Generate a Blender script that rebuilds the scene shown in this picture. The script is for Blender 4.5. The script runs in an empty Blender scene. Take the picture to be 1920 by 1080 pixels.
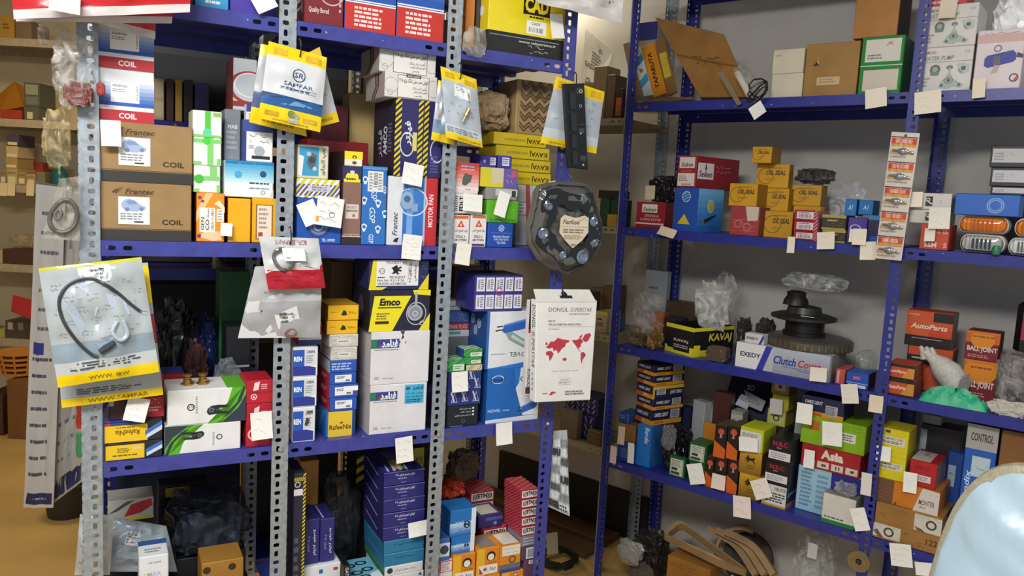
import bpy, bmesh, math, random, unicodedata
import numpy as np
from mathutils import Vector, Matrix, noise
from math import sin, cos, pi, radians
R_ = random.Random(7)
C = bpy.context.scene.collection
SC = bpy.context.scene

# ------------------------------------------------------------------ camera
CAMZ = 1.75
FPX = 1443.0
PITCH, ROLL = radians(6.683), radians(3.061)
_F = Vector((0, cos(PITCH), -sin(PITCH))); _U = Vector((0, sin(PITCH), cos(PITCH))); _X = Vector((1, 0, 0))
RIGHT = _X*cos(ROLL) + _U*sin(ROLL); UP = -_X*sin(ROLL) + _U*cos(ROLL)
cam_d = bpy.data.cameras.new('camera'); cam = bpy.data.objects.new('camera', cam_d); C.objects.link(cam)
cam.matrix_world = Matrix(((RIGHT.x, UP.x, -_F.x, 0), (RIGHT.y, UP.y, -_F.y, 0), (RIGHT.z, UP.z, -_F.z, CAMZ), (0, 0, 0, 1)))
cam_d.sensor_width = 36; cam_d.lens = FPX/1920*36; cam_d.clip_start = .05
SC.camera = cam
# ------------------------------------------------------------------ light
SC.view_settings.view_transform = 'Standard'; SC.view_settings.look = 'None'
SC.view_settings.gamma = 1; SC.view_settings.use_curve_mapping = False
SC.view_settings.exposure = 0.12
W = bpy.data.worlds.new('world'); SC.world = W; W.use_nodes = True
W.node_tree.nodes['Background'].inputs[0].default_value = (.80, .90, 1, 1)
W.node_tree.nodes['Background'].inputs[1].default_value = .46
def lamp(name, loc, size, power, col, rx=0, rz=0):
    l = bpy.data.lights.new(name, 'AREA'); l.shape = 'RECTANGLE'; l.size, l.size_y = size
    l.energy = power; l.color = col
    o = bpy.data.objects.new(name, l); C.objects.link(o); o.location = loc; o.rotation_euler = (rx, 0, rz)
lamp('ceiling_tube_lamp', (-.75, -.15, 3.02), (1.3, .3), 84, (1, .97, .93), radians(24), 0)
lamp('ceiling_tube_lamp', (1.55, .95, 3.02), (.3, 1.3), 13, (1, .98, .92), 0, radians(0))
lamp('rear_room_lamp', (-2.6, 4.1, 3.0), (.9, .4), 24, (1, .78, .46))
lamp('rear_aisle_fill', (.3, 4.25, 3.0), (.7, .25), 26, (1, .88, .66))  # unseen area light, set to brighten the cream wall

# ------------------------------------------------------------------ materials
def lin(h):
    if isinstance(h, str):
        v = [int(h[i:i+2], 16)/255 for i in (0, 2, 4)]
        return tuple(x/12.92 if x <= .04045 else ((x+.055)/1.055)**2.4 for x in v) + (1,)
    return tuple(h) + (1,)
MATS = {}
def mat(h, rough=.5, metal=0, kind='card'):
    key = (h, rough, metal, kind)
    if key in MATS: return MATS[key]
    m = bpy.data.materials.new('%s_%s' % (kind, h)); m.use_nodes = True; MATS[key] = m
    nt = m.node_tree; b = nt.nodes['Principled BSDF']; L = nt.links.new
    b.inputs['Base Color'].default_value = lin(h); b.inputs['Roughness'].default_value = rough; b.inputs['Metallic'].default_value = metal
    def N(t, **k):
        n = nt.nodes.new(t)
        for a, v in k.items(): n.inputs[a].default_value = v
        return n
    if kind in ('card', 'paint', 'wall', 'steel', 'floor', 'cloth', 'rust', 'brown'):
        tc = nt.nodes.new('ShaderNodeTexCoord')
        sc = {'card': 14, 'paint': 30, 'wall': 3, 'steel': 60, 'floor': 2.2, 'cloth': 90, 'rust': 25, 'brown': 9}[kind]
        amt = {'card': .10, 'paint': .22, 'wall': .12, 'steel': .35, 'floor': .22, 'cloth': .25, 'rust': .5, 'brown': .22}[kind]
        no = N('ShaderNodeTexNoise', Scale=sc, Detail=4.0, Roughness=.6); L(tc.outputs['Object'], no.inputs['Vector'])
        mr = N('ShaderNodeMapRange'); mr.inputs['From Min'].default_value = .25; mr.inputs['From Max'].default_value = .75
        mr.inputs['To Min'].default_value = 1-amt; mr.inputs['To Max'].default_value = 1+amt*.5
        L(no.outputs['Fac'], mr.inputs['Value'])
        mx = nt.nodes.new('ShaderNodeMix'); mx.data_type = 'RGBA'; mx.blend_type = 'MULTIPLY'; mx.inputs[0].default_value = 1
        mx.inputs[6].default_value = lin(h); L(mr.outputs[0], mx.inputs[7]); L(mx.outputs[2], b.inputs['Base Color'])
        if kind in ('paint', 'rust'):                       # chips and scratches
            n2 = N('ShaderNodeTexNoise', Scale=55.0, Detail=3.0); L(tc.outputs['Object'], n2.inputs['Vector'])
            r2 = nt.nodes.new('ShaderNodeValToRGB'); r2.color_ramp.elements[0].position = .735; r2.color_ramp.elements[1].position = .76
            L(n2.outputs['Fac'], r2.inputs[0])
            m2 = nt.nodes.new('ShaderNodeMix'); m2.data_type = 'RGBA'; L(r2.outputs[0], m2.inputs[0]); L(mx.outputs[2], m2.inputs[6])
            m2.inputs[7].default_value = lin('b9bccb' if kind == 'paint' else '3a2c20'); L(m2.outputs[2], b.inputs['Base Color'])
        bp = N('ShaderNodeBump', Strength={'wall': .12, 'cloth': .5, 'rust': .5}.get(kind, .06), Distance=.004)
        L(no.outputs['Fac'], bp.inputs['Height']); L(bp.outputs[0], b.inputs['Normal'])
    if kind == 'lamp_lens':
        b.inputs['Coat Weight'].default_value = 1
        wv = N('ShaderNodeTexWave', Scale=26.0); tc = nt.nodes.new('ShaderNodeTexCoord'); L(tc.outputs['Object'], wv.inputs['Vector'])
        bp = N('ShaderNodeBump', Strength=.8, Distance=.004); L(wv.outputs['Fac'], bp.inputs['Height']); L(bp.outputs[0], b.inputs['Normal'])
    if kind in ('film', 'clear', 'smoke'):                  # plastic film: partly clear, shiny, creased
        out = nt.nodes['Material Output']; tr = nt.nodes.new('ShaderNodeBsdfTransparent'); mixs = nt.nodes.new('ShaderNodeMixShader')
        tc = nt.nodes.new('ShaderNodeTexCoord'); no = N('ShaderNodeTexNoise', Scale=13.0, Detail=3.0, Distortion=2.2); L(tc.outputs['Object'], no.inputs['Vector'])
        mr = N('ShaderNodeMapRange'); a = {'film': (.16, .7), 'clear': (.06, .5), 'smoke': (.35, .95)}[kind]
        mr.inputs['From Min'].default_value = .45; mr.inputs['From Max'].default_value = .68
        mr.inputs['To Min'].default_value, mr.inputs['To Max'].default_value = a
        L(no.outputs['Fac'], mr.inputs['Value']); L(mr.outputs[0], mixs.inputs[0]); L(tr.outputs[0], mixs.inputs[1]); L(b.outputs[0], mixs.inputs[2])
        tr.inputs[0].default_value = (.96, .97, .98, 1) if kind != 'smoke' else (.7, .7, .72, 1)
        bp = N('ShaderNodeBump', Strength=.55, Distance=.008); L(no.outputs['Fac'], bp.inputs['Height']); L(bp.outputs[0], b.inputs['Normal'])
        b.inputs['Roughness'].default_value = .1; L(mixs.outputs[0], out.inputs['Surface'])
    return m

# ------------------------------------------------------------------ geometry helpers
class Unit:                                                   # a run of shelving: x along its front, y into its depth
    def __init__(s, o, th):
        s.o = Vector((o[0], o[1], 0)); th = radians(th)
        s.s = Vector((sin(th), cos(th), 0)); s.d = Vector((-cos(th), sin(th), 0))
        if s.d.y < 0: s.d = -s.d
        s.M = Matrix(((s.s.x, s.d.x, 0, s.o.x), (s.s.y, s.d.y, 0, s.o.y), (0, 0, 1, 0), (0, 0, 0, 1)))
UL = Unit((-1.04, 1.8), 61.96)
UR = Unit((.49, 3.37), 128.96)
def ray(px):
    return RIGHT*((px[0]-960)/FPX) - UP*((px[1]-540)/FPX) + _F
def at(u, d, px):                                             # photo pixel -> (s, z) on the vertical plane d metres behind the unit's front
    v = ray(px); p0 = u.o + u.d*d; t = u.d.dot(p0)/u.d.dot(v); P = v*t
    return (P-u.o).dot(u.s), P.z + CAMZ
def at3(px, depth):                                           # a pixel at a forward distance
    v = ray(px); P = v*(depth/v.y); return Vector((P.x, P.y, P.z+CAMZ))
def link(name, me, parent=None, M=None):
    o = bpy.data.objects.new(name, me); C.objects.link(o)
    M = M or Matrix.Identity(4)
    if parent is not None: o.parent = parent
    o.matrix_basis = M
    return o
def WM(o):
    return o.matrix_basis if o.parent is None else WM(o.parent) @ o.matrix_basis
def mesh(name, bm, mats, parent=None, M=None, smooth=False):
    me = bpy.data.meshes.new(name); bm.normal_update(); bm.to_mesh(me); bm.free()
    for m in (mats if isinstance(mats, (list, tuple)) else [mats]): me.materials.append(m)
    if smooth:
        for p in me.polygons: p.use_smooth = True
    if any(p.use_smooth for p in me.polygons): me.set_sharp_from_angle(angle=radians(40))
    return link(name, me, parent, M)
def tag(o, label=None, cat=None, group=None, kind=None):
    for k, v in (('label', label), ('category', cat), ('group', group), ('kind', kind)):
        if v: o[k] = v
    return o
def struct(name, bm, m, M=None, parent=None):
    o = mesh(name, bm, m, parent, M)
    if parent is None: o['kind'] = 'structure'
    return o
def abox(bm, x0, y0, z0, x1, y1, z1, mi=0, bev=0):
    vs = [bm.verts.new(c) for c in ((x0,y0,z0),(x1,y0,z0),(x1,y1,z0),(x0,y1,z0),(x0,y0,z1),(x1,y0,z1),(x1,y1,z1),(x0,y1,z1))]
    fs = [bm.faces.new([vs[i] for i in f]) for f in ((0,3,2,1),(4,5,6,7),(0,1,5,4),(1,2,6,5),(2,3,7,6),(3,0,4,7))]
    for f in fs: f.material_index = mi
    if bev: bmesh.ops.bevel(bm, geom=list({e for f in fs for e in f.edges}), offset=bev, segments=1, affect='EDGES')
    return vs
def tube(bm, pts, r, n=8, closed=False, mi=0):
    pts = [Vector(p) for p in pts]; rings = []; k = len(pts)
    for i, p in enumerate(pts):
        a = pts[(i-1) % k] if (closed or i) else p; b = pts[(i+1) % k] if (closed or i < k-1) else p
        t = (b-a).normalized(); x = t.orthogonal().normalized() if i == 0 else (x - t*x.dot(t)).normalized(); y = t.cross(x)
        rr = r[i] if isinstance(r, (list, tuple)) else r
        rings.append([bm.verts.new(p + x*rr*cos(2*pi*j/n) + y*rr*sin(2*pi*j/n)) for j in range(n)])
    for i in range(k if closed else k-1):
        A, B_ = rings[i], rings[(i+1) % k]
        for j in range(n):
            f = bm.faces.new((A[j], A[(j+1) % n], B_[(j+1) % n], B_[j])); f.material_index = mi; f.smooth = True
    if not closed:
        for q in (list(reversed(rings[0])), rings[-1]):
            f = bm.faces.new(q); f.material_index = mi
def curve(pts, n=5):                                           # Catmull-Rom points through pts
    P = [Vector(q) for q in pts]; P = [P[0]*2-P[1]] + P + [P[-1]*2-P[-2]]; o = []
    for i in range(1, len(P)-2):
        a, b, c, d = P[i-1:i+3]
        for k in range(n):
            t = k/n; o.append(.5*((2*b) + (c-a)*t + (2*a-5*b+4*c-d)*t*t + (3*b-a-3*c+d)*t**3))
    return o + [P[-2]]
def lathe(bm, prof, n=32, c=(0, 0, 0), mi=0, axis='z'):
    rings = []
    for r, z in prof:
        ring = []
        for j in range(n):
            a = 2*pi*j/n; p = (r*cos(a), r*sin(a), z) if axis == 'z' else (r*cos(a), z, r*sin(a))
            ring.append(bm.verts.new(Vector(p)+Vector(c)))
        rings.append(ring)
    for A, B_ in zip(rings, rings[1:]):
        for j in range(n):
            f = bm.faces.new((A[j], A[(j+1) % n], B_[(j+1) % n], B_[j])); f.material_index = mi; f.smooth = True
    for q in (rings[0], rings[-1]):
        if (q[0].co-q[n//2].co).length > 1e-4:
            try: bm.faces.new(q).material_index = mi
            except ValueError: pass
def perforated(bm, M, Lx, H, t, holes, mi=0):                 # sheet steel strip in local x (length) and y (width), real holes (x, y, rx, ry)
    def add(x0, x1, z):
        return [bm.verts.new(M @ Vector(p)) for p in ((x0,0,z),(x1,0,z),(x1,H,z),(x0,H,z))]
    holes = sorted(holes); x = 0
    def plain(a, b):
        if b-a < 1e-5: return
        f, k = add(a, b, 0), add(a, b, t)
        bm.faces.new(list(reversed(f))); bm.faces.new(k)
        bm.faces.new((f[0], f[1], k[1], k[0])); bm.faces.new((k[3], k[2], f[2], f[3]))
    for hx, hy, rx, ry in holes:
        a, b = hx-rx*1.25, hx+rx*1.25
        plain(x, a)
        out, inn = [[], []], [[], []]
        for li, z in enumerate((0, t)):
            for q in ((a,0),(hx,0),(b,0),(b,hy),(b,H),(hx,H),(a,H),(a,hy)): out[li].append(bm.verts.new(M @ Vector((q[0], q[1], z))))
            for i in range(8):
                an = radians(-135+45*i); e = .82 if i % 2 == 0 else 1
                inn[li].append(bm.verts.new(M @ Vector((hx+rx*max(-1, min(1, cos(an)*1.25))*e**.3, hy+ry*max(-1, min(1, sin(an)*1.25))*e**.3, z))))
        for i in range(8):
            j = (i+1) % 8
            bm.faces.new((out[0][j], out[0][i], inn[0][i], inn[0][j])); bm.faces.new((out[1][i], out[1][j], inn[1][j], inn[1][i]))
            bm.faces.new((inn[0][i], inn[1][i], inn[1][j], inn[0][j]))
        x = b
    plain(x, Lx)
# ------------------------------------------------------------------ writing and flat print
_forms = {}
for _cp in list(range(0xFB50, 0xFDFF)) + list(range(0xFE70, 0xFEFD)):
    _d = unicodedata.decomposition(chr(_cp)).split()
    if len(_d) == 2 and _d[0] in ('<isolated>', '<final>', '<initial>', '<medial>'):
        _forms.setdefault(chr(int(_d[1], 16)), {})[_d[0][1:-1]] = chr(_cp)
def fa(s):                                                    # joins Persian letters and puts them in visual order
    out = []
    for i, c in enumerate(s):
        f = _forms.get(c)
        if not f: out.append(c); continue
        p = _forms.get(s[i-1]) if i else None; n = _forms.get(s[i+1]) if i+1 < len(s) else None
        a = bool(p and 'initial' in p); b = bool(n and 'final' in n and 'initial' in f)
        k = 'medial' if a and b else 'final' if a else 'initial' if b else 'isolated'
        out.append(f.get(k, f.get('isolated', c)))
    r, buf = [], []
    for c in reversed(out):
        if c.isdigit(): buf.insert(0, c)
        else: r += buf + [c]; buf = []
    return ''.join(r + buf)
_tc = {}
def text_geo(s, bold=0, shear=0):
    k = (s, bold, shear)
    if k in _tc: return _tc[k]
    cu = bpy.data.curves.new('lettering', 'FONT'); cu.body = s; cu.resolution_u = 2; cu.offset = bold; cu.shear = shear
    o = bpy.data.objects.new('lettering', cu); me = o.to_mesh()
    vs = [(v.co.x, v.co.y) for v in me.vertices]; fs = [tuple(p.vertices) for p in me.polygons]
    o.to_mesh_clear(); bpy.data.objects.remove(o); bpy.data.curves.remove(cu)
    if not vs: vs = [(0, 0), (1, 0), (1, 1)]
    x0, x1 = min(v[0] for v in vs), max(v[0] for v in vs); y0, y1 = min(v[1] for v in vs), max(v[1] for v in vs)
    vs = [((x-x0)/max(1e-6, x1-x0), (y-y0)/max(1e-6, y1-y0)) for x, y in vs]
    _tc[k] = (vs, fs); return _tc[k]
def clip(poly, u0, v0, u1, v1):
    for ax, lim, sg in ((0, u0, 1), (0, u1, -1), (1, v0, 1), (1, v1, -1)):
        out = []
        for i in range(len(poly)):
            a, b = poly[i-1], poly[i]; da, db = (a[ax]-lim)*sg, (b[ax]-lim)*sg
            if (da >= 0) != (db >= 0):
                t = da/(da-db); out.append((a[0]+(b[0]-a[0])*t, a[1]+(b[1]-a[1])*t))
            if db >= 0: out.append(b)
        poly = out
        if not poly: break
    return poly
class Print:
    """Flat print on a surface given by f(u, v, height).  asp = width/height of the face."""
    def __init__(s, f, asp):
        s.f, s.asp, s.bm, s.m, s.k = f, asp, bmesh.new(), [], 0
        s.it = []; s.tess = 0; s.sub = 0
    def mi(s, c):
        m = c if not isinstance(c, str) else mat(c, .5, 0, 'ink')
        if m not in s.m: s.m.append(m)
        return s.m.index(m)
    def face(s, pts, c, k=None):
        h = .0002 + .00006*(s.k if k is None else k)
        if k is None:
            pts = clip(pts, 0, 0, 1, 1)
            if len(pts) < 3: return
        vs = [s.bm.verts.new(s.f(u, v, h)) for u, v in pts]
        try: s.bm.faces.new(vs).material_index = s.mi(c); s.it.append((s.k, s.sub) if k is None else 0)
        except ValueError: pass
    def draw(s, items):
        for it in items:
            s.k += 1; s.sub = 0; t = it[0]
            if t == 'r':
                _, a, b, c, d, col = it; n = max(1, round((c-a)*s.tess)); k = max(1, round((d-b)*s.tess))
                for i in range(n):
                    for j in range(k):
                        e, f, g, h = a+(c-a)*i/n, a+(c-a)*(i+1)/n, b+(d-b)*j/k, b+(d-b)*(j+1)/k; s.face([(e,g),(f,g),(f,h),(e,h)], col)
            elif t == 'p': s.face(it[1], it[2])
            elif t == 'e' or t == 'c':                         # ellipse / circle (radius in face heights)
                u, v, r, col = it[1:5]; q = it[5] if len(it) > 5 else 1
                s.face([(u+r/s.asp*cos(i*pi/10), v+r*q*sin(i*pi/10)) for i in range(20)], col)
            elif t == 'o':                                     # ring
                u, v, r, w, col = it[1:6]; q = it[6] if len(it) > 6 else 1; n = 24
                for i in range(n):
                    a, b = 2*pi*i/n, 2*pi*(i+1)/n; r2 = r-w
                    s.face([(u+r/s.asp*cos(a), v+r*q*sin(a)), (u+r/s.asp*cos(b), v+r*q*sin(b)), (u+r2/s.asp*cos(b), v+r2*q*sin(b)), (u+r2/s.asp*cos(a), v+r2*q*sin(a))], col)
            elif t == 'g':                                     # printed colour gradient, bottom colour to top colour
                a, b, c, d, c0, c1 = it[1:7]; n = 7
                for i in range(n):
                    w = i/(n-1); h = ''.join('%02x' % round(int(c0[j:j+2],16)*(1-w)+int(c1[j:j+2],16)*w) for j in (0,2,4))
                    s.face([(a,b+(d-b)*i/n),(c,b+(d-b)*i/n),(c,b+(d-b)*(i+1)/n),(a,b+(d-b)*(i+1)/n)], h)
            elif t == 'l':                                     # rows of print too small to read
                a, b, c, d, n, col = it[1:7]; rr = random.Random(int(a*997+b*331)+n)
                for i in range(n):
                    s.sub = i; y = d-(d-b)*(i+.5)/n; hh = (d-b)/n*.28; x = a; e = c-(c-a)*rr.random()*.3
                    while x < e:
                        w = min((c-a)*(.08+.16*rr.random()), e-x); s.face([(x,y-hh),(x+w,y-hh),(x+w,y+hh),(x,y+hh)], col); x += w+(c-a)*.035
            elif t == 'w':                                     # handwriting: a wandering pen line
                a, b, c, d, n, col = it[1:7]; rr = random.Random(int(a*991+b*353)+n)
                for i in range(n):
                    s.sub = i; y = d-(d-b)*(i+.5)/n; k = 9; p = [(a+(c-a)*(j+rr.uniform(-.4,.4))/k, y+(d-b)/n*rr.uniform(-.34,.34)) for j in range(k+1)]
                    w = min(.007, (d-b)/n*.05)
                    for q, r in zip(p, p[1:]):
                        if rr.random() < .75: s.face([(q[0],q[1]-w),(r[0],r[1]-w),(r[0]+.004,r[1]+w),(q[0]+.004,q[1]+w)], col)
            elif t == 'b':                                     # barcode
                a, b, c, d = it[1:5]; rr = random.Random(int(a*991)); x = a
                while x < c:
                    w = (c-a)*rr.choice((.012,.02,.035)); s.face([(x,b),(min(x+w,c),b),(min(x+w,c),d),(x,d)], '222222'); x += w+(c-a)*rr.choice((.015,.025,.04))
            elif t == 's':                                     # diagonal hazard stripes
                a, b, c, d, n, col = it[1:7]; sl = it[7] if len(it) > 7 else 1; st = (d-b)/n; dx = (c-a); rise = dx*s.asp*sl
                k = -int(abs(rise)/st)-1
                while k < n + int(abs(rise)/st)+1:
                    y = b+k*st; pl = clip([(a,y),(c,y+rise),(c,y+rise+st*.5),(a,y+st*.5)], a, b, c, d)
                    if len(pl) > 2: s.face(pl, col)
                    k += 1
            elif t == 't':                                     # lettering fitted to a rectangle
                _, txt, a, b, c, d, col = it[:7]; o = it[7] if len(it) > 7 else {}
                vs, fs = text_geo(txt, o.get('b', .012), o.get('i', 0)); rot = o.get('r', 0); mi = s.mi(col); h = .0002+.00006*s.k; V = []
                for x, y in vs:
                    if rot == 90: x, y = 1-y, x
                    elif rot == 270: x, y = y, 1-x
                    elif rot == 180: x, y = 1-x, 1-y
                    V.append(s.bm.verts.new(s.f(a+(c-a)*x, b+(d-b)*y+o.get('sl', 0)*x, h)))
                for f in fs:
                    try: s.bm.faces.new([V[i] for i in f]).material_index = mi; s.it.append((s.k, 0))
                    except ValueError: pass
    def done(s, parent, name='print', M=None):
        if not s.k or not s.it: s.bm.free(); return None
        s.bm.verts.index_update(); up = list(range(len(s.bm.verts)))   # print blocks standing well apart become pieces of their own
        def root(i):
            while up[i] != i: up[i] = up[up[i]]; i = up[i]
            return i
        for f in s.bm.faces:
            a = root(f.verts[0].index)
            for v in f.verts[1:]: up[root(v.index)] = a
        isl = {}; s.it = [isl.setdefault(root(f.verts[0].index), len(isl)) for f in s.bm.faces]; n = len(isl); sets = {0: set(range(n))}
        if 1 < n < 900:
            co = np.array([v.co[:] for v in s.bm.verts]); own = np.array([isl.get(root(v.index), 0) for v in s.bm.verts])
            lo = np.full((n, 3), 9e9); hi = -lo; np.minimum.at(lo, own, co); np.maximum.at(hi, own, co); size = (hi-lo).max(1)
            gap = np.maximum(0, np.maximum(lo[:, None]-hi[None], lo[None]-hi[:, None])); near = (gap**2).sum(2)**.5 <= np.maximum(.01, .26*np.maximum(size[:, None], size[None]))
            left = np.ones(n, bool); sets = {}
            while left.any():
                cur = np.zeros(n, bool); cur[np.argmax(left)] = True
                while True:
                    nx = near[cur].any(0)
                    if (nx == cur).all(): break
                    cur = nx | cur
                    if (near[cur].any(0) == cur).all(): break
                sets[len(sets)] = set(np.nonzero(cur)[0].tolist()); left &= ~cur
        first = None
        for k in sets.values():
            b = s.bm.copy() if len(sets) > 1 else s.bm
            if len(sets) > 1:
                b.faces.ensure_lookup_table(); bmesh.ops.delete(b, geom=[b.faces[n] for n, i in enumerate(s.it) if i not in k], context='FACES')
            o = mesh(name, b, s.m, parent, M); first = first or o
        return first
# ------------------------------------------------------------------ builders
BLUE, BLUER, STEEL = mat('41469a', .36, 0, 'paint'), mat('2a318c', .36, 0, 'paint'), mat('aab4bc', .42, .45, 'steel')
def fr(u, d=0, x=0, z=0): return u.M @ Matrix.Translation((x, d, z))
class Rec: pass
PLACED = {}
def clear_of(u, b, flex=.012):
    """Keeps a new thing's box b = [x0, x1, y0, y1, z0, z1] out of what already stands on the same rack."""
    for q in PLACED.setdefault(id(u), []):
        p = [min(b[1], q[1])-max(b[0], q[0]), min(b[3], q[3])-max(b[2], q[2]), min(b[5], q[5])-max(b[4], q[4])]
        if min(p) <= 0: continue
        if p[2] < .006: b[5 if b[4] < q[4] else 4] = q[4]-.0004 if b[4] < q[4] else q[5]+.0004
        elif p[0] < flex and p[0] < .3*(b[1]-b[0]):
            if b[0]+b[1] < q[0]+q[1]: b[1] = q[0]-.0005
            else: b[0] = q[1]+.0005
        elif b[2] >= q[2]-.004 and b[2]+.5*(b[3]-b[2]) > q[2]: e = max(.01, b[3]-b[2]-p[1]); b[2] = q[3]+.0008; b[3] = max(b[3], b[2]+min(e, .03)) if b[3]-b[2] < .012 else b[3]
        else: b[3] = max(b[2]+.004, q[2]-.0008)
    PLACED[id(u)].append(b); return b
def face_map(w, dp, h, f):
    o, U_, V_, N_ = {'F': ((-w/2,-dp/2,0),(w,0,0),(0,0,h),(0,-1,0)), 'L': ((-w/2,dp/2,0),(0,-dp,0),(0,0,h),(-1,0,0)),
                     'R': ((w/2,-dp/2,0),(0,dp,0),(0,0,h),(1,0,0)), 'T': ((-w/2,-dp/2,h),(w,0,0),(0,dp,0),(0,0,1)),
                     'D': ((-w/2,-dp/2,0),(w,0,0),(0,dp,0),(0,0,-1))}[f]
    o, U_, V_, N_ = map(Vector, (o, U_, V_, N_))
    return (lambda u, v, k: o + U_*u + V_*v + N_*k), U_.length/V_.length
def box(name, label, u, px, d, dp, c, on=None, F=None, L=None, R=None, T=None, rot=0, tilt=0, cat='box', group=None, kind='card', rough=.45, edge=None, h=None, w=None, flap=0, dz=0, open_=0):
    """px = (x0, top, x1, bottom) of the front face in the photo; on = height or the box below."""
    r = Rec(); x0, y0, x1, y1 = px; ym = (y0+y1)/2; xm = (x0+x1)/2
    s0, s1 = at(u, d, (x0, ym))[0], at(u, d, (x1, ym))[0]
    z0 = at(u, d, (xm, y1))[1] if on is None else (on.top if isinstance(on, Rec) else on)
    z0 += dz + .0006
    z1 = at(u, d, (xm, y0))[1]
    H = h or max(.01, z1-z0); Wd = w or (s1-s0)
    if edge is not None:                                      # turned box: near vertical edge at pixel x = edge, both faces seen
        se = at(u, d, (edge, ym))[0]; a = radians(rot); P = u.o + u.s*se + u.d*d
        def reach(dirv, X):
            v = ray((X, ym)); den = v.x*dirv.y - v.y*dirv.x
            return (P.y*v.x - P.x*v.y)/-den
        ur = u.s*cos(a) + u.d*sin(a); ul = -u.s*sin(a) + u.d*cos(a)
        Wd, dp = reach(ur, x1), reach(ul, x0)
        ctr = P + ur*(Wd/2) + ul*(dp/2)
        M = Matrix.Translation((ctr.x, ctr.y, z0)) @ Matrix(((ur.x, ul.x, 0, 0), (ur.y, ul.y, 0, 0), (0, 0, 1, 0), (0, 0, 0, 1)))
    else:
        M = fr(u, d+dp/2, (s0+s1)/2, z0) @ Matrix.Rotation(radians(rot), 4, 'Z') @ Matrix.Rotation(radians(tilt), 4, 'Y')
    if edge is None and not rot and not tilt:
        b = clear_of(u, [(s0+s1)/2-Wd/2, (s0+s1)/2+Wd/2, d, d+dp, z0, z0+H]); Wd, d, dp, z0, H = b[1]-b[0], b[2], b[3]-b[2], b[4], b[5]-b[4]
        M = fr(u, d+dp/2, (b[0]+b[1])/2, z0)
    bm = bmesh.new(); b = min(.002, H*.1)
    if open_:
        t = .003
        for q in ((-Wd/2,-dp/2,0,Wd/2,dp/2,t),(-Wd/2,-dp/2,t,Wd/2,-dp/2+t,H),(-Wd/2,dp/2-t,t,Wd/2,dp/2,H),(-Wd/2,-dp/2+t,t,-Wd/2+t,dp/2-t,H),(Wd/2-t,-dp/2+t,t,Wd/2,dp/2-t,H)): abox(bm, *q)
    else:
        abox(bm, -Wd/2, -dp/2, 0, Wd/2, dp/2, H, 0, b)
    o = mesh(name, bm, mat(c, rough, 0, kind), None, M)
    tag(o, label, cat, group)
    if flap:                                                  # closed lid with its tuck seam
        bm = bmesh.new(); abox(bm, -Wd/2+.002, -dp/2+.002, H, Wd/2-.002, dp/2-.004, H+.0012)
        mesh('lid_flap', bm, mat(c, rough, 0, kind), o)
    r.o, r.M, r.w, r.dp, r.h, r.z0, r.top, r.u, r.d = o, M, Wd, dp, H, z0, z0+H, u, d
    for f, items in (('F', F), ('L', L), ('R', R), ('T', T)):
        if items:
            fm, asp = face_map(Wd, dp, H, f); p = Print(fm, asp); p.draw(items); p.done(o, 'print')
    return r
def note(par, u, c, size, d, rot=0, n=3, col='f1f1ec', ink='b2b4ba', curl=.006, name='price_note', extra=None):
    """A small paper note stuck on a box or rail: pixel centre and pixel size."""
    po = par.o if isinstance(par, Rec) else par
    s, z = at(u, d, c); P = u.o + u.s*s + u.d*d; dep = Vector((P.x, P.y, z-CAMZ)).dot(_F)
    w, h = at(u, d, (c[0]+size[0]/2, c[1]))[0]-at(u, d, (c[0]-size[0]/2, c[1]))[0], size[1]*dep/FPX
    M = WM(po).inverted() @ fr(u, d, s, z) @ Matrix.Rotation(radians(-rot), 4, 'Y')
    fm = lambda a, b, k: Vector(((a-.5)*w, -.003 - curl*(1-b)**2 - k, (b-.5)*h))
    p = Print(fm, w/h)
    for i in range(4): p.face([(0, i/4), (1, i/4), (1, (i+1)/4), (0, (i+1)/4)], col, 0)
    p.k = 1
    if n: p.draw([('w', .1, .12, .9, .9, n, ink)])
    if extra: p.draw(extra)
    return p.done(po, name, M)
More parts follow.
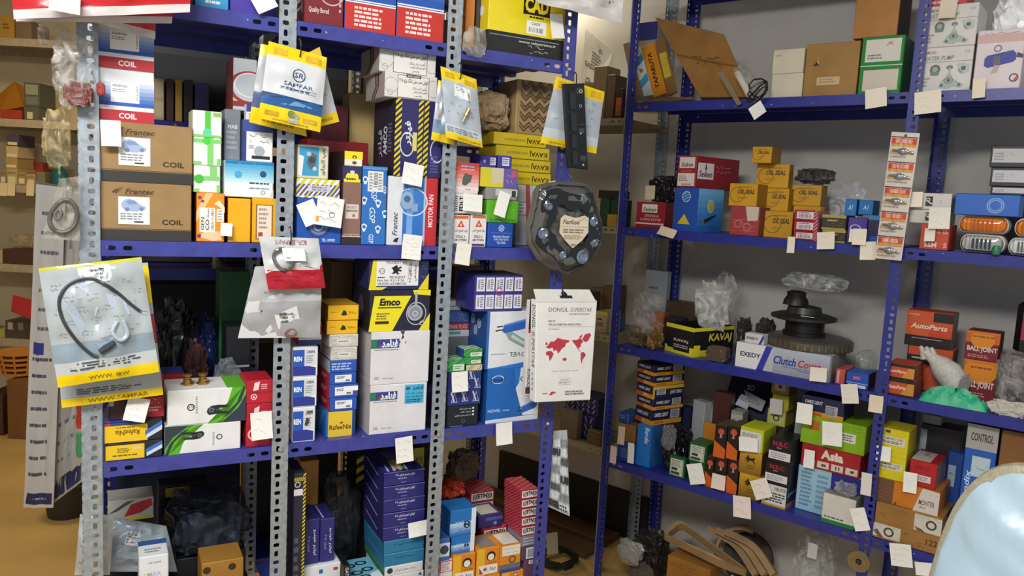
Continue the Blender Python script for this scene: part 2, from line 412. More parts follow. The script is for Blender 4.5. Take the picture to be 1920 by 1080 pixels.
def pouch(name, label, u, quad, d, thick, bands, prints=None, cat='bag', group=None, kindm='card', wr=.004, seed=1, nx=14, rough=.25, tilt=0, back=True, parent=None, lines=None):
    """A flat hanging bag: quad = pixel corners tl, tr, br, bl; bands = [(v0, v1, colour or material)] from bottom to top."""
    q = []
    for i, p in enumerate(quad):
        dd = d - (tilt if i > 1 else 0); s, z = at(u, dd, p); q.append(Vector((s, dd, z)))
    c = (q[0]+q[1]+q[2]+q[3])/4; tl, tr, br, bl = [p-c for p in q]
    wv = (tr-tl).length; hv = (tl-bl).length; U1 = (tr-tl).normalized(); V1 = (tl-bl).normalized(); N1 = U1.cross(V1).normalized()
    if N1.y > 0: N1 = -N1
    def S(a, b, k, side=1):
        p = (bl*(1-a)+br*a)*(1-b) + (tl*(1-a)+tr*a)*b
        e = max(0, sin(pi*min(1, max(0, a))))**.55*max(0, sin(pi*min(1, max(0, b))))**.55
        wn = noise.noise(Vector((a*4+seed*7, b*5, seed)))*wr*2 + noise.noise(Vector((a*9+seed, b*10+a*6, seed*3)))*wr
        return p + N1*(side*(thick*.5*e + .0006) + wn*(.35+.65*e) + k)
    bm = bmesh.new(); mats = []
    rows = sorted({b[0] for b in bands} | {b[1] for b in bands}); vv = []
    for a, b in zip(rows, rows[1:]):
        n = max(1, round((b-a)*16)); vv += [a+(b-a)*i/n for i in range(n)]
    vv.append(rows[-1])
    def mi(v):
        for a, b, m in bands:
            if a <= v <= b:
                m = mat(m, rough, 0, kindm) if isinstance(m, str) else m
                if m not in mats: mats.append(m)
                return mats.index(m)
        return 0
    for side in ((1, -1) if back else (1,)):
        g = [[bm.verts.new(S(i/nx, v, 0, side)) for i in range(nx+1)] for v in vv]
        for j in range(len(vv)-1):
            k = mi((vv[j]+vv[j+1])/2)
            for i in range(nx):
                a = (g[j][i], g[j][i+1], g[j+1][i+1], g[j+1][i])
                f = bm.faces.new(a if side == 1 else a[::-1]); f.material_index = k; f.smooth = True
    M = fr(u) @ Matrix.Translation(c)
    po = parent.o if isinstance(parent, Rec) else parent
    o = mesh(name, bm, mats, po, M if po is None else WM(po).inverted() @ M)
    if po is None: tag(o, label, cat, group)
    elif label: o['label'] = label
    if prints:
        p = Print(lambda a, b, k: S(a, b, k+.0004), wv/hv); p.tess = 26; p.draw(prints); p.done(o, 'print')
    r = Rec(); r.o, r.S, r.M, r.u, r.d, r.asp = o, S, M, u, d, wv/hv
    return r
def lump(name, label, u, px, d, dp, m, on, seed=1, amp=.35, cat='bag', top=1, parent=None, group=None, sub=5, sq=.6, nest=0):
    """Crumpled bag, cloth or paper resting on height `on`; px = its outline box in the photo."""
    x0, y0, x1, y1 = px; ym = (y0+y1)/2; s0, s1 = at(u, d, (x0, ym))[0], at(u, d, (x1, ym))[0]
    z0 = on.top if isinstance(on, Rec) else (at(u, d, ((x0+x1)/2, y1))[1] if on is None else on)
    z1 = at(u, d, ((x0+x1)/2, y0))[1]; w, h = (s1-s0)/2, max(.02, z1-z0)
    z0 += .0006; sc_ = (s0+s1)/2; m = m if not isinstance(m, str) else mat(m, .5); soft = m.name.startswith(('film', 'clear', 'smoke'))
    if not nest:
        b = clear_of(u, [s0, s1, d, d+dp, z0, z0+h], .03); w, sc_, d, dp, z0, h = (b[1]-b[0])/2, (b[0]+b[1])/2, b[2], b[3]-b[2], b[4], b[5]-b[4]
    bm = bmesh.new(); bmesh.ops.create_icosphere(bm, subdivisions=sub, radius=1)
    for v in bm.verts:
        p = v.co.copy(); q = Vector([math.copysign(abs(c)**sq, c) for c in p])
        n = 0
        for k, f in (((1, .8), (.75, 1.7), (.3, 3.6)) if soft else ((1, 1.1), (.75, 2.3), (.55, 4.7), (.3, 9))): n += k*(1-2.6*abs(noise.noise(p*f + Vector((seed*3.1, seed, k)) + p.yzx*.6)))
        q = q*(1-amp*.75+amp*n*.45)
        v.co = Vector((q.x*w, q.y*dp/2, max(0, (q.z*.5+.5)*h)))
    lo = min(v.co.z for v in bm.verts); hi = max(v.co.z for v in bm.verts); xr = max(abs(v.co.x) for v in bm.verts); yr = max(abs(v.co.y) for v in bm.verts)
    for v in bm.verts: v.co = Vector((v.co.x*w/xr, v.co.y*dp/2/yr, (v.co.z-lo)*h/(hi-lo)))
    M = fr(u, d+dp/2, sc_, z0)
    o = mesh(name, bm, m, parent, M if parent is None else WM(parent).inverted() @ M, smooth=soft)
    if parent is None: tag(o, label, cat, group)
    r = Rec(); r.o, r.M, r.top, r.u, r.d, r.h, r.w, r.dp = o, M, z0+h, u, d, h, 2*w, dp
    return r
def slab(name, label, u, quad, ds, thick, c, prints=None, cat='box', group=None, kind='card', side=None, rough=.45):
    """A flat box or board standing or leaning freely: quad = pixel corners tl, tr, br, bl of its face, ds = depths of those corners."""
    q = []
    for p, d in zip(quad, ds):
        s, z = at(u, d, p); q.append(Vector((s, d, z)))
    c0 = (q[2]+q[3])/2; q = [p-c0 for p in q]
    n = (q[1]-q[0]).cross(q[3]-q[0]).normalized()
    if n.y < 0: n = -n
    bm = bmesh.new(); a = [bm.verts.new(p) for p in q]; b = [bm.verts.new(p+n*thick) for p in q]
    fs = [bm.faces.new(a[::-1]), bm.faces.new(b)] + [bm.faces.new((a[i], a[(i+1) % 4], b[(i+1) % 4], b[i])) for i in range(4)]
    bmesh.ops.recalc_face_normals(bm, faces=fs)
    bmesh.ops.bevel(bm, geom=list(bm.edges), offset=min(.002, thick*.2), segments=1, affect='EDGES')
    M = fr(u) @ Matrix.Translation(c0); o = mesh(name, bm, mat(c, rough, 0, kind), None, M); tag(o, label, cat, group)
    S = lambda a_, b_, k: (q[3]*(1-a_)+q[2]*a_)*(1-b_) + (q[0]*(1-a_)+q[1]*a_)*b_ - n*k
    if prints:
        p = Print(S, (q[1]-q[0]).length/(q[0]-q[3]).length); p.draw(prints); p.done(o, 'print')
    if side:                                                   # print on the left edge
        p = Print(lambda a_, b_, k: (q[3]*(1-b_)+q[0]*b_) + n*thick*(1-a_) - (q[1]-q[0]).normalized()*k, thick/(q[0]-q[3]).length); p.draw(side); p.done(o, 'print')
    r = Rec(); r.o, r.M, r.S, r.u, r.d = o, M, S, u, ds[3]; r.top = max(p.z for p in q)+c0.z
    return r
def prism(bm, pts, t, mi=0, M=None):                           # outline in local x,z extruded along y by t
    M = M or Matrix.Identity(4)
    a = [bm.verts.new(M @ Vector((x, 0, z))) for x, z in pts]; b = [bm.verts.new(M @ Vector((x, t, z))) for x, z in pts]
    n = len(pts); bm.faces.new(a).material_index = mi; bm.faces.new(b[::-1]).material_index = mi
    for i in range(n): bm.faces.new((a[i], b[i], b[(i+1) % n], a[(i+1) % n])).material_index = mi

# ------------------------------------------------------------------ the room
def wallseg(name, a, b, th, m, z1=3.1):
    a, b = Vector(a), Vector(b); t = (b-a).normalized(); n = Vector((-t.y, t.x))
    bm = bmesh.new(); q = [a, b, b+n*th, a+n*th]
    lo = [bm.verts.new((p.x, p.y, 0)) for p in q]; up = [bm.verts.new((p.x, p.y, z1)) for p in q]
    bm.faces.new(lo[::-1]); bm.faces.new(up)
    for i in range(4): bm.faces.new((lo[i], lo[(i+1) % 4], up[(i+1) % 4], up[i]))
    return struct(name, bm, m)
def rpt(s, d): p = UR.o + UR.s*s + UR.d*d; return (p.x, p.y)
WALLM = mat('bfbcb5', .7, 0, 'wall')
corner = rpt(-2.93, .52)
wallseg('wall_right', rpt(3.4, .52), corner, -.15, WALLM)
wallseg('wall_rear', corner, (-5.2, corner[1]), -.15, mat('cdbb96', .75, 0, 'wall'))
wallseg('wall_left', (-5.2, corner[1]+.15), (-5.2, -1.2), -.15, mat('c9bda2', .75, 0, 'wall'))
bm = bmesh.new(); abox(bm, -5.4, -1.2, -.1, 4, 6.2, 0); struct('floor', bm, mat('c6a464', .35, 0, 'floor'))
bm = bmesh.new(); abox(bm, -5.4, -1.2, 3.1, 4, 6.2, 3.2); struct('ceiling', bm, mat('d8d8d4', .8, 0, 'wall'))

# ------------------------------------------------------------------ shelving
def post(par, u, s, d, m, w=.044, z1=2.76, side=1, dirs=1, wd=.036):
    """Slotted angle: front flange w wide and a side flange into the depth, both punched."""
    bm = bmesh.new(); n = int(z1/.025)
    hs = lambda W_, f: [(.0125+.025*i, W_*f, .0085 if i % 2 else .0058, .0052 if i % 2 else .0082) for i in range(n)]
    Mf = Matrix(((0,1,0,0),(0,0,1,0),(1,0,0,0),(0,0,0,1)))      # length up, width along the run
    perforated(bm, Mf if side > 0 else Mf, z1, w, .002, hs(w, .62 if side > 0 else .38))
    x = 0 if side > 0 else w-.002
    Ms = Matrix(((0,0,1,x),(0,dirs,0,0),(1,0,0,0),(0,0,0,1)))
    perforated(bm, Ms, z1, wd, .002, hs(wd, .6))
    return mesh('post', bm, m, par, Matrix.Translation((s, d, 0)))
def board(par, s0, s1, z, dp, m, lip=.037, d0=.004):
    bm = bmesh.new(); abox(bm, s0, d0+.0016, z-.0016, s1, dp, z); abox(bm, s0, dp-.0016, z-lip, s1, dp, z-.0016)
    abox(bm, s0, d0+.0016, z-lip, s1, d0+.014, z-lip+.0016)
    for k in (.33, .66): abox(bm, s0, d0+dp*k, z-.012, s1, d0+dp*k+.03, z-.0016)   # stiffening folds underneath
    b = mesh('shelf_board', bm, m, par)
    bm = bmesh.new(); w = s1-s0
    perforated(bm, Matrix(((1,0,0,s0),(0,0,1,d0),(0,1,0,z-lip),(0,0,0,1))), w, lip, .0016, [(x, lip*.52, .0105, .0058) for x in (.022, .058, w-.058, w-.022)])
    mesh('front_rail', bm, m, b)
    return b
def bolt(par, s, d, z, m):
    bm = bmesh.new(); lathe(bm, [(0, -.006), (.004, -.006), (.0068, -.003), (.0072, 0), (0, 0)], 12, axis='y'); mesh('bolt', bm, m, par, Matrix.Translation((s, d, z)))
BOLT = mat('c9ccd0', .3, .8, 'steel')
def unit(label, name, u):
    o = link(name, None, None, u.M); return tag(o, label, 'shelving')
LZ = dict(t=2.173, m=1.597, l=1.045, b=.49)
DL = .47
UNITL = unit('blue metal shelving rack with galvanised slotted front posts, full of small parts boxes', 'shelving_unit', UL)
for s, m in ((.017, STEEL), (.467, STEEL), (.929, STEEL), (1.312, BLUE)):
    post(UNITL, UL, s, -.001, m, side=1 if s < .1 else -1)
    post(UNITL, UL, s, DL+.006, STEEL if m is STEEL else BLUER, dirs=-1)
BL = {}
for k, z in list(LZ.items()) + [('x', 2.74)]:
    for i, (a, b) in enumerate(((.062, .472), (.508, .934), (.968, 1.318))):
        BL[k, i] = board(UNITL, a, b, z, DL, BLUE)
for s, z in ((1.335, 2.15), (1.335, 1.03), (.49, 1.035), (.955, 1.03)): bolt(UNITL, s, -.0012, z-.0, BOLT)
RZ = {1: 2.181, 2: 1.649, 3: 1.126, 4: .597, 0: 2.72}
DR = .46
UNITR = unit('blue metal shelving rack against the grey wall with blue slotted posts', 'shelving_unit', UR)
for s in (-.049, 1.068, 2.18):
    post(UNITR, UR, s, -.001, BLUER, w=.038)
    post(UNITR, UR, s+(.03 if s < 0 else 0), DR+.006, BLUER, dirs=-1, w=.05)
BR = {}
for k, z in RZ.items():
    for i, (a, b) in enumerate(((-.012, 1.07), (1.105, 2.182))):
        BR[k, i] = board(UNITR, a, b, z, DR, BLUER)
# rack standing back to back behind the left one
UNITB = unit('dim blue shelving rack standing behind the galvanised-post rack', 'shelving_unit', UL)
for s in (.0, .9, 1.3):
    post(UNITB, UL, s+.05, .56, BLUER); post(UNITB, UL, s+.05, 1.04, STEEL, dirs=-1)
for z in (.45, 1.0, 1.47, 1.93, 2.5): board(UNITB, .06, 1.33, z, 1.03, BLUER, d0=.57)
# cream rack further along the wall, left of the right-hand blue rack
UNITK = unit('cream-edged shelving rack along the wall, between the two blue racks', 'shelving_unit', UR)
KD = .10; CREAM = mat('a59a80', .5, 0, 'paint')
KZ = [at(UR, KD, (1140, y))[1] for y in (222, 425, 630, 845)]
for s in (-.115, -1.3): post(UNITK, UR, s, KD-.002, STEEL, w=.03)
for s in (-.15, -1.3): post(UNITK, UR, s, .5, STEEL, dirs=-1)
for z in KZ: board(UNITK, -1.29, -.118, z, .49, CREAM, lip=.03, d0=KD)
# ------------------------------------------------------------------ left rack, top shelf
zt, zm, zl, zb = LZ['t'], LZ['m'], LZ['l'], LZ['b']
WH, BK, INK, GR = 'f2f2f0', '141414', '2a2a2e', '8d929a'
box('carton', 'cyan parts carton at left end of top shelf, cut by photo edge', UL, (366, -60, 429, 13), .02, .2, '2f9bd6', zt, F=[('l', .3, .1, .8, .35, 2, WH)])
r = box('carton', 'purple carton with cream disc print on top shelf near second post', UL, (431, -50, 519, 21), .03, .2, '4a3aa6', zt, F=[('c', .25, .62, .16, 'e2dcc0')])
note(r, UL, (492, 0), (42, 42), -.004, 30)
box('carton', 'black carton behind hanging white bags on top shelf', UL, (330, -60, 364, 10), .03, .2, '1c1c22', zt)
box('carton', 'dark red quality box with white lettering on its side, on top shelf', UL, (572, -80, 645, 44), .012, .13, '7c2228', zt,
    F=[('o', .68, .5, .2, .02, 'c9b3b0'), ('t', 'Quality Bored', .1, .15, .62, .25, 'e4d5d2'), ('l', .88, .2, .95, .7, 6, 'c9b3b0')], L=[('t', 'JOINT', .1, .18, .8, .95, 'e8dedb', {'r': 270, 'b': .02})])
def coilbig(x0, x1, lab, dpp):
    return box('carton', lab, UL, (x0, -95, x1, 70), .012, .15, '2f5fb8', zt,
        F=[('g', 0, .37, 1, 1, '2458b4', '8fb4e4'), ('r', 0, .33, 1, .37, WH), ('r', 0, 0, 1, .33, 'c8322c'), ('r', 0, .345, 1, .355, '2f5fb8'),
           ('r', .16, .64, .82, .99, WH), ('b', .2, .68, .42, .74), ('l', .2, .76, .8, .96, 3, GR), ('l', .18, .04, .84, .3, 5, 'f3dcd8')], group=None)
coilbig(648, 743, 'blue and red carton with white sticker, left one of the pair on top shelf', .15)
coilbig(746, 834, 'blue and red carton with barcode sticker, right one of the pair beside third post', .15)
box('carton', 'slim orange carton beside the yellow and black box on top shelf', UL, (874, -60, 891, 84), .05, .1, 'd9822f', zt)
box('carton', 'dark grey carton wedged between orange carton and yellow box', UL, (893, -60, 922, 88), .07, .1, '4a4c52', zt)
r = box('carton', 'big yellow and black carton with black logo and barcode sticker', UL, (917, -90, 1067, 106), .012, .22, 'f0dc1e', zt,
    F=[('r', 0, 0, 1, .2, '1b1d1e'), ('r', .02, .16, .9, .168, GR), ('t', 'www.sabatrama.ir', .38, .12, .86, .145, 'd8d8d2'), ('r', .42, .405, .76, .6, '1b1712'),
       ('t', 'CAD', .44, .425, .74, .575, 'f0dc1e', {'b': .05}), ('l', .5, .37, .7, .4, 1, '1b1712'), ('r', .47, .22, .72, .35, WH), ('t', 'CADE', .53, .31, .64, .335, INK), ('b', .5, .24, .68, .285),
       ('w', .5, .02, .75, .12, 2, 'c8c8c0')], L=[('c', .2, .4, .05, WH), ('r', 0, 0, 1, .2, '1b1d1e')])
note(r, UL, (1043, 50), (24, 44), .004, 8, 1)
lump('clear_bag', 'small crumpled clear bag hanging over top rail beside yellow box', UL, (872, 46, 918, 94), -.03, .03, mat('cfcabb', .2, 0, 'film'), zt-.03, 3, .4, sub=3)

# ------------------------------------------------------------------ left rack, middle shelf, bay by the first post
CB = '9c7d50'
def frantec(v):
    return [('r', 0, 0, 1, .185, '35322f'), ('r', 0, .195, 1, .205, '4a3a22'), ('r', .19, .28, .53, .75, WH),
        ('p', [(.215,.62),(.25,.69),(.3,.72),(.36,.7),(.43,.62),(.49,.58),(.48,.53),(.42,.52),(.4,.5),(.35,.5),(.31,.5),(.27,.5),(.235,.55)], '9fb4d6'),
        ('c', .285, .535, .035, '6f86ad'), ('c', .44, .545, .035, '6f86ad'), ('p', [(.27,.66),(.31,.7),(.37,.68),(.4,.63),(.3,.62)], '7b93bd'),
        ('l', .21, .35, .51, .48, 3, GR), ('r', .36, .31, .46, .335, '2b2b30'), ('t', 'Frantec', .26, .8, .58, .89, '4c3a1e', {'i': .35, 'b': .02}), ('l', .27, .775, .58, .795, 1, '6b5430'),
        ('p', [(.12,.82),(.16,.87),(.25,.91),(.17,.855),(.14,.81)], '4c3a1e'), ('p', [(.15,.81),(.18,.85),(.23,.87),(.19,.84),(.17,.8)], '4c3a1e'), ('t', 'COIL', .665, .285, .905, .375, '33271a', {'b': .02})]
c1 = box('carton', 'brown ignition coil carton with car sticker, lower one of two', UL, (188, 343, 359, 455), .012, .2, CB, zm, F=frantec(0), kind='brown')
c2 = box('carton', 'brown ignition coil carton with car sticker, on top of its twin', UL, (188, 232, 361, 345), .012, .2, CB, c1, F=frantec(0), kind='brown')
note(c2, UL, (208, 250), (38, 48), -.004, 2, 4)
def coil(px, on, lab):
    return box('carton', lab, UL, px, .02, .16, 'e9edf2', on,
        F=[('g', 0, .3, 1, .82, '2a57b2', 'e4eaf2'), ('r', 0, .235, 1, .25, WH), ('r', 0, .265, 1, .285, WH), ('r', 0, 0, 1, .22, 'b82230'), ('t', 'COIL', .36, .06, .68, .17, 'f4e8e8', {'b': .03}),
           ('r', .22, .37, .73, .74, WH), ('t', 'ASKARI KAL', .25, .66, .52, .71, '333338'), ('l', .25, .56, .5, .63, 2, GR), ('l', .68, .42, .715, .7, 6, GR)])
c3 = coil((184, 131, 289, 231), c2, 'white, blue and red coil box standing on brown coil cartons')
c4 = coil((182, 34, 289, 131), c3, 'white, blue and red coil box partly behind hanging white bags')
# orange and yellow boxes with things on them
ob = box('carton', 'orange and white pattern box with white code label and dark red side', UL, (368, 362, 421, 452), .012, .16, 'f0941e', zm,
    F=[('p', [(.0,.62),(.35,1),(.6,1),(0,.4)], 'f7c184'), ('p', [(.62,.78),(.8,.86),(1,.72),(1,.6),(.8,.74)], 'f6e6cf'), ('p', [(.1,.1),(.3,.22),(.8,.22),(.9,.05),(.6,.02)], 'f7c9a0'), ('c', .12, .9, .035, '6a3a7a'), ('c', .22, .83, .03, '6a3a7a'), ('c', .1, .12, .04, '6a3a7a'),
       ('r', .12, .2, .66, .7, 'f3efe6'), ('t', '1585A-11-0B15', .52, .23, .62, .68, '4a4048', {'r': 90}), ('t', 'GEN', .16, .24, .28, .5, '3a3440', {'r': 90, 'b': .02}), ('t', 'CO', .32, .24, .46, .46, '3a3440', {'r': 90, 'b': .02}), ('t', 'Asen', .38, .5, .45, .68, '3a3440', {'r': 90}),
       ('r', .72, .42, .97, .68, WH), ('l', .76, .44, .93, .66, 4, GR)], L=[('r', 0, 0, 1, 1, '6b2a1c')])
note(ob, UL, (424, 430), (22, 24), .004, -4, 0)
yb = box('carton', 'plain amber yellow box beside the orange patterned box', UL, (427, 372, 470, 453), .012, .16, 'eaae12', zm, L=[('r', 0, 0, 1, 1, '7a3a14')])
yc = box('carton', 'amber yellow box with framed pink label, half behind second post', UL, (473, 372, 520, 455), .012, .16, 'eaae12', zm, F=[('r', .14, .08, .82, .86, '8c5a20'), ('r', .19, .1, .77, .84, 'eedcc8'), ('l', .26, .3, .68, .8, 5, 'a08f86'), ('r', .24, .12, .42, .24, 'b04038')])
GREEN = '46b83a'
def giftbox(px, on, lab, f): return box('carton', lab, UL, px, .02, .1, 'eef0ea', on, F=f, L=[('r', 0, 0, 1, 1, 'cfcfae')])
g1 = giftbox((363, 311, 413, 361), ob, 'white carton with green bands, lowest of three', [('r', .6, .5, .88, 1, '86cc78'), ('r', 0, .45, 1, .62, '86cc78'), ('e', .2, .5, .17, GREEN), ('r', 0, .02, .22, .14, '86cc78'), ('r', .86, .02, 1, .3, '86cc78')])
g2 = giftbox((362, 258, 415, 310), g1, 'white carton with green bands, middle of three', [('r', .5, 0, .72, 1, '7fcf6e'), ('r', 0, .8, 1, .95, '7fcf6e'), ('e', .48, .88, .14, '3fd03a'), ('r', 0, .02, .3, .14, '86cc78'), ('r', .84, .02, 1, .26, '86cc78')])
g3 = giftbox((361, 208, 416, 257), g2, 'white carton with green ribbon print, topmost of three', [('r', .42, 0, .62, 1, '52c23e'), ('e', .5, .18, .16, '5ad0b0'), ('r', .7, .8, 1, .96, '8fbf5a'), ('r', 0, .02, 1, .1, '7fcf6e')])
lb = box('carton', 'light blue and white carton with small print, on the amber boxes', UL, (415, 302, 513, 371), .02, .16, 'eaf3f6', yb,
    F=[('g', 0, .42, 1, .96, 'bfe2f0', '3d9fcf'), ('r', 0, .92, 1, 1, '2a86bf'), ('t', 'ENGJET  GLOBAL  POLARFAZ', .04, .9, .98, .955, '1c4a70'), ('l', .5, .36, .98, .44, 1, '3a4a58'), ('e', .27, .62, .1, '4aa6d2'), ('e', .78, .66, .09, '2c4e70'), ('l', .5, .23, .96, .29, 1, '7d8b93'), ('o', .78, .15, .06, .02, GR), ('p', [(.9,.0),(1,.25),(1,.0)], 'd0d4d6')])
gy = box('carton', 'grey carton standing behind white parts box on middle shelf', UL, (421, 205, 451, 303), .05, .12, '7a828c', lb, F=[('l', .1, .2, .8, .6, 4, '9aa2ab'), ('t', 'MAB', .2, .62, .8, .7, 'd5d8dc')])
box('carton', 'grey and red carton with curved print, topmost in first bay', UL, (437, 110, 482, 205), .07, .13, 'b9c1c8', gy, F=[('r', 0, .08, 1, .18, '8c2a26'), ('o', .7, .45, .4, .07, '9a2c2c', .8), ('o', .7, .5, .3, .03, 'd8dde0', .8)], L=[('r', 0, 0, 1, 1, '7c2a26'), ('r', .2, .35, .8, .7, '8a4038')])
sm = box('carton', 'white and blue box with handwritten number beside second post', UL, (455, 226, 512, 302), .024, .12, 'eef1f4', lb, F=[('r', 0, 0, .12, 1, '2b3c8c'), ('r', 0, .72, 1, 1, '3c4f9c'), ('w', .2, .42, .9, .72, 2, '22242c'), ('e', .55, .25, .13, 'a7b0b8'), ('r', .3, .06, .9, .14, '2a2a2e'), ('l', .2, .3, .4, .4, 2, GR)], L=[('r', 0, 0, 1, 1, '2b356e')])
box('carton', 'small blue white carton lying on the handwritten box by second post', UL, (462, 196, 512, 226), .03, .1, 'dfe3e6', sm, F=[('r', 0, .5, .5, 1, '32449c'), ('l', .1, .1, .9, .4, 2, GR)])

# ------------------------------------------------------------------ left rack, middle shelf, second bay
bb = box('carton', 'royal blue carton with bearing ring picture and two paper notes', UL, (557, 372, 640, 457), .012, .16, '2456b4', zm, F=[('o', .48, .4, .2, .05, '7f8a96'), ('o', .48, .4, .12, .04, 'aab2ba'), ('o', .48, .4, .26, .02, '1c3a78'), ('t', 'TEL. 009821', .56, .06, .86, .12, 'e8edf4')])
note(bb, UL, (579, 399), (34, 44), .004, 24, 1); note(bb, UL, (617, 397), (50, 54), -.004, -7, 3, extra=[('r', .02, .1, .14, .3, 'f0a04a'), ('o', .6, .4, .1, .02, INK)], ink='3a3a44')
st = box('carton', 'yellow box with purple and white slanted stripes, lying on royal blue carton', UL, (556, 336, 637, 371), .014, .15, 'dcd62a', bb, F=[('s', 0, 0, 1, 1, 2, 'eceaf0', 1.3), ('s', 0, .1, 1, .72, 2, '5a50a0', 1.3), ('r', .26, .34, .78, .66, 'cfc9dc'), ('t', '48008-17', .34, .5, .7, .62, '5a5468'), ('t', 'FR-50 UR', .36, .37, .7, .48, '5a5468')], L=[('s', 0, 0, 1, 1, 2, '5a50a0')])
box('carton', 'light blue and cream box with carburettor picture and Persian words', UL, (558, 272, 616, 335), .016, .1, 'd9d8bd', st, F=[('r', .05, .08, .68, .94, '3b9cc9'), ('p', [(.28,.45),(.33,.7),(.45,.78),(.62,.68),(.6,.5),(.52,.3),(.4,.28)], '5a666e'), ('c', .46, .55, .1, '39434a'), ('c', .36, .73, .07, 'b8c2c6'), ('c', .55, .3, .06, 'c5ced2'), ('p', [(.0,.1),(.14,.05),(.2,.65),(.02,.7)], 'e6e8e6'), ('t', fa('پمپ کاربراتور'), .74, .1, .92, .92, '4a3a34', {'r': 90})])
br = box('carton', 'tall brown carton with white part label and black foot band', UL, (642, 342, 677, 457), .012, .13, '8d6a5e', zm, F=[('r', 0, 0, 1, .125, '2d2826'), ('r', 0, .125, 1, .14, 'd9d0c8'), ('t', 'Steering Power', .08, .145, .95, .18, 'e5c9b4'), ('r', .16, .42, .86, .65, 'd8cdc4'), ('t', 'PEUGEOT', .25, .58, .75, .62, '6a5a54'), ('l', .2, .52, .82, .57, 1, '7a6a62'), ('e', .6, .47, .025, '8d8078')], L=[('r', 0, 0, 1, 1, '5e463e')])
dp_ = box('carton', 'dark purple box with round yellow logo, on tall brown carton', UL, (642, 312, 679, 342), .014, .14, '3a3260', br, F=[('e', .5, .3, .42, 'f0e22a', .9), ('r', .08, 0, .92, .2, 'f0e22a'), ('e', .5, .62, .2, 'dcd8e6', .6), ('c', .35, .62, .07, '2c2850'), ('c', .65, .62, .07, '2c2850'), ('l', .2, .1, .8, .3, 1, '3a3260')], L=[('r', 0, 0, 1, 1, '2c2430')])
box('carton', 'small white and yellow box with long dark side, above purple logo box', UL, (646, 284, 680, 311), .016, .16, 'f0ead2', dp_, F=[('r', .0, .48, 1, 1, 'f1de20'), ('e', .55, .62, .16, '35302a', .7), ('e', .55, .24, .16, '55504a', .7), ('e', .55, .6, .07, 'f1de20')], L=[('r', 0, 0, 1, 1, '3b332e')])
def shields(pts): 
    o = []
    for u, v in pts: o += [('p', [(u-.13,v+.03),(u,v+.055),(u+.13,v+.03),(u+.04,v-.05),(u-.04,v-.05)], 'e4eef8'), ('c', u, v+.01, .022, '2c6cba')]
    return o
box('carton', 'tall blue carton printed all over with white shield logos, beside fan box', UL, (679, 312, 724, 460), .012, .14, '2f74c6', zm, F=shields([(.1,.82),(.08,.56),(.1,.22),(.66,.53),(.68,.2),(.95,.4)]) + [('t', 'GSP', .35, .56, .6, .72, 'd6e6f6', {'r': 300 and 270, 'i': .3}), ('t', 'GSP', .3, .28, .55, .48, 'd6e6f6', {'r': 270, 'i': .3}), ('t', 'GSP', .3, .02, .5, .14, 'd6e6f6', {'r': 270}), ('t', 'GSP', .8, .66, .98, .76, 'd6e6f6', {'r': 270}), ('r', .2, .68, .84, .94, 'e2e4e6'), ('t', '18000', .44, .74, .62, .92, '4c5058', {'r': 90}), ('l', .26, .7, .42, .92, 6, GR), ('l', .64, .7, .8, .92, 6, GR), ('g', 0, .96, 1, 1, '6aa0dc', '3f80cc')])
mf = box('carton', 'white, blue and red radiator fan carton standing by third post', UL, (727, 332, 819, 460), .014, .17, 'dfe4ea', zm, F=[('g', .3, 0, .72, 1, '2c6fc4', '3f7fd0'), ('g', .38, .0, .5, .9, '86b6ea', '5a94da'), ('r', .72, 0, .76, 1, 'aec4de'), ('r', .76, 0, 1, 1, 'c42a34'), ('t', 'MOTOR FAN', .82, .28, .92, .76, 'f4e8ea', {'r': 90, 'b': .02}), ('t', 'Frantec', .1, .14, .2, .48, '2a2e38', {'r': 90, 'i': .3}),
    ('p', [(.12,.06),(.2,.04),(.24,.12),(.16,.1)], '2a2e38'), ('o', .5, .64, .23, .02, 'cfe2f4', .9), ('p', [(.24,.6),(.28,.78),(.38,.82),(.5,.72),(.58,.6),(.56,.5),(.4,.5),(.28,.54)], '5f86b4'), ('e', .38, .66, .1, '8fb0d4', 1.3), ('c', .38, .68, .05, '47699a'), ('p', [(.45,.6),(.6,.62),(.6,.5),(.48,.5)], '88aad2')])
pu = box('carton', 'large dark purple box with yellow hazard stripes and white Persian logo', UL, (740, 188, 829, 330), .012, .19, '2e2a66', mf, F=[('r', 0, 0, .13, 1, '221f38'), ('s', 0, 0, .13, 1, 13, 'd8c83a', 1), ('r', .48, 0, .72, 1, '221f38'), ('s', .48, 0, .58, 1, 13, 'd8c83a', 1), ('s', .6, 0, .7, 1, 13, 'd8c83a', 1), ('t', fa('فیلتر'), .2, .4, .36, .72, 'e8e8f0', {'r': 90, 'b': .03}), ('o', .26, .42, .1, .012, 'd8d8e8', 1.6), ('r', .37, .34, .46, .58, 'd8cf7c'), ('o', .9, .36, .1, .012, 'd8d8e8', 1.6), ('l', .76, .06, .95, .3, 6, '5a58a0')],
    L=[('r', 0, 0, 1, 1, '2a2334'), ('t', fa('فیلتر'), .22, .25, .45, .62, 'cfcfe0', {'r': 90}), ('t', 'AMCO', .48, .28, .66, .66, 'dcdce8', {'r': 90, 'b': .03}), ('l', .7, .3, .9, .7, 8, '6a6880')])
note(pu, UL, (773, 327), (38, 40), .004, -8, 2)
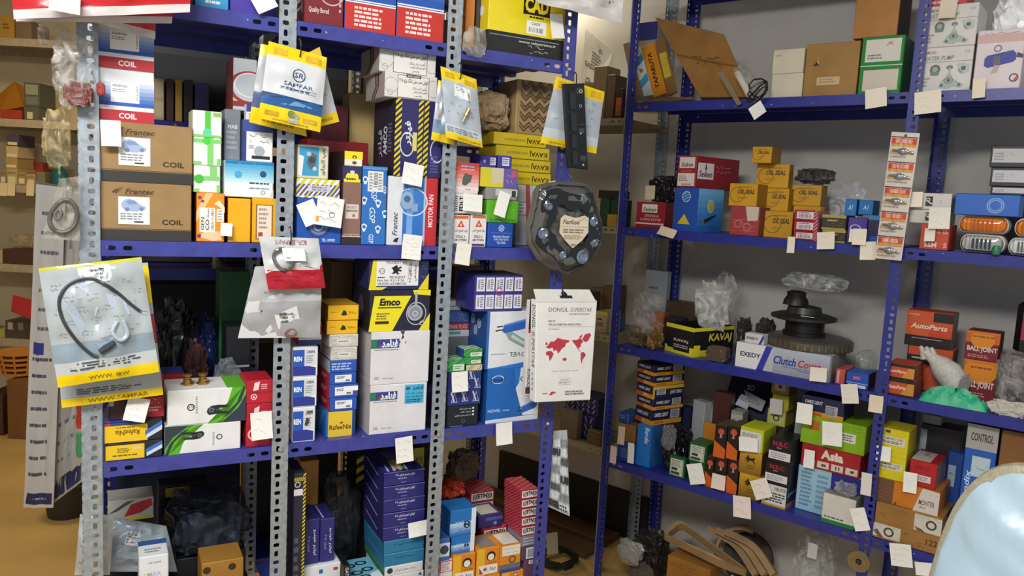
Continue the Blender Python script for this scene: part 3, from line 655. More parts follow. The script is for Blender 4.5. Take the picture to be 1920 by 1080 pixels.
def pulley(px, on, lab, d):
    return box('carton', lab, UL, px, d, .17, 'dedcd8', on, flap=0, F=[('r', .24, .03, .84, .93, '54504e'), ('r', .25, .05, .83, .91, 'e6e4e0'), ('r', .4, .85, .68, .98, '3a3636'), ('t', 'ARKAN SARAAT', .42, .87, .66, .95, 'dcdad6'), ('t', fa('فولی سر میل لنگ پژو ۴۰۵'), .27, .6, .81, .82, '1a1818', {'b': .02}), ('t', fa('باکیفیت عالی ماندگار'), .52, .38, .8, .5, '2a2626'), ('t', fa('خودروهای ایرانی'), .54, .25, .8, .36, '2a2626'), ('t', fa('پارس'), .56, .1, .7, .2, '2a2626'),
        ('o', .12, .5, .3, .02, 'b4b0ae'), ('o', .93, .5, .35, .02, 'b4b0ae'), ('o', .1, .2, .12, .02, 'b4b0ae')], L=[('r', 0, 0, 1, 1, 'a29a94'), ('p', [(.3,0),(.38,0),(.6,.5),(.55,1),(.47,1),(.52,.5)], '2f5a46'), ('p', [(.42,0),(.5,0),(.72,.5),(.68,1),(.6,1),(.65,.5)], '7c2a2a')])
p1 = pulley((721, 139, 820, 188), pu, 'white pulley box with Persian lettering, lower of two on purple box', .012)
pulley((711, 91, 818, 138), p1, 'white pulley box with Persian lettering, upper one under the top rail', .03)
box('carton', 'bright red carton behind the small boxes of the second bay', UL, (575, 264, 690, 330), .2, .1, 'a5202c', zm)
box('carton', 'dark maroon carton with grey panel standing at the back of second bay', UL, (585, 195, 653, 262), .32, .1, '5c1e26', zm, F=[('r', .1, .0, 1, .14, '6d6a70'), ('l', .2, .04, .9, .1, 1, 'b0aeb4')])
box('carton', 'plain cream carton at the back of second bay', UL, (655, 176, 712, 246), .36, .08, 'c9ae74', zm)

# ------------------------------------------------------------------ left rack, middle shelf, third bay
def ydc(px, lab): return box('carton', lab, UL, px, .012, .1, 'e9e6e4', zm, F=[('r', .08, .88, .92, .98, 'd8703a'), ('p', [(.28,.62),(.72,.62),(.5,.84)], 'd04a2a'), ('p', [(.42,.66),(.58,.66),(.5,.75)], 'f0d8d0'), ('t', fa('وایر شمع تندر'), .12, .44, .88, .56, '2a262c'), ('t', 'YDC.1', .2, .28, .75, .36, '2a262c', {'b': .02}), ('t', '28177000', .14, .18, .86, .25, '2a262c'), ('r', .1, .03, .9, .1, '5a3c7a')])
y1 = ydc((848, 403, 880, 458), 'white and orange ignition box with red triangle, beside third post'); y2 = ydc((882.5, 402, 912, 458), 'white and orange ignition box with red triangle, left of dark blue box')
w1 = box('carton', 'white box with bold black vertical lettering and a note stuck on', UL, (850, 364, 905, 402), .014, .1, 'e6e6e4', y1, F=[('r', .05, .1, .34, .9, 'd8d8d6'), ('t', 'FDLT', .2, .12, .34, .88, '1a1a1c', {'r': 90, 'b': .04}), ('l', .04, .1, .16, .9, 8, INK)])
note(w1, UL, (885, 380), (36, 32), .004, -3, 2)
box('carton', 'red and white fading carton with grey oval picture by third post', UL, (853, 305, 898, 363), .014, .08, 'eadbd8', w1, F=[('g', 0, .1, 1, 1, 'efe2de', 'd23a32'), ('r', .2, .83, .84, .93, '6a4a8a'), ('t', 'PEUGEOT KALA', .24, .85, .8, .91, 'e8e0ee'), ('t', 'the lubes market', .24, .76, .8, .81, 'f4e4e2'), ('p', [(.32,.5),(.42,.68),(.56,.62),(.72,.62),(.66,.4),(.45,.26),(.3,.3)], '57625c'), ('t', 'Ina Ina', .45, .12, .66, .17, '5a4a4a')])
vb = box('carton', 'deep blue carton with white round emblem and lines of white print', UL, (915, 418, 962, 460), .012, .12, '1f4fae', zm, F=[('o', .52, .78, .13, .03, 'c8d6ee'), ('t', 'W', .45, .68, .59, .85, 'c8d6ee'), ('r', .1, .58, .95, .6, '5a86cc'), ('t', 'Genuine Sounds', .2, .4, .85, .5, 'd4e0f2'), ('t', 'PURE HELP SRTS', .24, .28, .82, .36, 'd4e0f2'), ('t', 'TEL.WEB', .35, .14, .7, .24, 'd4e0f2')])
gb = box('carton', 'bright green box with dark small print, on the deep blue carton', UL, (911, 376, 972, 417), .016, .12, '62b82c', vb, F=[('t', 'SE. CENTRAL CONTROL', .1, .06, .95, .17, '1e4a1a'), ('w', .6, .4, .9, .8, 1, 'b8e09a')], R=[('r', 0, 0, 1, 1, '4a9a24'), ('e', .5, .5, .2, 'cfe8b8')])
gt = box('carton', 'flat silver grey box lying on the bright green box', UL, (911, 352, 970, 375), .02, .11, '8f9290', gb, F=[('r', .3, .35, 1, .9, 'c4c8c8'), ('r', .82, .3, .95, .8, '3a3c40')])
note(gb, UL, (940, 383), (22, 46), -.0, -16, 0)
yp = box('carton', 'box half yellow half purple with white sprig, in third bay', UL, (901, 315, 970, 350), .02, .1, 'd9cc2e', gt, F=[('g', .0, 0, .6, 1, 'd9cc2e', 'd3c83c'), ('r', .3, .2, .62, 1, 'd0c8a4'), ('r', .62, 0, 1, 1, '6a5aa6'), ('w', .66, .1, .96, .8, 2, 'e8e4f4'), ('p', [(.8,.5),(.95,.6),(.98,.9),(.85,.9)], 'c45a6a')])
box('carton', 'small purple box with white window print, left of a pair', UL, (901, 292, 931, 314), .022, .08, '43389a', yp, F=[('r', .6, .2, .95, .85, 'dcdcec'), ('l', .62, .3, .93, .8, 3, '5a5a8a'), ('c', .25, .5, .14, 'b8b4dc')])
box('carton', 'small purple box with white window print, right of a pair', UL, (934, 292, 960, 314), .022, .08, '43389a', yp, F=[('r', .3, .2, .8, .85, 'dcdcec'), ('l', .34, .3, .77, .8, 3, '5a5a8a')])
KY = 'e2c926'
wb = box('carton', 'pale grey carton under the stack of yellow boxes, behind hanging gasket pack', UL, (968, 348, 1040, 458), .13, .16, 'cfd4d6', zm, F=[('r', .02, .5, .25, .72, '3a3c40'), ('r', .03, .51, .24, .71, 'e0e2e2'), ('l', .05, .53, .2, .7, 3, GR), ('p', [(.3,0),(.45,0),(.3,1),(.2,1)], 'b8545a')])
on = wb; names = ['lowest', 'second from below', 'third from below', 'topmost']
for i, px in enumerate(((938, 323, 1033, 348), (934, 299, 1033, 322), (930, 275, 1031, 298), (926, 251, 1025, 274))):
    on = box('carton', 'flat yellow box with upside-down black lettering, %s of the stack' % names[i], UL, px, .13 - .004*i, .13, KY, on, F=[('t', 'KAVAJ', .62, .25, .95, .75, '3a3414', {'r': 180, 'b': .02}), ('t', 'PARTS DRIVE GROUP', .2, .38, .58, .58, '8a7a22', {'r': 180})], group='stack of flat yellow boxes')
zz = []
for i in range(5):
    for j in range(7):
        x, y = .1+.13*j, .04+.19*i
        for k in (0, .065): zz += [('p', [(x,y+k),(x+.13,y+k+(.1 if j % 2 else -.0)+.0),(x+.13,y+k+(.1 if j % 2 else 0)+.035),(x,y+k+.035)], '5a4632')] if j % 2 else [('p', [(x,y+k+.1),(x+.13,y+k),(x+.13,y+k+.035),(x,y+k+.135)], '5a4632')]
box('carton', 'brown carton with black zigzag print, on the stack of yellow boxes', UL, (968, 152, 1036, 250), .12, .14, 'b09468', on, F=zz, kind='brown')
lump('paper_bag', 'crumpled brown paper bag stuffed beside the zigzag carton', UL, (899, 166, 964, 250), .12, .13, mat('9a8262', .7, 0, 'brown'), on, 5, .3)
note(BL['m', 1], UL, (771, 463), (36, 46), -.004, -5, 5)
note(BL['m', 2], UL, (867, 476), (28, 40), -.004, -8, 2, col='efedde')
# ------------------------------------------------------------------ left rack, lower shelf, first bay
YL = 'eac21c'
def rafee(px, on, lab, f):
    return box('carton', lab, UL, px, .012, .14, '23272e', on, F=f + [('p', [(.7,.5),(1,.95),(1,.6),(.7,.25)], '3d6ab8'), ('p', [(.72,.3),(1,.72),(1,.5),(.72,.1)], 'c9d6e8')], T=[('r', 0, 0, 1, 1, '2a2e36'), ('r', 0, .0, .6, .4, '3b4a9c')], flap=0)
ra = rafee((198, 828, 304, 872), zl, 'black box with yellow label and blue flash, lower one by first post', [('r', 0, .04, .68, .86, YL), ('l', .2, .4, .45, .7, 3, '6a5a1a'), ('r', .48, .58, .62, .72, 'd9c9a8'), ('l', .12, .2, .6, .34, 1, '6a5a1a')])
rb = rafee((196, 790, 304, 827), ra, 'black box with yellow label and upside-down lettering, upper one by first post', [('r', 0, .02, .74, .84, YL), ('t', 'RafeeNia', .18, .34, .6, .6, '6a4a10', {'r': 180, 'b': .02}), ('l', .2, .68, .56, .78, 1, '8a6a1a'), ('r', 0, .86, .6, .97, '32469c'), ('r', 0, .86, .1, .97, 'c0303a')])
note(rb, UL, (256, 767), (42, 44), -.0, -14, 3)
box('carton', 'red box with white emblem above yellow label boxes, behind hanging hose bag', UL, (266, 744, 308, 790), .03, .1, 'a8222c', rb, F=[('w', .3, .66, .8, .95, 2, 'e6cfd0'), ('l', .3, .3, .9, .55, 2, 'd8a8aa')])
box('carton', 'dark maroon box with silver cap, behind hanging hose bag', UL, (204, 752, 236, 790), .03, .09, '4c2630', rb, F=[('r', 0, .75, .3, 1, 'b9bcc2')])
def kit(px, on, lab, up):
    f = [('p', [(.84,1),(1,1),(1,.0),(.5,.0),(.8,.45)], '2f3b46'), ('p', [(.82,1),(.96,1),(.88,.55),(.72,.22),(.5,.0),(.62,.0),(.8,.24),(.94,.6),(1,1),(1,.78),(.9,.4),(.68,.0)], '5cae2a'), ('l', .35, .3, .38, .8, 9, GR), ('o', .29, .5, .1, .03, '33363a'), ('w', .25, .42, .33, .58, 1, '33363a'),
         ('p', [(.5,.42),(.55,.5),(.63,.52),(.76,.5),(.77,.44),(.65,.42),(.66,.34),(.78,.3),(.77,.24),(.62,.26),(.52,.24),(.49,.32)], '23262a'), ('c', .55, .38, .07, '6a7076'), ('c', .55, .38, .035, '23262a'), ('r', .6, .36, .68, .4, '4a5056')]
    if up: f = [(t[0],) + (([(1-a, 1-b) for a, b in t[1]],) + t[2:] if t[0] == 'p' else (1-t[3], 1-t[4], 1-t[1], 1-t[2]) + t[5:] if t[0] in 'rlw' else (1-t[1], 1-t[2]) + t[3:]) for t in f]
    return box('carton', lab, UL, px, .012, .13, 'e4e6e6', on, F=f, T=[('r', .75, 0, 1, 1, '5cae2a')], flap=0)
k1 = kit((309, 795, 451, 858), zl, 'white, green and grey parts box with upside-down tool picture, lower one', 1)
k2 = kit((314, 729, 461, 794), k1, 'white, green and grey parts box with tool picture, brass fittings on top', 0)
for i, (x, y) in enumerate(((352, 716), (381, 714))):
    s_, z_ = at(UL, .06, (x, y)); o = link('brass_fitting', None, None, fr(UL, .07, s_, k2.top+.0006))
    tag(o, ['brass pipe fitting with flared cap, left one on the white green box', 'brass pipe fitting with flared cap, right one on the white green box'][i], 'fitting')
    br_ = mat('b58d4a', .3, .8, 'steel')
    bm = bmesh.new(); lathe(bm, [(0, 0), (.017, 0), (.017, .004), (.011, .005), (.011, .014)], 6); mesh('hex_base', bm, br_, o)
    bm = bmesh.new(); lathe(bm, [(.007, .014), (.007, .021), (.012, .023), (.012, .028), (.004, .029), (0, .029)], 16); mesh('cap', bm, br_, o)
def redbox(px, on, lab): return box('carton', lab, UL, px, .012, .11, 'b81f33', on, F=[('o', .28, .3, .13, .04, 'e9c6ca'), ('p', [(.22,.24),(.34,.24),(.28,.38)], 'e9c6ca'), ('p', [(.25,.55),(.45,.6),(.5,.95),(.3,.9)], 'ecd4d6'), ('l', .55, .6, .85, .85, 3, 'e3b0b6'), ('r', 0, .47, 1, .49, '8c1626')], L=[('w', .2, .5, .8, .9, 2, 'e9c6ca'), ('o', .5, .25, .14, .03, 'e9c6ca')])
r1 = redbox((462, 757, 510, 845), zl, 'tall red carton with white hexagon emblem and paper note, lower one')
note(r1, UL, (490, 797), (40, 52), -.004, 3, 2)
r2 = redbox((462, 713, 512, 756), r1, 'red carton with white emblem, on top of the taller red one')
box('carton', 'red carton with blue lid behind the white green tool boxes', UL, (305, 701, 345, 800), .2, .09, 'b22a2c', zl, T=[('r', 0, 0, 1, 1, '3a4a8c')])
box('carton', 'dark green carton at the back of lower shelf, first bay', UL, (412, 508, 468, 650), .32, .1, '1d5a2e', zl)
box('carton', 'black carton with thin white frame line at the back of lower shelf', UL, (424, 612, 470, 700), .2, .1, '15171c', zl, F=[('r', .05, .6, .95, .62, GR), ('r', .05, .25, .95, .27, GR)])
DK = mat('23262c', .3, 0, 'smoke'); NB = mat('16224f', .35, 0, 'card'); BKB = mat('17181c', .28, 0, 'card')
lump('black_bag', 'black crumpled plastic bag at the back of lower shelf, first bay', UL, (290, 560, 372, 700), .32, .13, BKB, zl, 11, .5)
lump('blue_bag', 'navy blue crumpled bag behind the tool boxes on lower shelf', UL, (374, 588, 412, 700), .32, .12, NB, zl, 12, .4)
lump('grey_bag', 'pale grey crumpled bag beside tall red carton on lower shelf', UL, (398, 672, 455, 735), .16, .1, mat('9a9ea4', .4, 0, 'film'), zl, 13, .4)
lump('maroon_part', 'dark reddish bundle of small parts behind red and blue carton', UL, (348, 640, 394, 735), .17, .1, mat('3c1d20', .5, 0, 'card'), zl, 14, .5, cat='parts')
# ------------------------------------------------------------------ second bay
def ren(px, on, lab, pic=0):
    f = [('r', 0, .06, .46, .9, '2458b4'), ('p', [(.0,.04),(.92,.04),(.92,.3),(.6,.36),(0,.34)], '2d3a92'), ('t', 'REN', .04, .52, .36, .68, 'eef2f8', {'b': .04}), ('r', .46, .38, .9, .92, 'd5d9de'), ('t', 'LIREN', .56, .78, .86, .87, INK, {'b': .03}), ('l', .52, .44, .86, .72, 4, GR)]
    if pic: f += [('p', [(.52,.5),(.6,.7),(.74,.66),(.72,.54),(.62,.46)], '3a3c40'), ('r', .6, .82, .88, .9, '5a5c60')]
    return box('carton', lab, UL, px, .012, .13, 'e6eaee', on, F=f, flap=0)
l1 = ren((549, 764, 591, 823), zl, 'blue and white carton with part picture, lowest of three by second post', 1)
l2 = ren((549, 707, 594, 763), l1, 'blue and white carton with grey label, middle of three by second post')
l3 = ren((549, 650, 596, 706), l2, 'blue and white carton with grey label, top one of three by second post')
box('carton', 'small red, white and blue box behind second post, on blue white cartons', UL, (560, 603, 603, 649), .03, .1, 'c02a38', l3, F=[('r', 0, 0, 1, .22, '33407c'), ('r', 0, .22, 1, .42, 'd8dadf'), ('t', 'EJ', .55, .68, .8, .8, 'f2dcde'), ('l', .4, .5, .9, .6, 1, 'e8b8bc')])
D2 = .05
sr = box('carton', 'yellow fronted box with brown lettering between blue cartons and white cartons', UL, (612, 771, 666, 823), .03, .13, '2a6cb8', zl, F=[('r', .06, 0, .88, 1, 'e2c038'), ('t', 'RafeeNia', .1, .28, .86, .48, '5a3a12', {'b': .02}), ('p', [(.45,.52),(.52,.6),(.58,.55),(.5,.5)], '5a3a12'), ('r', .9, 0, 1, 1, '2a3c6a')], L=[('p', [(0,0),(.4,0),(.9,1),(.3,1)], '4f9ad8'), ('r', 0, .2, .2, .7, 'd8c24a')])
def fil(px, on, lab, side, f, base='2c56b4'): return box('carton', lab, UL, px, .03, .13, base, on, F=f, L=[('r', 0, 0, 1, 1, side), ('l', .3, .3, .8, .7, 2, 'd8c4c4')])
lblf = [('r', .2, .2, .82, .82, 'e9edf2'), ('l', .26, .5, .6, .72, 2, INK), ('r', .6, .28, .76, .4, '5a5e66')]
b1 = fil((618, 746, 669, 770), sr, 'blue box with red side and white label, lowest of three', 'b02a3c', lblf)
b2 = fil((617, 721, 671, 745), b1, 'blue box with red side and two white labels, middle of three', 'b02a3c', lblf + [('r', .5, .5, 1, .86, 'f2f4f6')])
b3 = fil((618, 699, 668, 720), b2, 'blue box with red side and white label, top one of three', 'b02a3c', lblf)
b4 = fil((619, 676, 669, 698), b3, 'blue box with grey side and pale blue lines of print', 'a8aab0', [('l', .06, .2, .94, .85, 3, 'a8c4ee')])
def camo(px, on, lab): return box('carton', lab, UL, px, .03, .13, 'd4d0ca', on, F=[('w', .02, .02, .98, .98, 5, '8a847c'), ('w', .02, .05, .98, .95, 4, '6f6a64'), ('r', .25, .3, .75, .62, 'dedbd6'), ('l', .3, .38, .7, .54, 1, '7a756f')], L=[('w', .1, .1, .9, .9, 3, '7a746c'), ('r', .2, .2, .8, .8, 'b4aea8')])
b5 = camo((621, 651, 670, 675), b4, 'white box with scribbly grey print, lower of two'); b6 = camo((618, 627, 672, 650), b5, 'white box with scribbly grey print, upper of two')
def yel(px, on, lab): return box('carton', lab, UL, px, .03, .13, 'ecb81a', on, F=[('p', [(.42,.35),(.5,.68),(.58,.6),(.62,.35),(.5,.3)], '2d3226'), ('l', .08, .5, .36, .58, 1, '9a7818'), ('l', .66, .42, .92, .58, 2, '9a7818')], L=[('r', 0, 0, 1, 1, '6e5020')], T=[('r', 0, 0, 1, 1, 'c9962a')])
b7 = yel((613, 601, 671, 626), b6, 'yellow box with black part picture, lower of two'); b8 = yel((615, 572, 673, 600), b7, 'yellow box with black part picture, upper of two')
QM = fa('فنامد')
def qm(px, on, lab, extra=()):
    return box('carton', lab, UL, px, .012, .17, 'e0e0e6', on, F=[('r', 0, .69, .1, .86, '2f7a5c'), ('r', .1, .69, .47, .86, '31468e'), ('t', QM, .17, .705, .45, .85, 'eef0f6', {'b': .05}), ('p', [(.12,.71),(.17,.71),(.21,.76),(.16,.76)], 'c0404a'), ('t', 'VehiclesPartsSupplying', .05, .64, .46, .675, '6a6e78'), ('l', .07, .1, .17, .16, 2, GR), ('t', fa('شرکت فنامد'), .2, .1, .38, .14, '6a6e78')] + list(extra), L=[('r', 0, .0, 1, 1, 'bcb6b4'), ('l', .3, .1, .8, .2, 2, '9a9498')])
q1 = qm((693, 720, 799, 823), zl, 'large white carton with blue emblem and cyan sticker, lower of two', [('r', .6, .58, .94, .97, '45b4dc'), ('t', QM, .74, .86, .93, .95, '1e3a6a', {'b': .04}), ('l', .62, .85, .72, .94, 1, '1e3a6a'), ('t', fa('ضمانت نامه دارد'), .63, .76, .92, .82, '1e3a6a'), ('t', '021-66345678', .63, .7, .92, .74, '1e3a6a'), ('l', .63, .6, .92, .68, 2, '1e3a6a')])
q2 = qm((695, 621, 805, 719), q1, 'large white carton with blue emblem and torn top, upper of two', [('p', [(.48,1),(.56,1),(.53,.93),(.55,.88),(.5,.84),(.52,.93)], '35333a'), ('p', [(.46,.8),(.49,.82),(.48,.76)], '35333a'), ('p', [(.57,.8),(.59,.8),(.57,.75)], '35333a')])
em = box('carton', 'yellow and black pump carton with chrome cover picture, on white cartons', UL, (692, 544, 806, 620), .014, .16, '24243a', q2, F=[('p', [(0,0),(.38,0),(.68,.86),(.08,.86)], 'ecdf22'), ('p', [(.74,.86),(1,1),(1,.86),(.98,1),(.7,1)], 'ecdf22'), ('p', [(.82,0),(1,.42),(1,0)], 'ecdf22'), ('p', [(.72,.9),(.72,1),(1,1),(1,.86)], 'ecdf22'), ('t', 'Emco', .16, .62, .5, .8, '23222c', {'b': .05, 'i': .15}), ('r', .14, .56, .52, .59, '23222c'), ('l', .12, .28, .34, .46, 3, '7a7420'), ('r', .1, .18, .32, .25, '4a2a2a'),
    ('o', .77, .42, .26, .02, 'c5c7d2', 1.1), ('c', .75, .44, .2, 'a9adb8'), ('c', .75, .44, .15, '8b909c'), ('o', .75, .42, .07, .02, 'd4d7de'), ('o', .87, .18, .06, .02, 'c5c7d2'), ('r', .74, .6, .78, .95, 'a9adb8')], L=[('r', 0, 0, 1, 1, '191b24'), ('e', .5, .5, .22, '3c3f4a', 1.4)])
pg = box('carton', 'navy and yellow carton with white lion emblem label, under the rail', UL, (692, 488, 804, 541), .016, .15, '272a58', em, F=[('p', [(0,0),(.06,1),(.2,1),(.12,.1),(.3,.1),(.22,0)], 'e6d522'), ('p', [(.82,0),(1,.55),(1,0)], 'e6d522'), ('r', .12, .14, .82, 1, 'e8e9ec'), ('t', 'PEUGEOT 405', .28, .88, .62, .97, '2c2c34'), ('t', 'PEUGEOT', .34, .38, .6, .47, '2c2c34'), ('l', .14, .38, .3, .46, 1, '2c2c34'), ('t', 'Part No: R1113126', .14, .28, .58, .36, '2c2c34'), ('t', 'WESTERN AUTOMOTIVE', .14, .17, .62, .25, '2c2c34'), ('o', .21, .64, .1, .02, '5a5a64'), ('w', .17, .58, .25, .7, 1, '5a5a64'),
    ('p', [(.36,.56),(.4,.6),(.39,.68),(.36,.74),(.4,.78),(.44,.84),(.47,.8),(.46,.74),(.52,.8),(.53,.74),(.48,.7),(.54,.66),(.52,.62),(.47,.64),(.48,.56),(.52,.54),(.46,.52),(.44,.58),(.41,.54)], '1a1a20'), ('w', .64, .2, .7, .9, 1, '2c2c34'), ('t', fa('واتر پمپ ۴۰۵'), .66, .25, .71, .9, '2c2c34', {'r': 90}), ('t', fa('شماره فنی'), .74, .3, .79, .85, '2c2c34', {'r': 90}), ('w', .86, .3, .96, .9, 2, '8a8ca8')])
for px, c, l in (((622, 490, 662, 560), '7c5c34', 'brown carton at the back of lower shelf, behind yellow boxes'), ((664, 494, 705, 560), '6a4c2c', 'darker brown carton behind the lion emblem carton')):
    box('carton', l, UL, px, .3, .12, c, zl, kind='brown')
# ------------------------------------------------------------------ third bay
bk = box('carton', 'black box with three white ticked lines and round emblem', UL, (838, 761, 896, 806), .012, .12, '1b222c', zl, F=[('r', .8, .82, .86, .9, 'e6e8ea'), ('r', .8, .66, .86, .74, 'e6e8ea'), ('r', .8, .5, .86, .58, 'e6e8ea'), ('t', fa('پمپ بنزین کامل'), .38, .8, .76, .9, 'd4d8dc'), ('t', fa('درجه باک'), .42, .65, .76, .74, 'd4d8dc'), ('t', fa('سه راهی بنزین انژکتور'), .24, .49, .76, .58, 'd4d8dc'), ('o', .52, .26, .09, .02, '6a727c'), ('r', .1, .02, .5, .04, '9aa2aa')])
tri = []
for x, y in ((.1,.1),(.42,.12),(.75,.1),(.12,.5),(.45,.52),(.78,.5),(.6,.78)): tri += [('p', [(x,y),(x+.2,y),(x+.19,y+.02),(x+.02,y+.02)], 'aab4dc'), ('p', [(x,y),(x+.1,y+.3),(x+.12,y+.28),(x+.02,y)], 'aab4dc'), ('p', [(x+.2,y),(x+.1,y+.3),(x+.11,y+.26),(x+.18,y)], 'aab4dc'), ('p', [(x-.02,y+.3),(x+.02,y+.32),(x+.12,y+.04),(x+.08,y+.02)], 'c8ccd8')]
nb = box('carton', 'navy box patterned with white triangles and a paper note', UL, (840, 697, 902, 760), .014, .12, '28347c', bk, F=tri)
note(nb, UL, (861, 715), (30, 38), .0, 2, 2, ink='b09a9a')
gs = [('s', 0, .0, 1, 1, 2, '2f8a44', .6), ('r', .35, .1, .95, .6, 'dfe8dc'), ('l', .42, .2, .88, .5, 2, '5a8a5a')]
ga = box('carton', 'green and white striped little box, left front of navy triangle box', UL, (838, 674, 872, 696), .016, .06, '48a85a', nb, F=gs, T=[('s', 0, 0, 1, 1, 3, 'd4e8d4', .6)])
yb2 = box('carton', 'black, yellow and white streaked little box on navy triangle box', UL, (874, 683, 904, 696), .016, .06, '2a2a34', nb, F=[('s', 0, 0, 1, 1, 3, 'd9c04a', 1.2), ('s', 0, .1, 1, .9, 2, 'e4e4e4', 1.2)])
gb2 = box('carton', 'green and white striped little box, lower of two at right', UL, (873, 670, 903, 682), .016, .06, '48a85a', yb2, F=gs)
gb3 = box('carton', 'green and white striped little box, upper of two at right', UL, (870, 655, 905, 669), .016, .06, '48a85a', gb2, F=gs, T=[('s', 0, 0, 1, 1, 3, 'd4e8d4', .6)], L=[('r', 0, 0, 1, 1, '2c4a8a')])
def pump(x, y, sx, sy, c='2d62c0'): return [('p', [(x+a*sx, y+b*sy) for a, b in ((0,.1),(.08,0),(.8,.25),(.92,.42),(.95,.62),(.86,.75),(.7,.72),(.05,.45))], c), ('p', [(x+a*sx, y+b*sy) for a, b in ((.05,.36),(.7,.62),(.86,.68),(.7,.72),(.05,.45))], '5f92e0'), ('p', [(x+a*sx, y+b*sy) for a, b in ((-.2,.1),(.02,.16),(.02,.22),(-.2,.17))], '22262c'), ('p', [(x+a*sx, y+b*sy) for a, b in ((-.16,.3),(.02,.34),(.02,.4),(-.16,.37))], '22262c')]
no1 = box('carton', 'blue and white fuel pump carton with oval emblem, lower of two', UL, (912, 690, 1010, 798), .012, .16, '1f68bd', zl, F=[('o', .2, .8, .13, .02, 'cfe2f4', .6), ('t', 'novel', .07, .745, .33, .85, '16325e', {'i': .25, 'b': .02}), ('t', 'NOVEL', .04, .2, .28, .255, 'e2ecf6', {'b': .0}), ('l', .32, .2, .46, .24, 1, '9cc0e8'), ('p', [(.54,.62),(.7,.1),(1,.1),(1,1),(.6,1)], 'e6ebf1'), ('p', [(.54,.62),(.6,.72),(.62,1),(.5,1)], '2f7ad0'), ('t', 'NO', .62, .74, .84, .84, '2d3a50', {'r': 180}), ('p', [(.66,.62),(.9,.66),(.96,.5),(.8,.42)], 'c9d6e2')] + pump(.66, .14, .34, .3) + [('p', [(0,0),(0,.06),(1,.1),(1,0)], 'd9e2ea')], L=[('r', 0, 0, 1, 1, '1a4f96')])
hexs = []
for x, y in ((.35,.8),(.65,.75),(.5,.62)): hexs += [('o', x, y, .07, .012, 'dfe6ee', 1.2), ('c', x, y, .055, '8fa4ba')]
no2 = box('carton', 'blue and white fuel pump carton with pump picture, upper of two', UL, (912, 584, 1006, 689), .014, .16, 'e4e8ee', no1, F=[('r', 0, 0, .05, 1, '2a6ab8'), ('p', [(.36,.62),(.5,.64),(.82,.46),(.86,.36),(.76,.34),(.44,.5)], '8aa39f'), ('p', [(.5,.6),(.78,.44),(.74,.4),(.48,.54)], 'c6d6d2'), ('e', .8, .4, .05, '4a5a5a')] + pump(.3, .62, .66, .34) + [('l', .1, .24, .4, .27, 1, 'a0a4ac'), ('t', 'NOVEL', .46, .2, .94, .28, '4a4e58', {'r': 180, 'i': .2, 'b': -.002}), ('p', [(.0,.0),(1,.12),(1,0)], '2f7ad0')], L=[('r', 0, 0, 1, 1, '1c4a8e')] + hexs)
tw = []
for j in range(2):
    for i in range(5): tw += [('r', .03+.195*i, .08+.48*j, .2+.195*i, .46+.48*j, 'e4e2ec'), ('b', .06+.195*i, .14+.48*j, .1+.195*i, .4+.48*j), ('l', .12+.195*i, .12+.48*j, .18+.195*i, .42+.48*j, 5, '5a5a72')]
tw += [('o', .5, .55, .1, .02, 'b04a6a', 1.2), ('w', .44, .35, .58, .9, 1, 'b04a6a')]
pk = box('carton', 'shrink-wrapped purple pack of boxes showing ten white barcode labels', UL, (890, 516, 980, 583), .016, .14, '3d3a8c', no2, F=tw, T=[('r', 0, 0, 1, 1, '26244a')], rough=.15)
on = box('carton', 'grey lid box at the foot of a small mixed stack behind third post', UL, (838, 632, 880, 800), .14, .1, '70767c', zl)
for px, c, l, f in (((838, 619, 880, 631), 'd0d6d6', 'white and teal thin box in the stack behind third post', [('r', .1, .4, .6, .8, '3fa89c')]), ((838, 606, 880, 618), 'b83038', 'thin red box in the stack behind third post', [('t', 'SPARK PLUGS', .1, .2, .9, .8, 'e4c8ca')]), ((838, 584, 880, 605), '3a5aa0', 'blue box with white sprays in the stack behind third post', [('w', .1, .1, .9, .9, 3, 'c4d0e4')]), ((838, 566, 869, 583), 'c4c8cc', 'white box on top of the stack behind third post', [('l', .2, .3, .8, .6, 1, '7a8088')])):
    on = box('carton', l, UL, px, .14, .1, c, on, F=f)
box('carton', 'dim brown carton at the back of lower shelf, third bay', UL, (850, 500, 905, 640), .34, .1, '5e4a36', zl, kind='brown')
note(BL['l', 1], UL, (757, 842), (32, 48), -.004, 4, 3)
note(BL['l', 2], UL, (944, 812), (30, 42), -.004, 2, 0)

# ------------------------------------------------------------------ left rack, bottom shelf
mx = box('carton', 'tall white carton with small print on bottom shelf, first bay', UL, (261, 1042, 316, 1200), .04, .1, 'e2e6ec', zb, F=[('t', 'CAR HOLDER', .3, .925, .75, .94, '4a4e56'), ('t', 'MAX', .28, .8, .75, .84, 'aab4c0'), ('r', .15, .82, .25, .83, 'd0c030'), ('l', .5, .6, .9, .75, 3, 'b0b8c2')], T=[('r', 0, .7, 1, 1, '2c5a94'), ('l', .2, .2, .8, .5, 2, GR)])
FILM = mat('a9b4bc', .2, 0, 'film')
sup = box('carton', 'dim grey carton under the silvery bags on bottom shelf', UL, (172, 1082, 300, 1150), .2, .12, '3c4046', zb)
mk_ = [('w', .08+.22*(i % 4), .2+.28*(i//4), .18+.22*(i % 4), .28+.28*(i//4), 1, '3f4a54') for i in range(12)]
pouch('grey_bag', 'silvery grey printed pillow bag with barcode sticker on bottom shelf, first bay', UL, [(206, 968), (312, 986), (332, 1072), (150, 1072)], .215, .05, [(0, 1, mat('98a4ac', .2, 0, 'card'))], mk_ + [('r', .34, .5, .55, .78, 'c9ced0'), ('l', .36, .54, .53, .74, 4, '4a4e54')], seed=21, wr=.012, nx=20, tilt=.06)
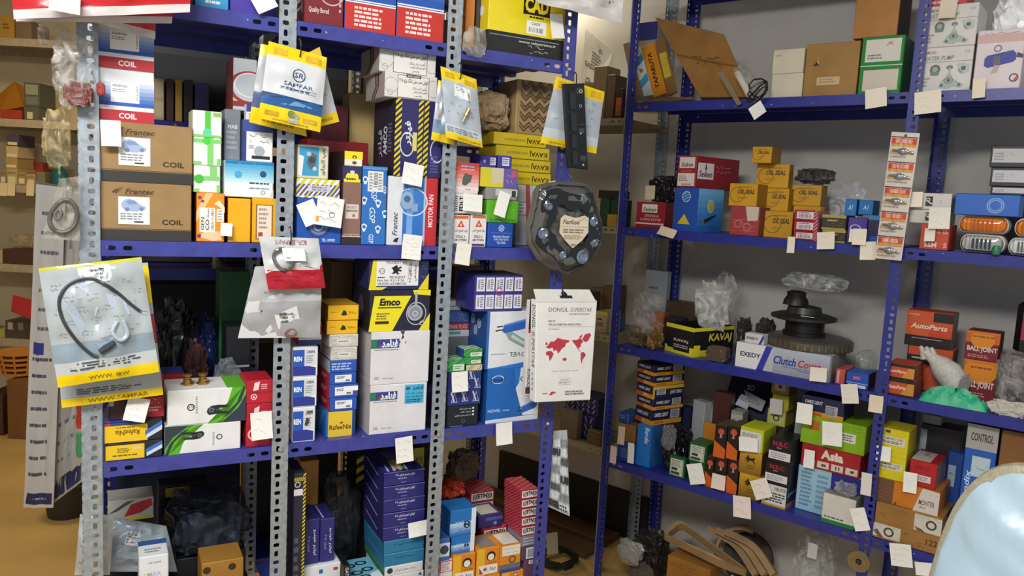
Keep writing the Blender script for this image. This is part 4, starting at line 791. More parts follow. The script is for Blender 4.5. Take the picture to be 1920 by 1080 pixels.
pouch('grey_bag', 'white edged plastic bag slumped left of the first post, bottom shelf', UL, [(150, 964), (214, 966), (206, 1078), (140, 1078)], .09, .03, [(0, 1, mat('b0b2ae', .25, 0, 'card'))], mk_[:6], seed=22, wr=.01, nx=14)
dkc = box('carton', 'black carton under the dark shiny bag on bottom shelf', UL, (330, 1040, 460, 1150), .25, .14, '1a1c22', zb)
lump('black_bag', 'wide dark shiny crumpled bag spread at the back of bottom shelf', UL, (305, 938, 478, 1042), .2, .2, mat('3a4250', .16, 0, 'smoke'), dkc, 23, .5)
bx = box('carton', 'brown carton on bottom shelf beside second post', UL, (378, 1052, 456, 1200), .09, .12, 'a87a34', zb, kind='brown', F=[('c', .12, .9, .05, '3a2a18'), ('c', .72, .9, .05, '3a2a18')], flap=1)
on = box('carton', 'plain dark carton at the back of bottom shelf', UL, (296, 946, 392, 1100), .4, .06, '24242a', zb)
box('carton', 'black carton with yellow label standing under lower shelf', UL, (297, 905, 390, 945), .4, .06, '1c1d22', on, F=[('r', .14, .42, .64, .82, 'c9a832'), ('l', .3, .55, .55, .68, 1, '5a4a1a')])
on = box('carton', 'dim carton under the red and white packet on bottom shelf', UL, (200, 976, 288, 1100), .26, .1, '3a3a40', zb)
box('carton', 'white packet with red car print and yellow edge on bottom shelf', UL, (202, 936, 288, 976), .26, .09, 'b9b7ae', on, F=[('p', [(.35,.2),(.5,.75),(.95,.95),(.98,.6),(.7,.3)], 'b02430'), ('r', .2, .0, 1, .14, 'c9c02a'), ('p', [(0,.4),(.4,.9),(.6,.95),(.2,.5)], '4a4c50')])
wb2 = box('carton', 'white, blue and red carton lying under two upright purple boxes', UL, (567, 1060, 637, 1200), .06, .16, 'dfe3e8', zb, F=[('r', .42, .84, .52, .92, '2c5aa4'), ('r', .8, .86, .92, .92, 'c03a4a')], T=[('w', .2, .2, .9, .9, 3, '9aa4b4')])
PU = '2c2c74'
def up(px, lab): return box('carton', lab, UL, px, .075, .12, PU, wb2, F=[('t', fa('لوازم خودرو'), .6, .2, .82, .78, 'dcdcf0', {'r': 270, 'b': .02}), ('t', fa('ایران ۲۰۸'), .3, .3, .44, .64, 'b4b4dc', {'r': 270})], T=[('r', .2, .1, .3, .9, 'b4b4dc'), ('r', 0, 0, 1, .01, 'b4b4dc')])
up((567, 975, 599, 1060), 'upright purple box with white Persian lettering, left of two'); up((600.5, 973, 627, 1055), 'upright purple box with white Persian lettering, right of two')
box('carton', 'dark box edged with yellow hazard stripes beside second post', UL, (549, 888, 571, 1150), .03, .12, '262638', zb, F=[('r', .78, 0, 1, 1, '1c1c22'), ('s', .78, 0, 1, 1, 40, 'd6c63c', 1), ('r', 0, .95, 1, .975, '1c1c22'), ('s', 0, .95, 1, .975, 2, 'd6c63c', 1), ('r', 0, .86, .75, .9, 'd8d8d4'), ('o', .3, .93, .018, .005, 'd8d8e0'), ('l', .1, .3, .5, .6, 5, '5a5a70')])
box('carton', 'black spine box with white lettering beside light blue ring box', UL, (638, 1062, 655, 1200), .03, .1, '16171b', zb, F=[('t', 'GATES', .25, .72, .75, .97, 'd8dade', {'r': 270})])
rg = []
for x, y in ((.25,.72),(.62,.78),(.35,.42),(.7,.5),(.5,.22)): rg += [('o', x, y, .12, .05, '1c2228', .7)]
box('carton', 'light blue carton with black rubber ring pictures on its lid', UL, (658, 1092, 720, 1200), .02, .16, '6fb6d2', zb, T=rg + [('p', [(.6,.0),(1,.1),(1,.4),(.7,.3)], 'cfe6f0')])
on = box('carton', 'white and green box at the foot of the purple stack', UL, (721, 1076, 792, 1200), .045, .2, 'd6dcdc', zb, F=[('p', [(.85,.85),(.9,.98),(.95,.85)], '4a5a62'), ('r', 0, 0, .06, 1, '5a9a80')])
on = box('carton', 'white box with dark emblem and red print under teal boxes', UL, (721, 1058, 793, 1075), .045, .2, 'dde2e2', on, F=[('c', .14, .55, .3, '2a3a44'), ('t', fa('روغن موتور ایرانی'), .25, .35, .8, .65, '9a7a7a')], L=[('r', 0, 0, 1, 1, '3f7a5c')])
for i, (a, b) in enumerate(((1034, 1057), (1010, 1033))):
    on = box('carton', 'teal box with dark lettering, %s of two under purple stack' % ('lower', 'upper')[i], UL, (720, a, 795, b), .045, .2, '2a7ba6', on, F=[('t', fa('تسمه تایم ۲۰۶'), .24, .5, .72, .72, '12344c', {'b': .02}), ('r', 0, .96, 1, 1, '6ab0cc')], L=[('r', 0, 0, 1, 1, '2a6a92'), ('l', .2, .6, .8, .7, 1, '6aa8c8')])
nm = ['bottom', 'second', 'middle', 'fourth', 'topmost']
for i, (a, b) in enumerate(((985, 1009), (959, 984), (934, 958), (909, 933), (883, 908))):
    pb = on = box('carton', 'flat purple box with white Persian lettering, %s one of the five' % nm[i], UL, (718+.5*i, a, 796, b), .045 - .002*(i % 2), .2, '2d2c78', on, F=[('t', fa('لوازم خودرو ایران ۲۰۸'), .28, .6, .75, .84, 'e2e2f2', {'b': .02}), ('l', .34, .42, .64, .54, 1, 'a8a8d4'), ('l', .42, .16, .6, .24, 1, '8c8cc4'), ('r', 0, .97, 1, 1, '8c8cc4')], L=[('r', 0, 0, 1, 1, '24235e'), ('p', [(.1,.85),(.7,.4),(.75,.45),(.15,.9)], 'a8a8d4')],
        T=[('r', .3, .1, .55, .5, 'a89a40')] + [('p', [(.1+.15*j,.05),(.16+.15*j,.05),(.2+.15*j,.4),(.18+.15*j,.4)], 'c4c4e0') for j in range(4)], group='stack of flat purple boxes')
    if i == 0: note(on, UL, (784, 990), (38, 28), .03, 3, 1)
box('carton', 'black carton with wide yellow hazard stripes behind the purple stack', UL, (667, 846, 792, 1000), .31, .12, '26221e', zb, F=[('s', 0, .75, 1, 1, 3, 'c9c02e', .5), ('r', .84, .7, 1, 1, 'c4b92c'), ('t', 'IVA', .87, .85, .97, .93, '3a3410', {'r': 180})])
box('carton', 'torn orange carton flap seen behind second post on bottom shelf', UL, (562, 864, 596, 1050), .26, .1, 'b57a2c', zb, kind='brown')
lump('dark_bag', 'dim grey black crumpled bag behind the upright purple boxes', UL, (590, 888, 680, 1080), .22, .07, mat('33363c', .35, 0, 'smoke'), zb, 24, .5)
# bottom shelf, third bay
def mnm(px, on, lab, d=.03):
    return box('carton', lab, UL, px, d, .1, 'e08a1e', on, F=[('r', .0, .0, .35, 1, 'e9b42a'), ('c', .62, .7, .17, '24201c'), ('c', .62, .67, .12, 'f0e4d4'), ('r', .1, .08, .92, .4, 'ece8e2'), ('t', 'Mr. Nut', .3, .18, .85, .32, '5a4a48', {'i': .2}), ('p', [(.12,.1),(.3,.1),(.12,.34)], 'b03a34'), ('l', .5, .44, .9, .5, 1, 'a05a14')], T=[('r', .2, .1, .9, .9, '8a8078')])
o1 = mnm((850, 1094, 892, 1200), zb, 'orange box'); o2 = mnm((894, 1080, 935, 1200), zb, 'orange box with round emblem, bottom row middle'); o3 = mnm((938, 1072, 978, 1200), zb, 'orange box with round emblem, bottom row right')
for o, l in ((o1, 'orange box with black and white round emblem, left on the bottom row'), (o2, 'orange box with black and white round emblem, middle of the bottom row'), (o3, 'orange box with black and white round emblem, right on the bottom row')): o.o['label'] = l
m1 = mnm((849, 1040, 891, 1092), o1, 'orange and yellow box with round emblem, beneath the blue packs'); m2 = mnm((894, 1028, 936, 1078), o2, 'orange and yellow box with round emblem, middle of the three stacked')
m3 = box('carton', 'orange carton with white lid label, right of the orange row', UL, (937, 1022, 976, 1071), .03, .1, 'e08a1e', o3, F=[('r', 0, 0, 1, .3, '6a6e78'), ('r', 0, 0, 1, .12, '3a4a9c'), ('o', .6, .45, .14, .05, '5a4a40'), ('r', .1, .62, .95, .98, 'e9e4da'), ('w', .15, .66, .9, .94, 2, '8a7a70')], T=[('r', .2, .1, .95, .9, 'e6e2d8')])
def m4p(px, on, lab, d=.045): return box('carton', lab, UL, px, d, .09, '2a78c4', on, F=[('g', 0, 0, 1, .5, '2a6abc', 'b8daf0'), ('r', .82, 0, 1, 1, 'dfeaf4'), ('w', .1, .15, .8, .6, 3, 'd8eaf6'), ('o', .66, .4, .14, .04, '1c2a3a'), ('t', 'M', .56, .34, .74, .48, '1c2a3a', {'b': .04})], L=[('r', 0, 0, 1, 1, '23508e')], rough=.12)
a1 = m4p((846, 1004, 889, 1040), m1, 'shrink-wrapped blue and white pack with dark round emblem, lower one'); a2 = m4p((844, 955, 892, 1003), a1, 'shrink-wrapped blue and white pack with dark round emblem, upper one')
on = box('carton', 'white red listing carton low beside third post', UL, (822, 1052, 846, 1200), .03, .1, 'e4dedc', zb, F=[('r', 0, .68, 1, 1, 'c22c38'), ('r', .08, .7, .92, .97, 'e8e2e0'), ('l', .14, .72, .86, .95, 6, '8a8486')])
box('carton', 'small blue white box with lion-like dark print by third post', UL, (823, 1010, 843, 1051), .03, .08, '3a66b0', on, F=[('r', .0, .2, 1, .8, 'd4dce8'), ('c', .5, .5, .2, '3a4450'), ('w', .2, .25, .8, .75, 2, '3a4450')])
ET = [('r', .06, .12, .98, .88, 'e9e4e2'), ('t', '((ETN', .16, .22, 1.0, .8, '141414', {'b': .05})]
def etn(px, on, lab, d=.05): return box('carton', lab, UL, px, d, .12, 'a81e30', on, F=[('r', .06, .14, .94, .9, 'e9e4e2'), ('t', '(((ETN)))', .12, .24, .9, .82, '141414', {'b': .05})], T=[('s', 0, 0, 1, 1, 5, 'b84a58', .6)], L=[('s', 0, 0, 1, 1, 3, 'b84a58', .6)], group='stacked red bearing boxes')
on = box('carton', 'white label carton with barcode by blue post, bottom of right stack', UL, (978, 1050, 1006, 1200), .03, .1, '6a4a5c', zb, F=[('r', .3, .78, .95, .98, 'e6e4e6'), ('b', .4, .82, .9, .95)])
on = box('carton', 'dusky carton with barcode label by blue post, in right stack', UL, (978, 1024, 1006, 1049), .03, .1, '4e4460', on, F=[('r', .3, .1, .95, .9, 'e6e4e6'), ('b', .4, .2, .9, .8)])
on = box('carton', 'grey lined carton under the red bearing boxes', UL, (977, 1004, 1007, 1023), .03, .1, '7a7c88', on, F=[('l', .1, .1, .9, .9, 3, 'b8bac4')])
for i in range(5):
    on = etn((977, 986-17*i, 1009.5, 1003-17*i-.6), on, 'red bearing box with white label, %s in the right-hand stack of five' % ('lowest', 'second', 'third', 'fourth', 'topmost')[i], .03)
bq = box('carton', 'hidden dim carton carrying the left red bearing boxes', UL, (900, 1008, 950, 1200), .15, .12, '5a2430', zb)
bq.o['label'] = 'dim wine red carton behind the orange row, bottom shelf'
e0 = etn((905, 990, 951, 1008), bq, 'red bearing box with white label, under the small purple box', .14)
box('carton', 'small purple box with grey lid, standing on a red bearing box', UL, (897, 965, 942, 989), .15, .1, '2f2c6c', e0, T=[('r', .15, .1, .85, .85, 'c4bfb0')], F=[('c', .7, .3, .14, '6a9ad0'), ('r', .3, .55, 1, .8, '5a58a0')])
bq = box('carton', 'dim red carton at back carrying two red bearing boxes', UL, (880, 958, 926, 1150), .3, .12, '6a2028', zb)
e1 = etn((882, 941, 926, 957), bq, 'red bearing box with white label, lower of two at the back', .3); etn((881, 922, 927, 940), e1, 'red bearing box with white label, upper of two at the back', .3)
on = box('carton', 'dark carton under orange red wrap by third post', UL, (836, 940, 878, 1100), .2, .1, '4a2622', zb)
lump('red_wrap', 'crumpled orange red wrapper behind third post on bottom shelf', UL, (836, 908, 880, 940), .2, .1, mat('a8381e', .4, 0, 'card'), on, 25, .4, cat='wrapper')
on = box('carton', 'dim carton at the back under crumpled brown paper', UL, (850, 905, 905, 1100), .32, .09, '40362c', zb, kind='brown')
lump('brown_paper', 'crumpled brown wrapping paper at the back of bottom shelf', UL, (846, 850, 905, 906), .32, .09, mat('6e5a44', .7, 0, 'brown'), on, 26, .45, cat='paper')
# ------------------------------------------------------------------ dim rack behind
def far(px, c, lab, d=.6, on=None, dp=.3, f=None): return box('carton', lab, UL, px, d, dp, c, on, F=f, kind='brown' if c in BR_ else 'card')
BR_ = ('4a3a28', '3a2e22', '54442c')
for px, c, l in (((289, 147, 308, 206), 'cbb088', 'column of cream boxes in rear rack, seen through first bay'), ((312, 148, 326, 206), '4a3228', 'thin dark brown box in rear rack'), ((329, 150, 342, 210), 'c8a040', 'thin gold box in rear rack'), ((345, 150, 362, 206), '3a3430', 'thin black box in rear rack'), ((366, 156, 392, 206), '4c4a7c', 'purple and yellow box in rear rack')):
    far(px, c, l, .6, 1.931, .1, [('r', 0, 0, 1, .3, 'c8a832')] if '4c4a' in c else [('r', .1, .08, .9, .45, 'd8c49c'), ('r', .1, .55, .9, .92, 'd8c49c')] if 'cbb' in c else None)
for x0, x1, z, h, c, l in ((.08, .5, 1.931, .5, '1c1b1e', 'large black filler carton blocking light on top of rear rack, left'), (.54, .86, 1.931, .46, '2a231e', 'large dark brown filler carton blocking light on top of rear rack, middle'), (.98, 1.28, 1.931, .48, '241f1c', 'large dark brown filler carton blocking light on top of rear rack, right'),
        (.08, .4, 1.471, .36, '3a2e22', 'brown filler carton blocking light in rear rack behind first bay'), (.44, .84, 1.471, .38, '4a3a28', 'brown filler carton blocking light in rear rack behind second bay'), (.98, 1.28, 1.471, .36, '3a2e22', 'brown filler carton blocking light in rear rack behind third bay'),
        (.08, .46, 1.001, .4, '1b1c22', 'black filler carton blocking light in rear rack, lower level left'), (.5, .86, 1.001, .4, '3a2e22', 'brown filler carton blocking light in rear rack, lower level middle'), (.98, 1.28, 1.001, .4, '2c2620', 'brown filler carton blocking light in rear rack, lower level right'),
        (.08, .5, .451, .48, '17223f', 'navy filler carton blocking light in rear rack, lowest level left'), (.54, .86, .451, .46, '20222a', 'black filler carton blocking light in rear rack, lowest level middle'), (.98, 1.28, .451, .44, '2c2620', 'brown filler carton blocking light in rear rack, lowest level right')):
    bm = bmesh.new(); w = x1-x0; abox(bm, -w/2, 0, 0, w/2, .26, h, 0, .004); o = mesh('filler_carton', bm, mat(c, .6, 0, 'brown'), None, fr(UL, .75, (x0+x1)/2, z+.0006)); tag(o, l, 'box')  # cartons added as filler: they block the rear light and keep the gaps dark
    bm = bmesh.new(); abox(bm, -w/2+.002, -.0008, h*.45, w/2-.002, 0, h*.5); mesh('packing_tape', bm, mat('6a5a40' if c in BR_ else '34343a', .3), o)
# ------------------------------------------------------------------ packs hanging from the left rack's posts
SY = 'efd012'; PL = 'c8ced4'
def hook(par, S, a=.55, b=1.0):
    bm = bmesh.new(); p = S(a, b, .002)
    tube(bm, [p + Vector(v) for v in ((0, .012, .03), (0, -.004, .034), (0, -.01, .024), (.002, -.008, .004), (0, -.004, -.012), (0, .004, -.008))], .0016, 6)
    mesh('wire_hook', bm, mat('2a2622', .4, .6, 'steel'), par)
mk = [('w', .1+.2*(i % 4)+.06*(i//4 % 2), .36+.12*(i//4), .2+.2*(i % 4)+.06*(i//4 % 2), .42+.12*(i//4), 1, '6c8098') for i in range(16)]
pouch('parts_packet', 'leftmost yellow-edged packet in the cluster on the second post', UL, [(489, 82), (556, 96), (575, 256), (467, 229)], -.02, .012, [(0, .2, SY), (.2, .4, '4a5a86'), (.4, .86, 'b9bcc0'), (.86, 1, SY)], [('l', .2, .04, .8, .1, 1, 'b8901a')], seed=31)
pouch('parts_packet', 'slanted silver packet with yellow foot, at right of the cluster on the second post', UL, [(552, 112), (599, 88), (636, 228), (590, 240)], -.012, .012, [(0, .14, SY), (.14, .86, PL), (.86, 1, 'e2bf4a')], mk + [('l', .2, .04, .8, .1, 1, 'b8901a')], seed=32)
sf = pouch('parts_packet', 'white, blue and yellow packet with round monogram, front of the cluster on second post', UL, [(504, 77), (613, 108), (600, 248), (484, 221)], -.065, .016,
    [(0, .2, SY), (.2, .36, '2c5a96'), (.36, .84, 'd4d8dc'), (.84, 1, SY)], [('o', .55, .66, .085, .012, '28486e'), ('t', 'SR', .475, .625, .625, .695, '28486e', {'i': .1}), ('t', 'SAMFAR', .32, .5, .8, .555, '28486e', {'b': .01}), ('r', .26, .445, .86, .449, '28486e'), ('r', .26, .478, .86, .482, '28486e'), ('l', .28, .45, .84, .48, 1, '28486e'), ('r', .1, .87, .32, .95, 'd6ac10'), ('r', .64, .87, .9, .95, 'd6ac10'), ('p', [(.3,.24),(.55,.32),(.9,.28),(.6,.26)], '6a9ac8'), ('p', [(.0,.3),(.3,.33),(.5,.35),(1,.33),(1,.36),(0,.36)], '1e3c6a'), ('r', .08, .07, .3, .13, 'c9a21c'), ('e', .5, .14, .05, '7a8a3a'), ('e', .58, .12, .04, 'b0b0a0'), ('r', .46, .03, .62, .09, 'c2c6b8'), ('r', .7, .07, .92, .13, 'c9a21c'), ('t', 'WWW.SAMFAR', .2, .02, .8, .045, 'a8841a')], seed=33)
hook(sf.o, sf.S, .52, .97)
bk_ = pouch('parts_packet', 'silver packet with yellow foot behind the front one on the third post', UL, [(822, 150), (852, 160), (852, 272), (808, 262)], -.016, .012, [(0, .13, SY), (.13, .35, '7f98b2'), (.35, .9, 'bcc4cc'), (.9, 1, SY)], None, seed=34)
fp = pouch('parts_packet', 'silver packet with sensor and white label, yellow ends, on the third post', UL, [(826, 124), (893, 149), (905, 277), (836, 257)], -.045, .02, [(0, .09, SY), (.09, .2, 'cfd6dc'), (.2, .84, 'b4c0ca'), (.84, 1, SY)],
    [('r', .3, .62, .75, .8, 'e8eaec'), ('l', .36, .72, .7, .78, 2, GR), ('r', .66, .65, .72, .73, '6a6e74')] + mk[:10] + [('r', .1, .88, .34, .95, 'd6ac10'), ('r', .62, .86, .9, .93, 'd6ac10'), ('l', .05, .1, .95, .18, 3, '8a98a6'), ('t', 'WWW.SAMFAR', .3, .02, .95, .05, 'a8841a')], seed=35)
hook(fp.o, fp.S, .5, .97)
bm = bmesh.new(); c = fp.S(.5, .38, .006); t1, t2 = fp.S(.42, .28, .008), fp.S(.62, .5, .008); tube(bm, [t1, t1.lerp(t2, .4), t1.lerp(t2, .45), t2], [.003, .003, .006, .006], 8); mesh('brass_sensor', bm, mat('b4a878', .35, .6, 'steel'), fp.o)
dk = pouch('parts_packet', 'silver and yellow packet behind the black switch panel on the blue post', UL, [(1043, 143), (1133, 172), (1118, 288), (1013, 268)], -.03, .016, [(0, .1, SY), (.1, .24, 'c8d0d8'), (.24, .82, 'b0bac4'), (.82, 1, SY)], mk + [('r', .06, .86, .2, .95, 'd6ac10'), ('r', .72, .86, .92, .95, 'd6ac10'), ('t', 'WWW.SAM', .12, .02, .5, .055, 'a8841a')], seed=36)
hook(dk.o, dk.S, .36, .97)
sw = slab('switch_panel', 'long black plastic switch panel hanging on the blue post', UL, [(1057, 157), (1096, 156), (1103, 318), (1066, 314)], [-.06]*4, .014, '141416', None, cat='car part', rough=.3)
for i, (a, b, c_, d_) in enumerate(((.22, .7, .5, .9), (.22, .44, .5, .66), (.2, .24, .46, .4), (.2, .04, .46, .2))):
    bm = bmesh.new(); v = [sw.S(*p) for p in ((a, b, 0), (c_, b, 0), (c_, d_, 0), (a, d_, 0), (a, b, .004), (c_, b, .004), (c_, d_, .004), (a, d_, .004))]; v = [bm.verts.new(x) for x in v]
    for f in ((4,5,6,7),(0,1,5,4),(1,2,6,5),(2,3,7,6),(3,0,4,7)): bm.faces.new([v[k] for k in f])
    mesh('switch_key', bm, mat('26272a', .35), sw.o)
p = Print(sw.S, .25); p.draw([('r', .6, .88, .9, .95, '3a3c40'), ('o', .8, .91, .02, .006, 'c8c8c8'), ('o', .75, .74, .018, .006, '9a9a9a'), ('r', .58, .52, .95, .53, '3a3c40'), ('r', .62, .42, .88, .48, '3c3e42'), ('c', .7, .42, .01, 'b8b8b8'), ('r', .62, .1, .9, .16, '3c3e42'), ('c', .75, .05, .012, 'b8b8b8'), ('r', .32, .72, .38, .88, '3a3c40'), ('r', .32, .26, .36, .38, '3a3c40')]); p.done(sw.o, 'print')
# vacuum pack with a gasket
OUT = [(1008, 347), (1040, 339), (1096, 343), (1108, 352), (1117, 380), (1129, 420), (1128, 455), (1112, 483), (1092, 502), (1062, 517), (1036, 508), (1006, 486), (988, 455), (986, 425), (996, 385), (1000, 360)]
gc = at(UL, -.05, (1060, 428)); ring_ = [Vector((at(UL, -.05, p)[0]-gc[0], 0, at(UL, -.05, p)[1]-gc[1])) for p in OUT]
def gp(t, k, n=len(OUT)):
    i = t*n; a, b = ring_[int(i) % n], ring_[(int(i)+1) % n]; f = i-int(i); f = f*f*(3-2*f); p = a.lerp(b, f); return p*k
bm = bmesh.new(); N = 64; rows = [(1, 0), (.985, -.006), (.93, -.009), (.9, -.002), (.82, -.018), (.74, -.026), (.6, -.024), (.52, -.014), (.38, -.016), (.2, -.019), (.05, -.02)]
def gr(j, side):
    k, y = rows[j]; o = []
    for i in range(N):
        p = gp(i/N, k); w = noise.noise(Vector((p.x*38, p.z*38, 3)))*.02*(1 if 1 < j else 0)
        o.append(bm.verts.new((p.x, (y - abs(w)) if side else .004, p.z)))
    return o
G = [gr(j, 1) for j in range(len(rows))]
for A, B_ in zip(G, G[1:]):
    for i in range(N): f = bm.faces.new((A[i], A[(i+1) % N], B_[(i+1) % N], B_[i])); f.smooth = True
bm.faces.new(G[-1]); bk2 = gr(0, 0); bm.faces.new(bk2[::-1])
for i in range(N): bm.faces.new((bk2[i], bk2[(i+1) % N], G[0][(i+1) % N], G[0][i]))
gk = mesh('gasket_pack', bm, mat('4c5058', .14, .35, 'steel'), None, fr(UL, -.05, gc[0], gc[1])); tag(gk, 'dark glossy vacuum pack with cream shield label hanging on the blue post', 'packet')
gk.data.materials[0] = mat('64625f', .08, .2, 'vac')
SH = [(-.5,.35),(-.38,.46),(.0,.38),(.34,.46),(.48,.4),(.5,-.05),(.3,-.3),(-.02,-.55),(-.3,-.32),(-.52,-.08)]
sw_, sh_ = .102, .1
bm = bmesh.new(); prism(bm, [(x*sw_+.012, z*sh_-.004) for x, z in SH], .001, 0, Matrix.Translation((0, -.034, 0))); lab_ = mesh('shield_label', bm, mat('d9cfb8', .5), gk)
p = Print(lambda a, b, k: Vector(((a-.5)*sw_+.012, -.0342-k, (b-.5)*sh_-.004)), 1); p.draw([('t', 'Fanfuse', .08, .68, .66, .82, '5a4a34', {'i': .3}), ('w', .5, .75, .95, .95, 2, '5a4a34'), ('r', .04, .6, .98, .61, '9a8a70'), ('l', .1, .4, .9, .55, 2, '8a7a62'), ('l', .15, .22, .85, .36, 3, 'a89a82'), ('t', 'dsc', .4, .02, .6, .1, '6a5a44')]); p.done(gk, 'print')
bm = bmesh.new(); n = 72; lo_, hi_ = [], []
for i in range(n):
    a = 2*pi*i/n; ki = .46+.05*sin(5*a+1)+.03*sin(9*a); ko = .82+.05*sin(7*a)+.03*sin(4*a+2)
    lo_.append(gp(i/n, ki) + Vector((0, -.030, 0))); hi_.append(gp(i/n, ko) + Vector((0, -.028, 0)))
A_, B_ = [bm.verts.new(v) for v in lo_], [bm.verts.new(v) for v in hi_]; A2, B2 = [bm.verts.new(v + Vector((0, .004, 0))) for v in lo_], [bm.verts.new(v + Vector((0, .004, 0))) for v in hi_]
for i in range(n):
    j = (i+1) % n
    for q4 in ((A_[i], A_[j], B_[j], B_[i]), (B_[i], B_[j], B2[j], B2[i]), (A2[i], A2[j], A_[j], A_[i])): bm.faces.new(q4)
bmesh.ops.recalc_face_normals(bm, faces=bm.faces[:]); mesh('gasket_ring', bm, mat('1d2024', .25), gk)
for i, (a, k, r) in enumerate(((.29, .66, .015), (.78, .7, .018), (.5, .7, .022), (.14, .66, .012), (.62, .62, .013), (.92, .66, .012), (.4, .72, .012))):
    p = gp(a, k); bm = bmesh.new(); lathe(bm, [(r*.5, -.031), (r*.7, -.034), (r, -.032), (r, -.024)], 14, (p.x, 0, p.z), axis='y'); mesh('washer', bm, mat('8d9cb0', .2, .6, 'steel'), gk)
bm = bmesh.new(); tube(bm, [ring_[1].lerp(ring_[2], .45) + Vector(v) for v in ((-.01, -.006, -.004), (0, -.002, .012), (.0, .02, .03), (.01, -.002, .012), (.022, -.006, -.004))], .0016, 6); mesh('wire_hook', bm, mat('2c3a9a', .4), gk)
# hanging white cartons with a red world map
MAP = [('p', [(.16,.545),(.2,.56),(.24,.6),(.3,.6),(.36,.635),(.44,.62),(.55,.61),(.56,.595),(.5,.58),(.49,.55),(.44,.53),(.4,.5),(.375,.475),(.36,.5),(.33,.52),(.3,.5),(.28,.54),(.22,.53)], 'c23a50'), ('p', [(.17,.5),(.25,.51),(.3,.48),(.28,.45),(.25,.42),(.23,.41),(.22,.46),(.17,.47)], 'c23a50'),
       ('p', [(.455,.43),(.5,.44),(.53,.42),(.5,.405),(.46,.41)], 'c23a50'), ('p', [(.6,.61),(.68,.61),(.74,.63),(.8,.6),(.76,.57),(.76,.545),(.72,.53),(.75,.5),(.79,.48),(.74,.5),(.68,.55),(.64,.58)], 'c23a50'), ('p', [(.78,.62),(.82,.665),(.9,.68),(.93,.66),(.88,.6),(.83,.59)], 'c23a50'), ('p', [(.77,.485),(.82,.49),(.86,.46),(.81,.42),(.79,.375),(.77,.43)], 'c23a50'), ('p', [(.15,.57),(.17,.6),(.2,.57)], 'c23a50'), ('p', [(.72,.64),(.78,.67),(.76,.63)], 'c23a50')]
d2 = slab('carton', 'narrow white carton with black top, half hidden behind the white map carton', UL, [(994, 563), (1100, 566), (1088, 738), (984, 742)], [-.05]*4, .022, 'dcdcd8', [('r', 0, .7, 1, 1, '1e1e22'), ('r', 0, .66, 1, .7, 'b03040'), ('r', 0, .02, 1, .09, '4a3a38'), ('t', 'DONGIL', .02, .1, .08, .3, '3a3a40', {'r': 90})])
dg = slab('carton', 'white hanging carton with red world map and black hanging hole', UL, [(1006, 563), (1120, 564), (1107, 750), (1003, 755)], [-.095]*4, .035, 'efefec', [('t', 'DONGIL', .2, .89, .52, .93, '3a3438', {'b': .0}), ('t', 'SUPERSTAR', .55, .89, .91, .93, '6a5a5e', {'i': .35, 'b': -.002}), ('t', 'AUTOMOTIVE PARTS BELT', .54, .86, .88, .875, '5a5458'), ('t', 'BELTS', .2, .79, .31, .808, '5a5458'), ('t', 'FOR AUTOMOTIVE APPLICATION', .2, .755, .74, .775, '4a4448'), ('r', .2, .742, .96, .744, '8a8a8a'), ('l', .2, .715, .42, .728, 1, '9a9a9a')] + MAP + [('t', 'KOREA - JAPAN - USA - EUROPE', .28, .3, .74, .31, '9a9698'), ('r', .39, .17, .62, .24, 'b4b2b4'), ('r', .393, .172, .617, .238, 'efefec'), ('t', '106 IR 07', .43, .21, .58, .228, '4a4448'), ('t', 'PEUGEOT', .41, .18, .6, .2, '4a4448'), ('r', .12, .084, .21, .092, 'b08a90'), ('p', [(.24,.07),(.27,.1),(.33,.105),(.36,.09),(.31,.085),(.28,.07)], 'c23a50'), ('l', .52, .06, .9, .11, 2, '8a868a')],
          side=[('t', 'DONGIL', .3, .72, .85, .95, '3a3438', {'r': 270}), ('t', 'SUPERSTAR', .25, .34, .8, .7, '6a5a5e', {'r': 270, 'i': .3}), ('l', .4, .1, .6, .3, 4, '8a868a')])
hd = pouch('header_card', None, UL, [(1000, 542), (1105, 543), (1118, 566), (1006, 566)], -.096, .0015, [(0, 1, 'e9e9e4')], [('r', .41, .3, .62, .52, '17171a'), ('e', .5, .62, .24, '17171a'), ('r', .485, .6, .515, 1, '3a3a40')], wr=.0, parent=dg)
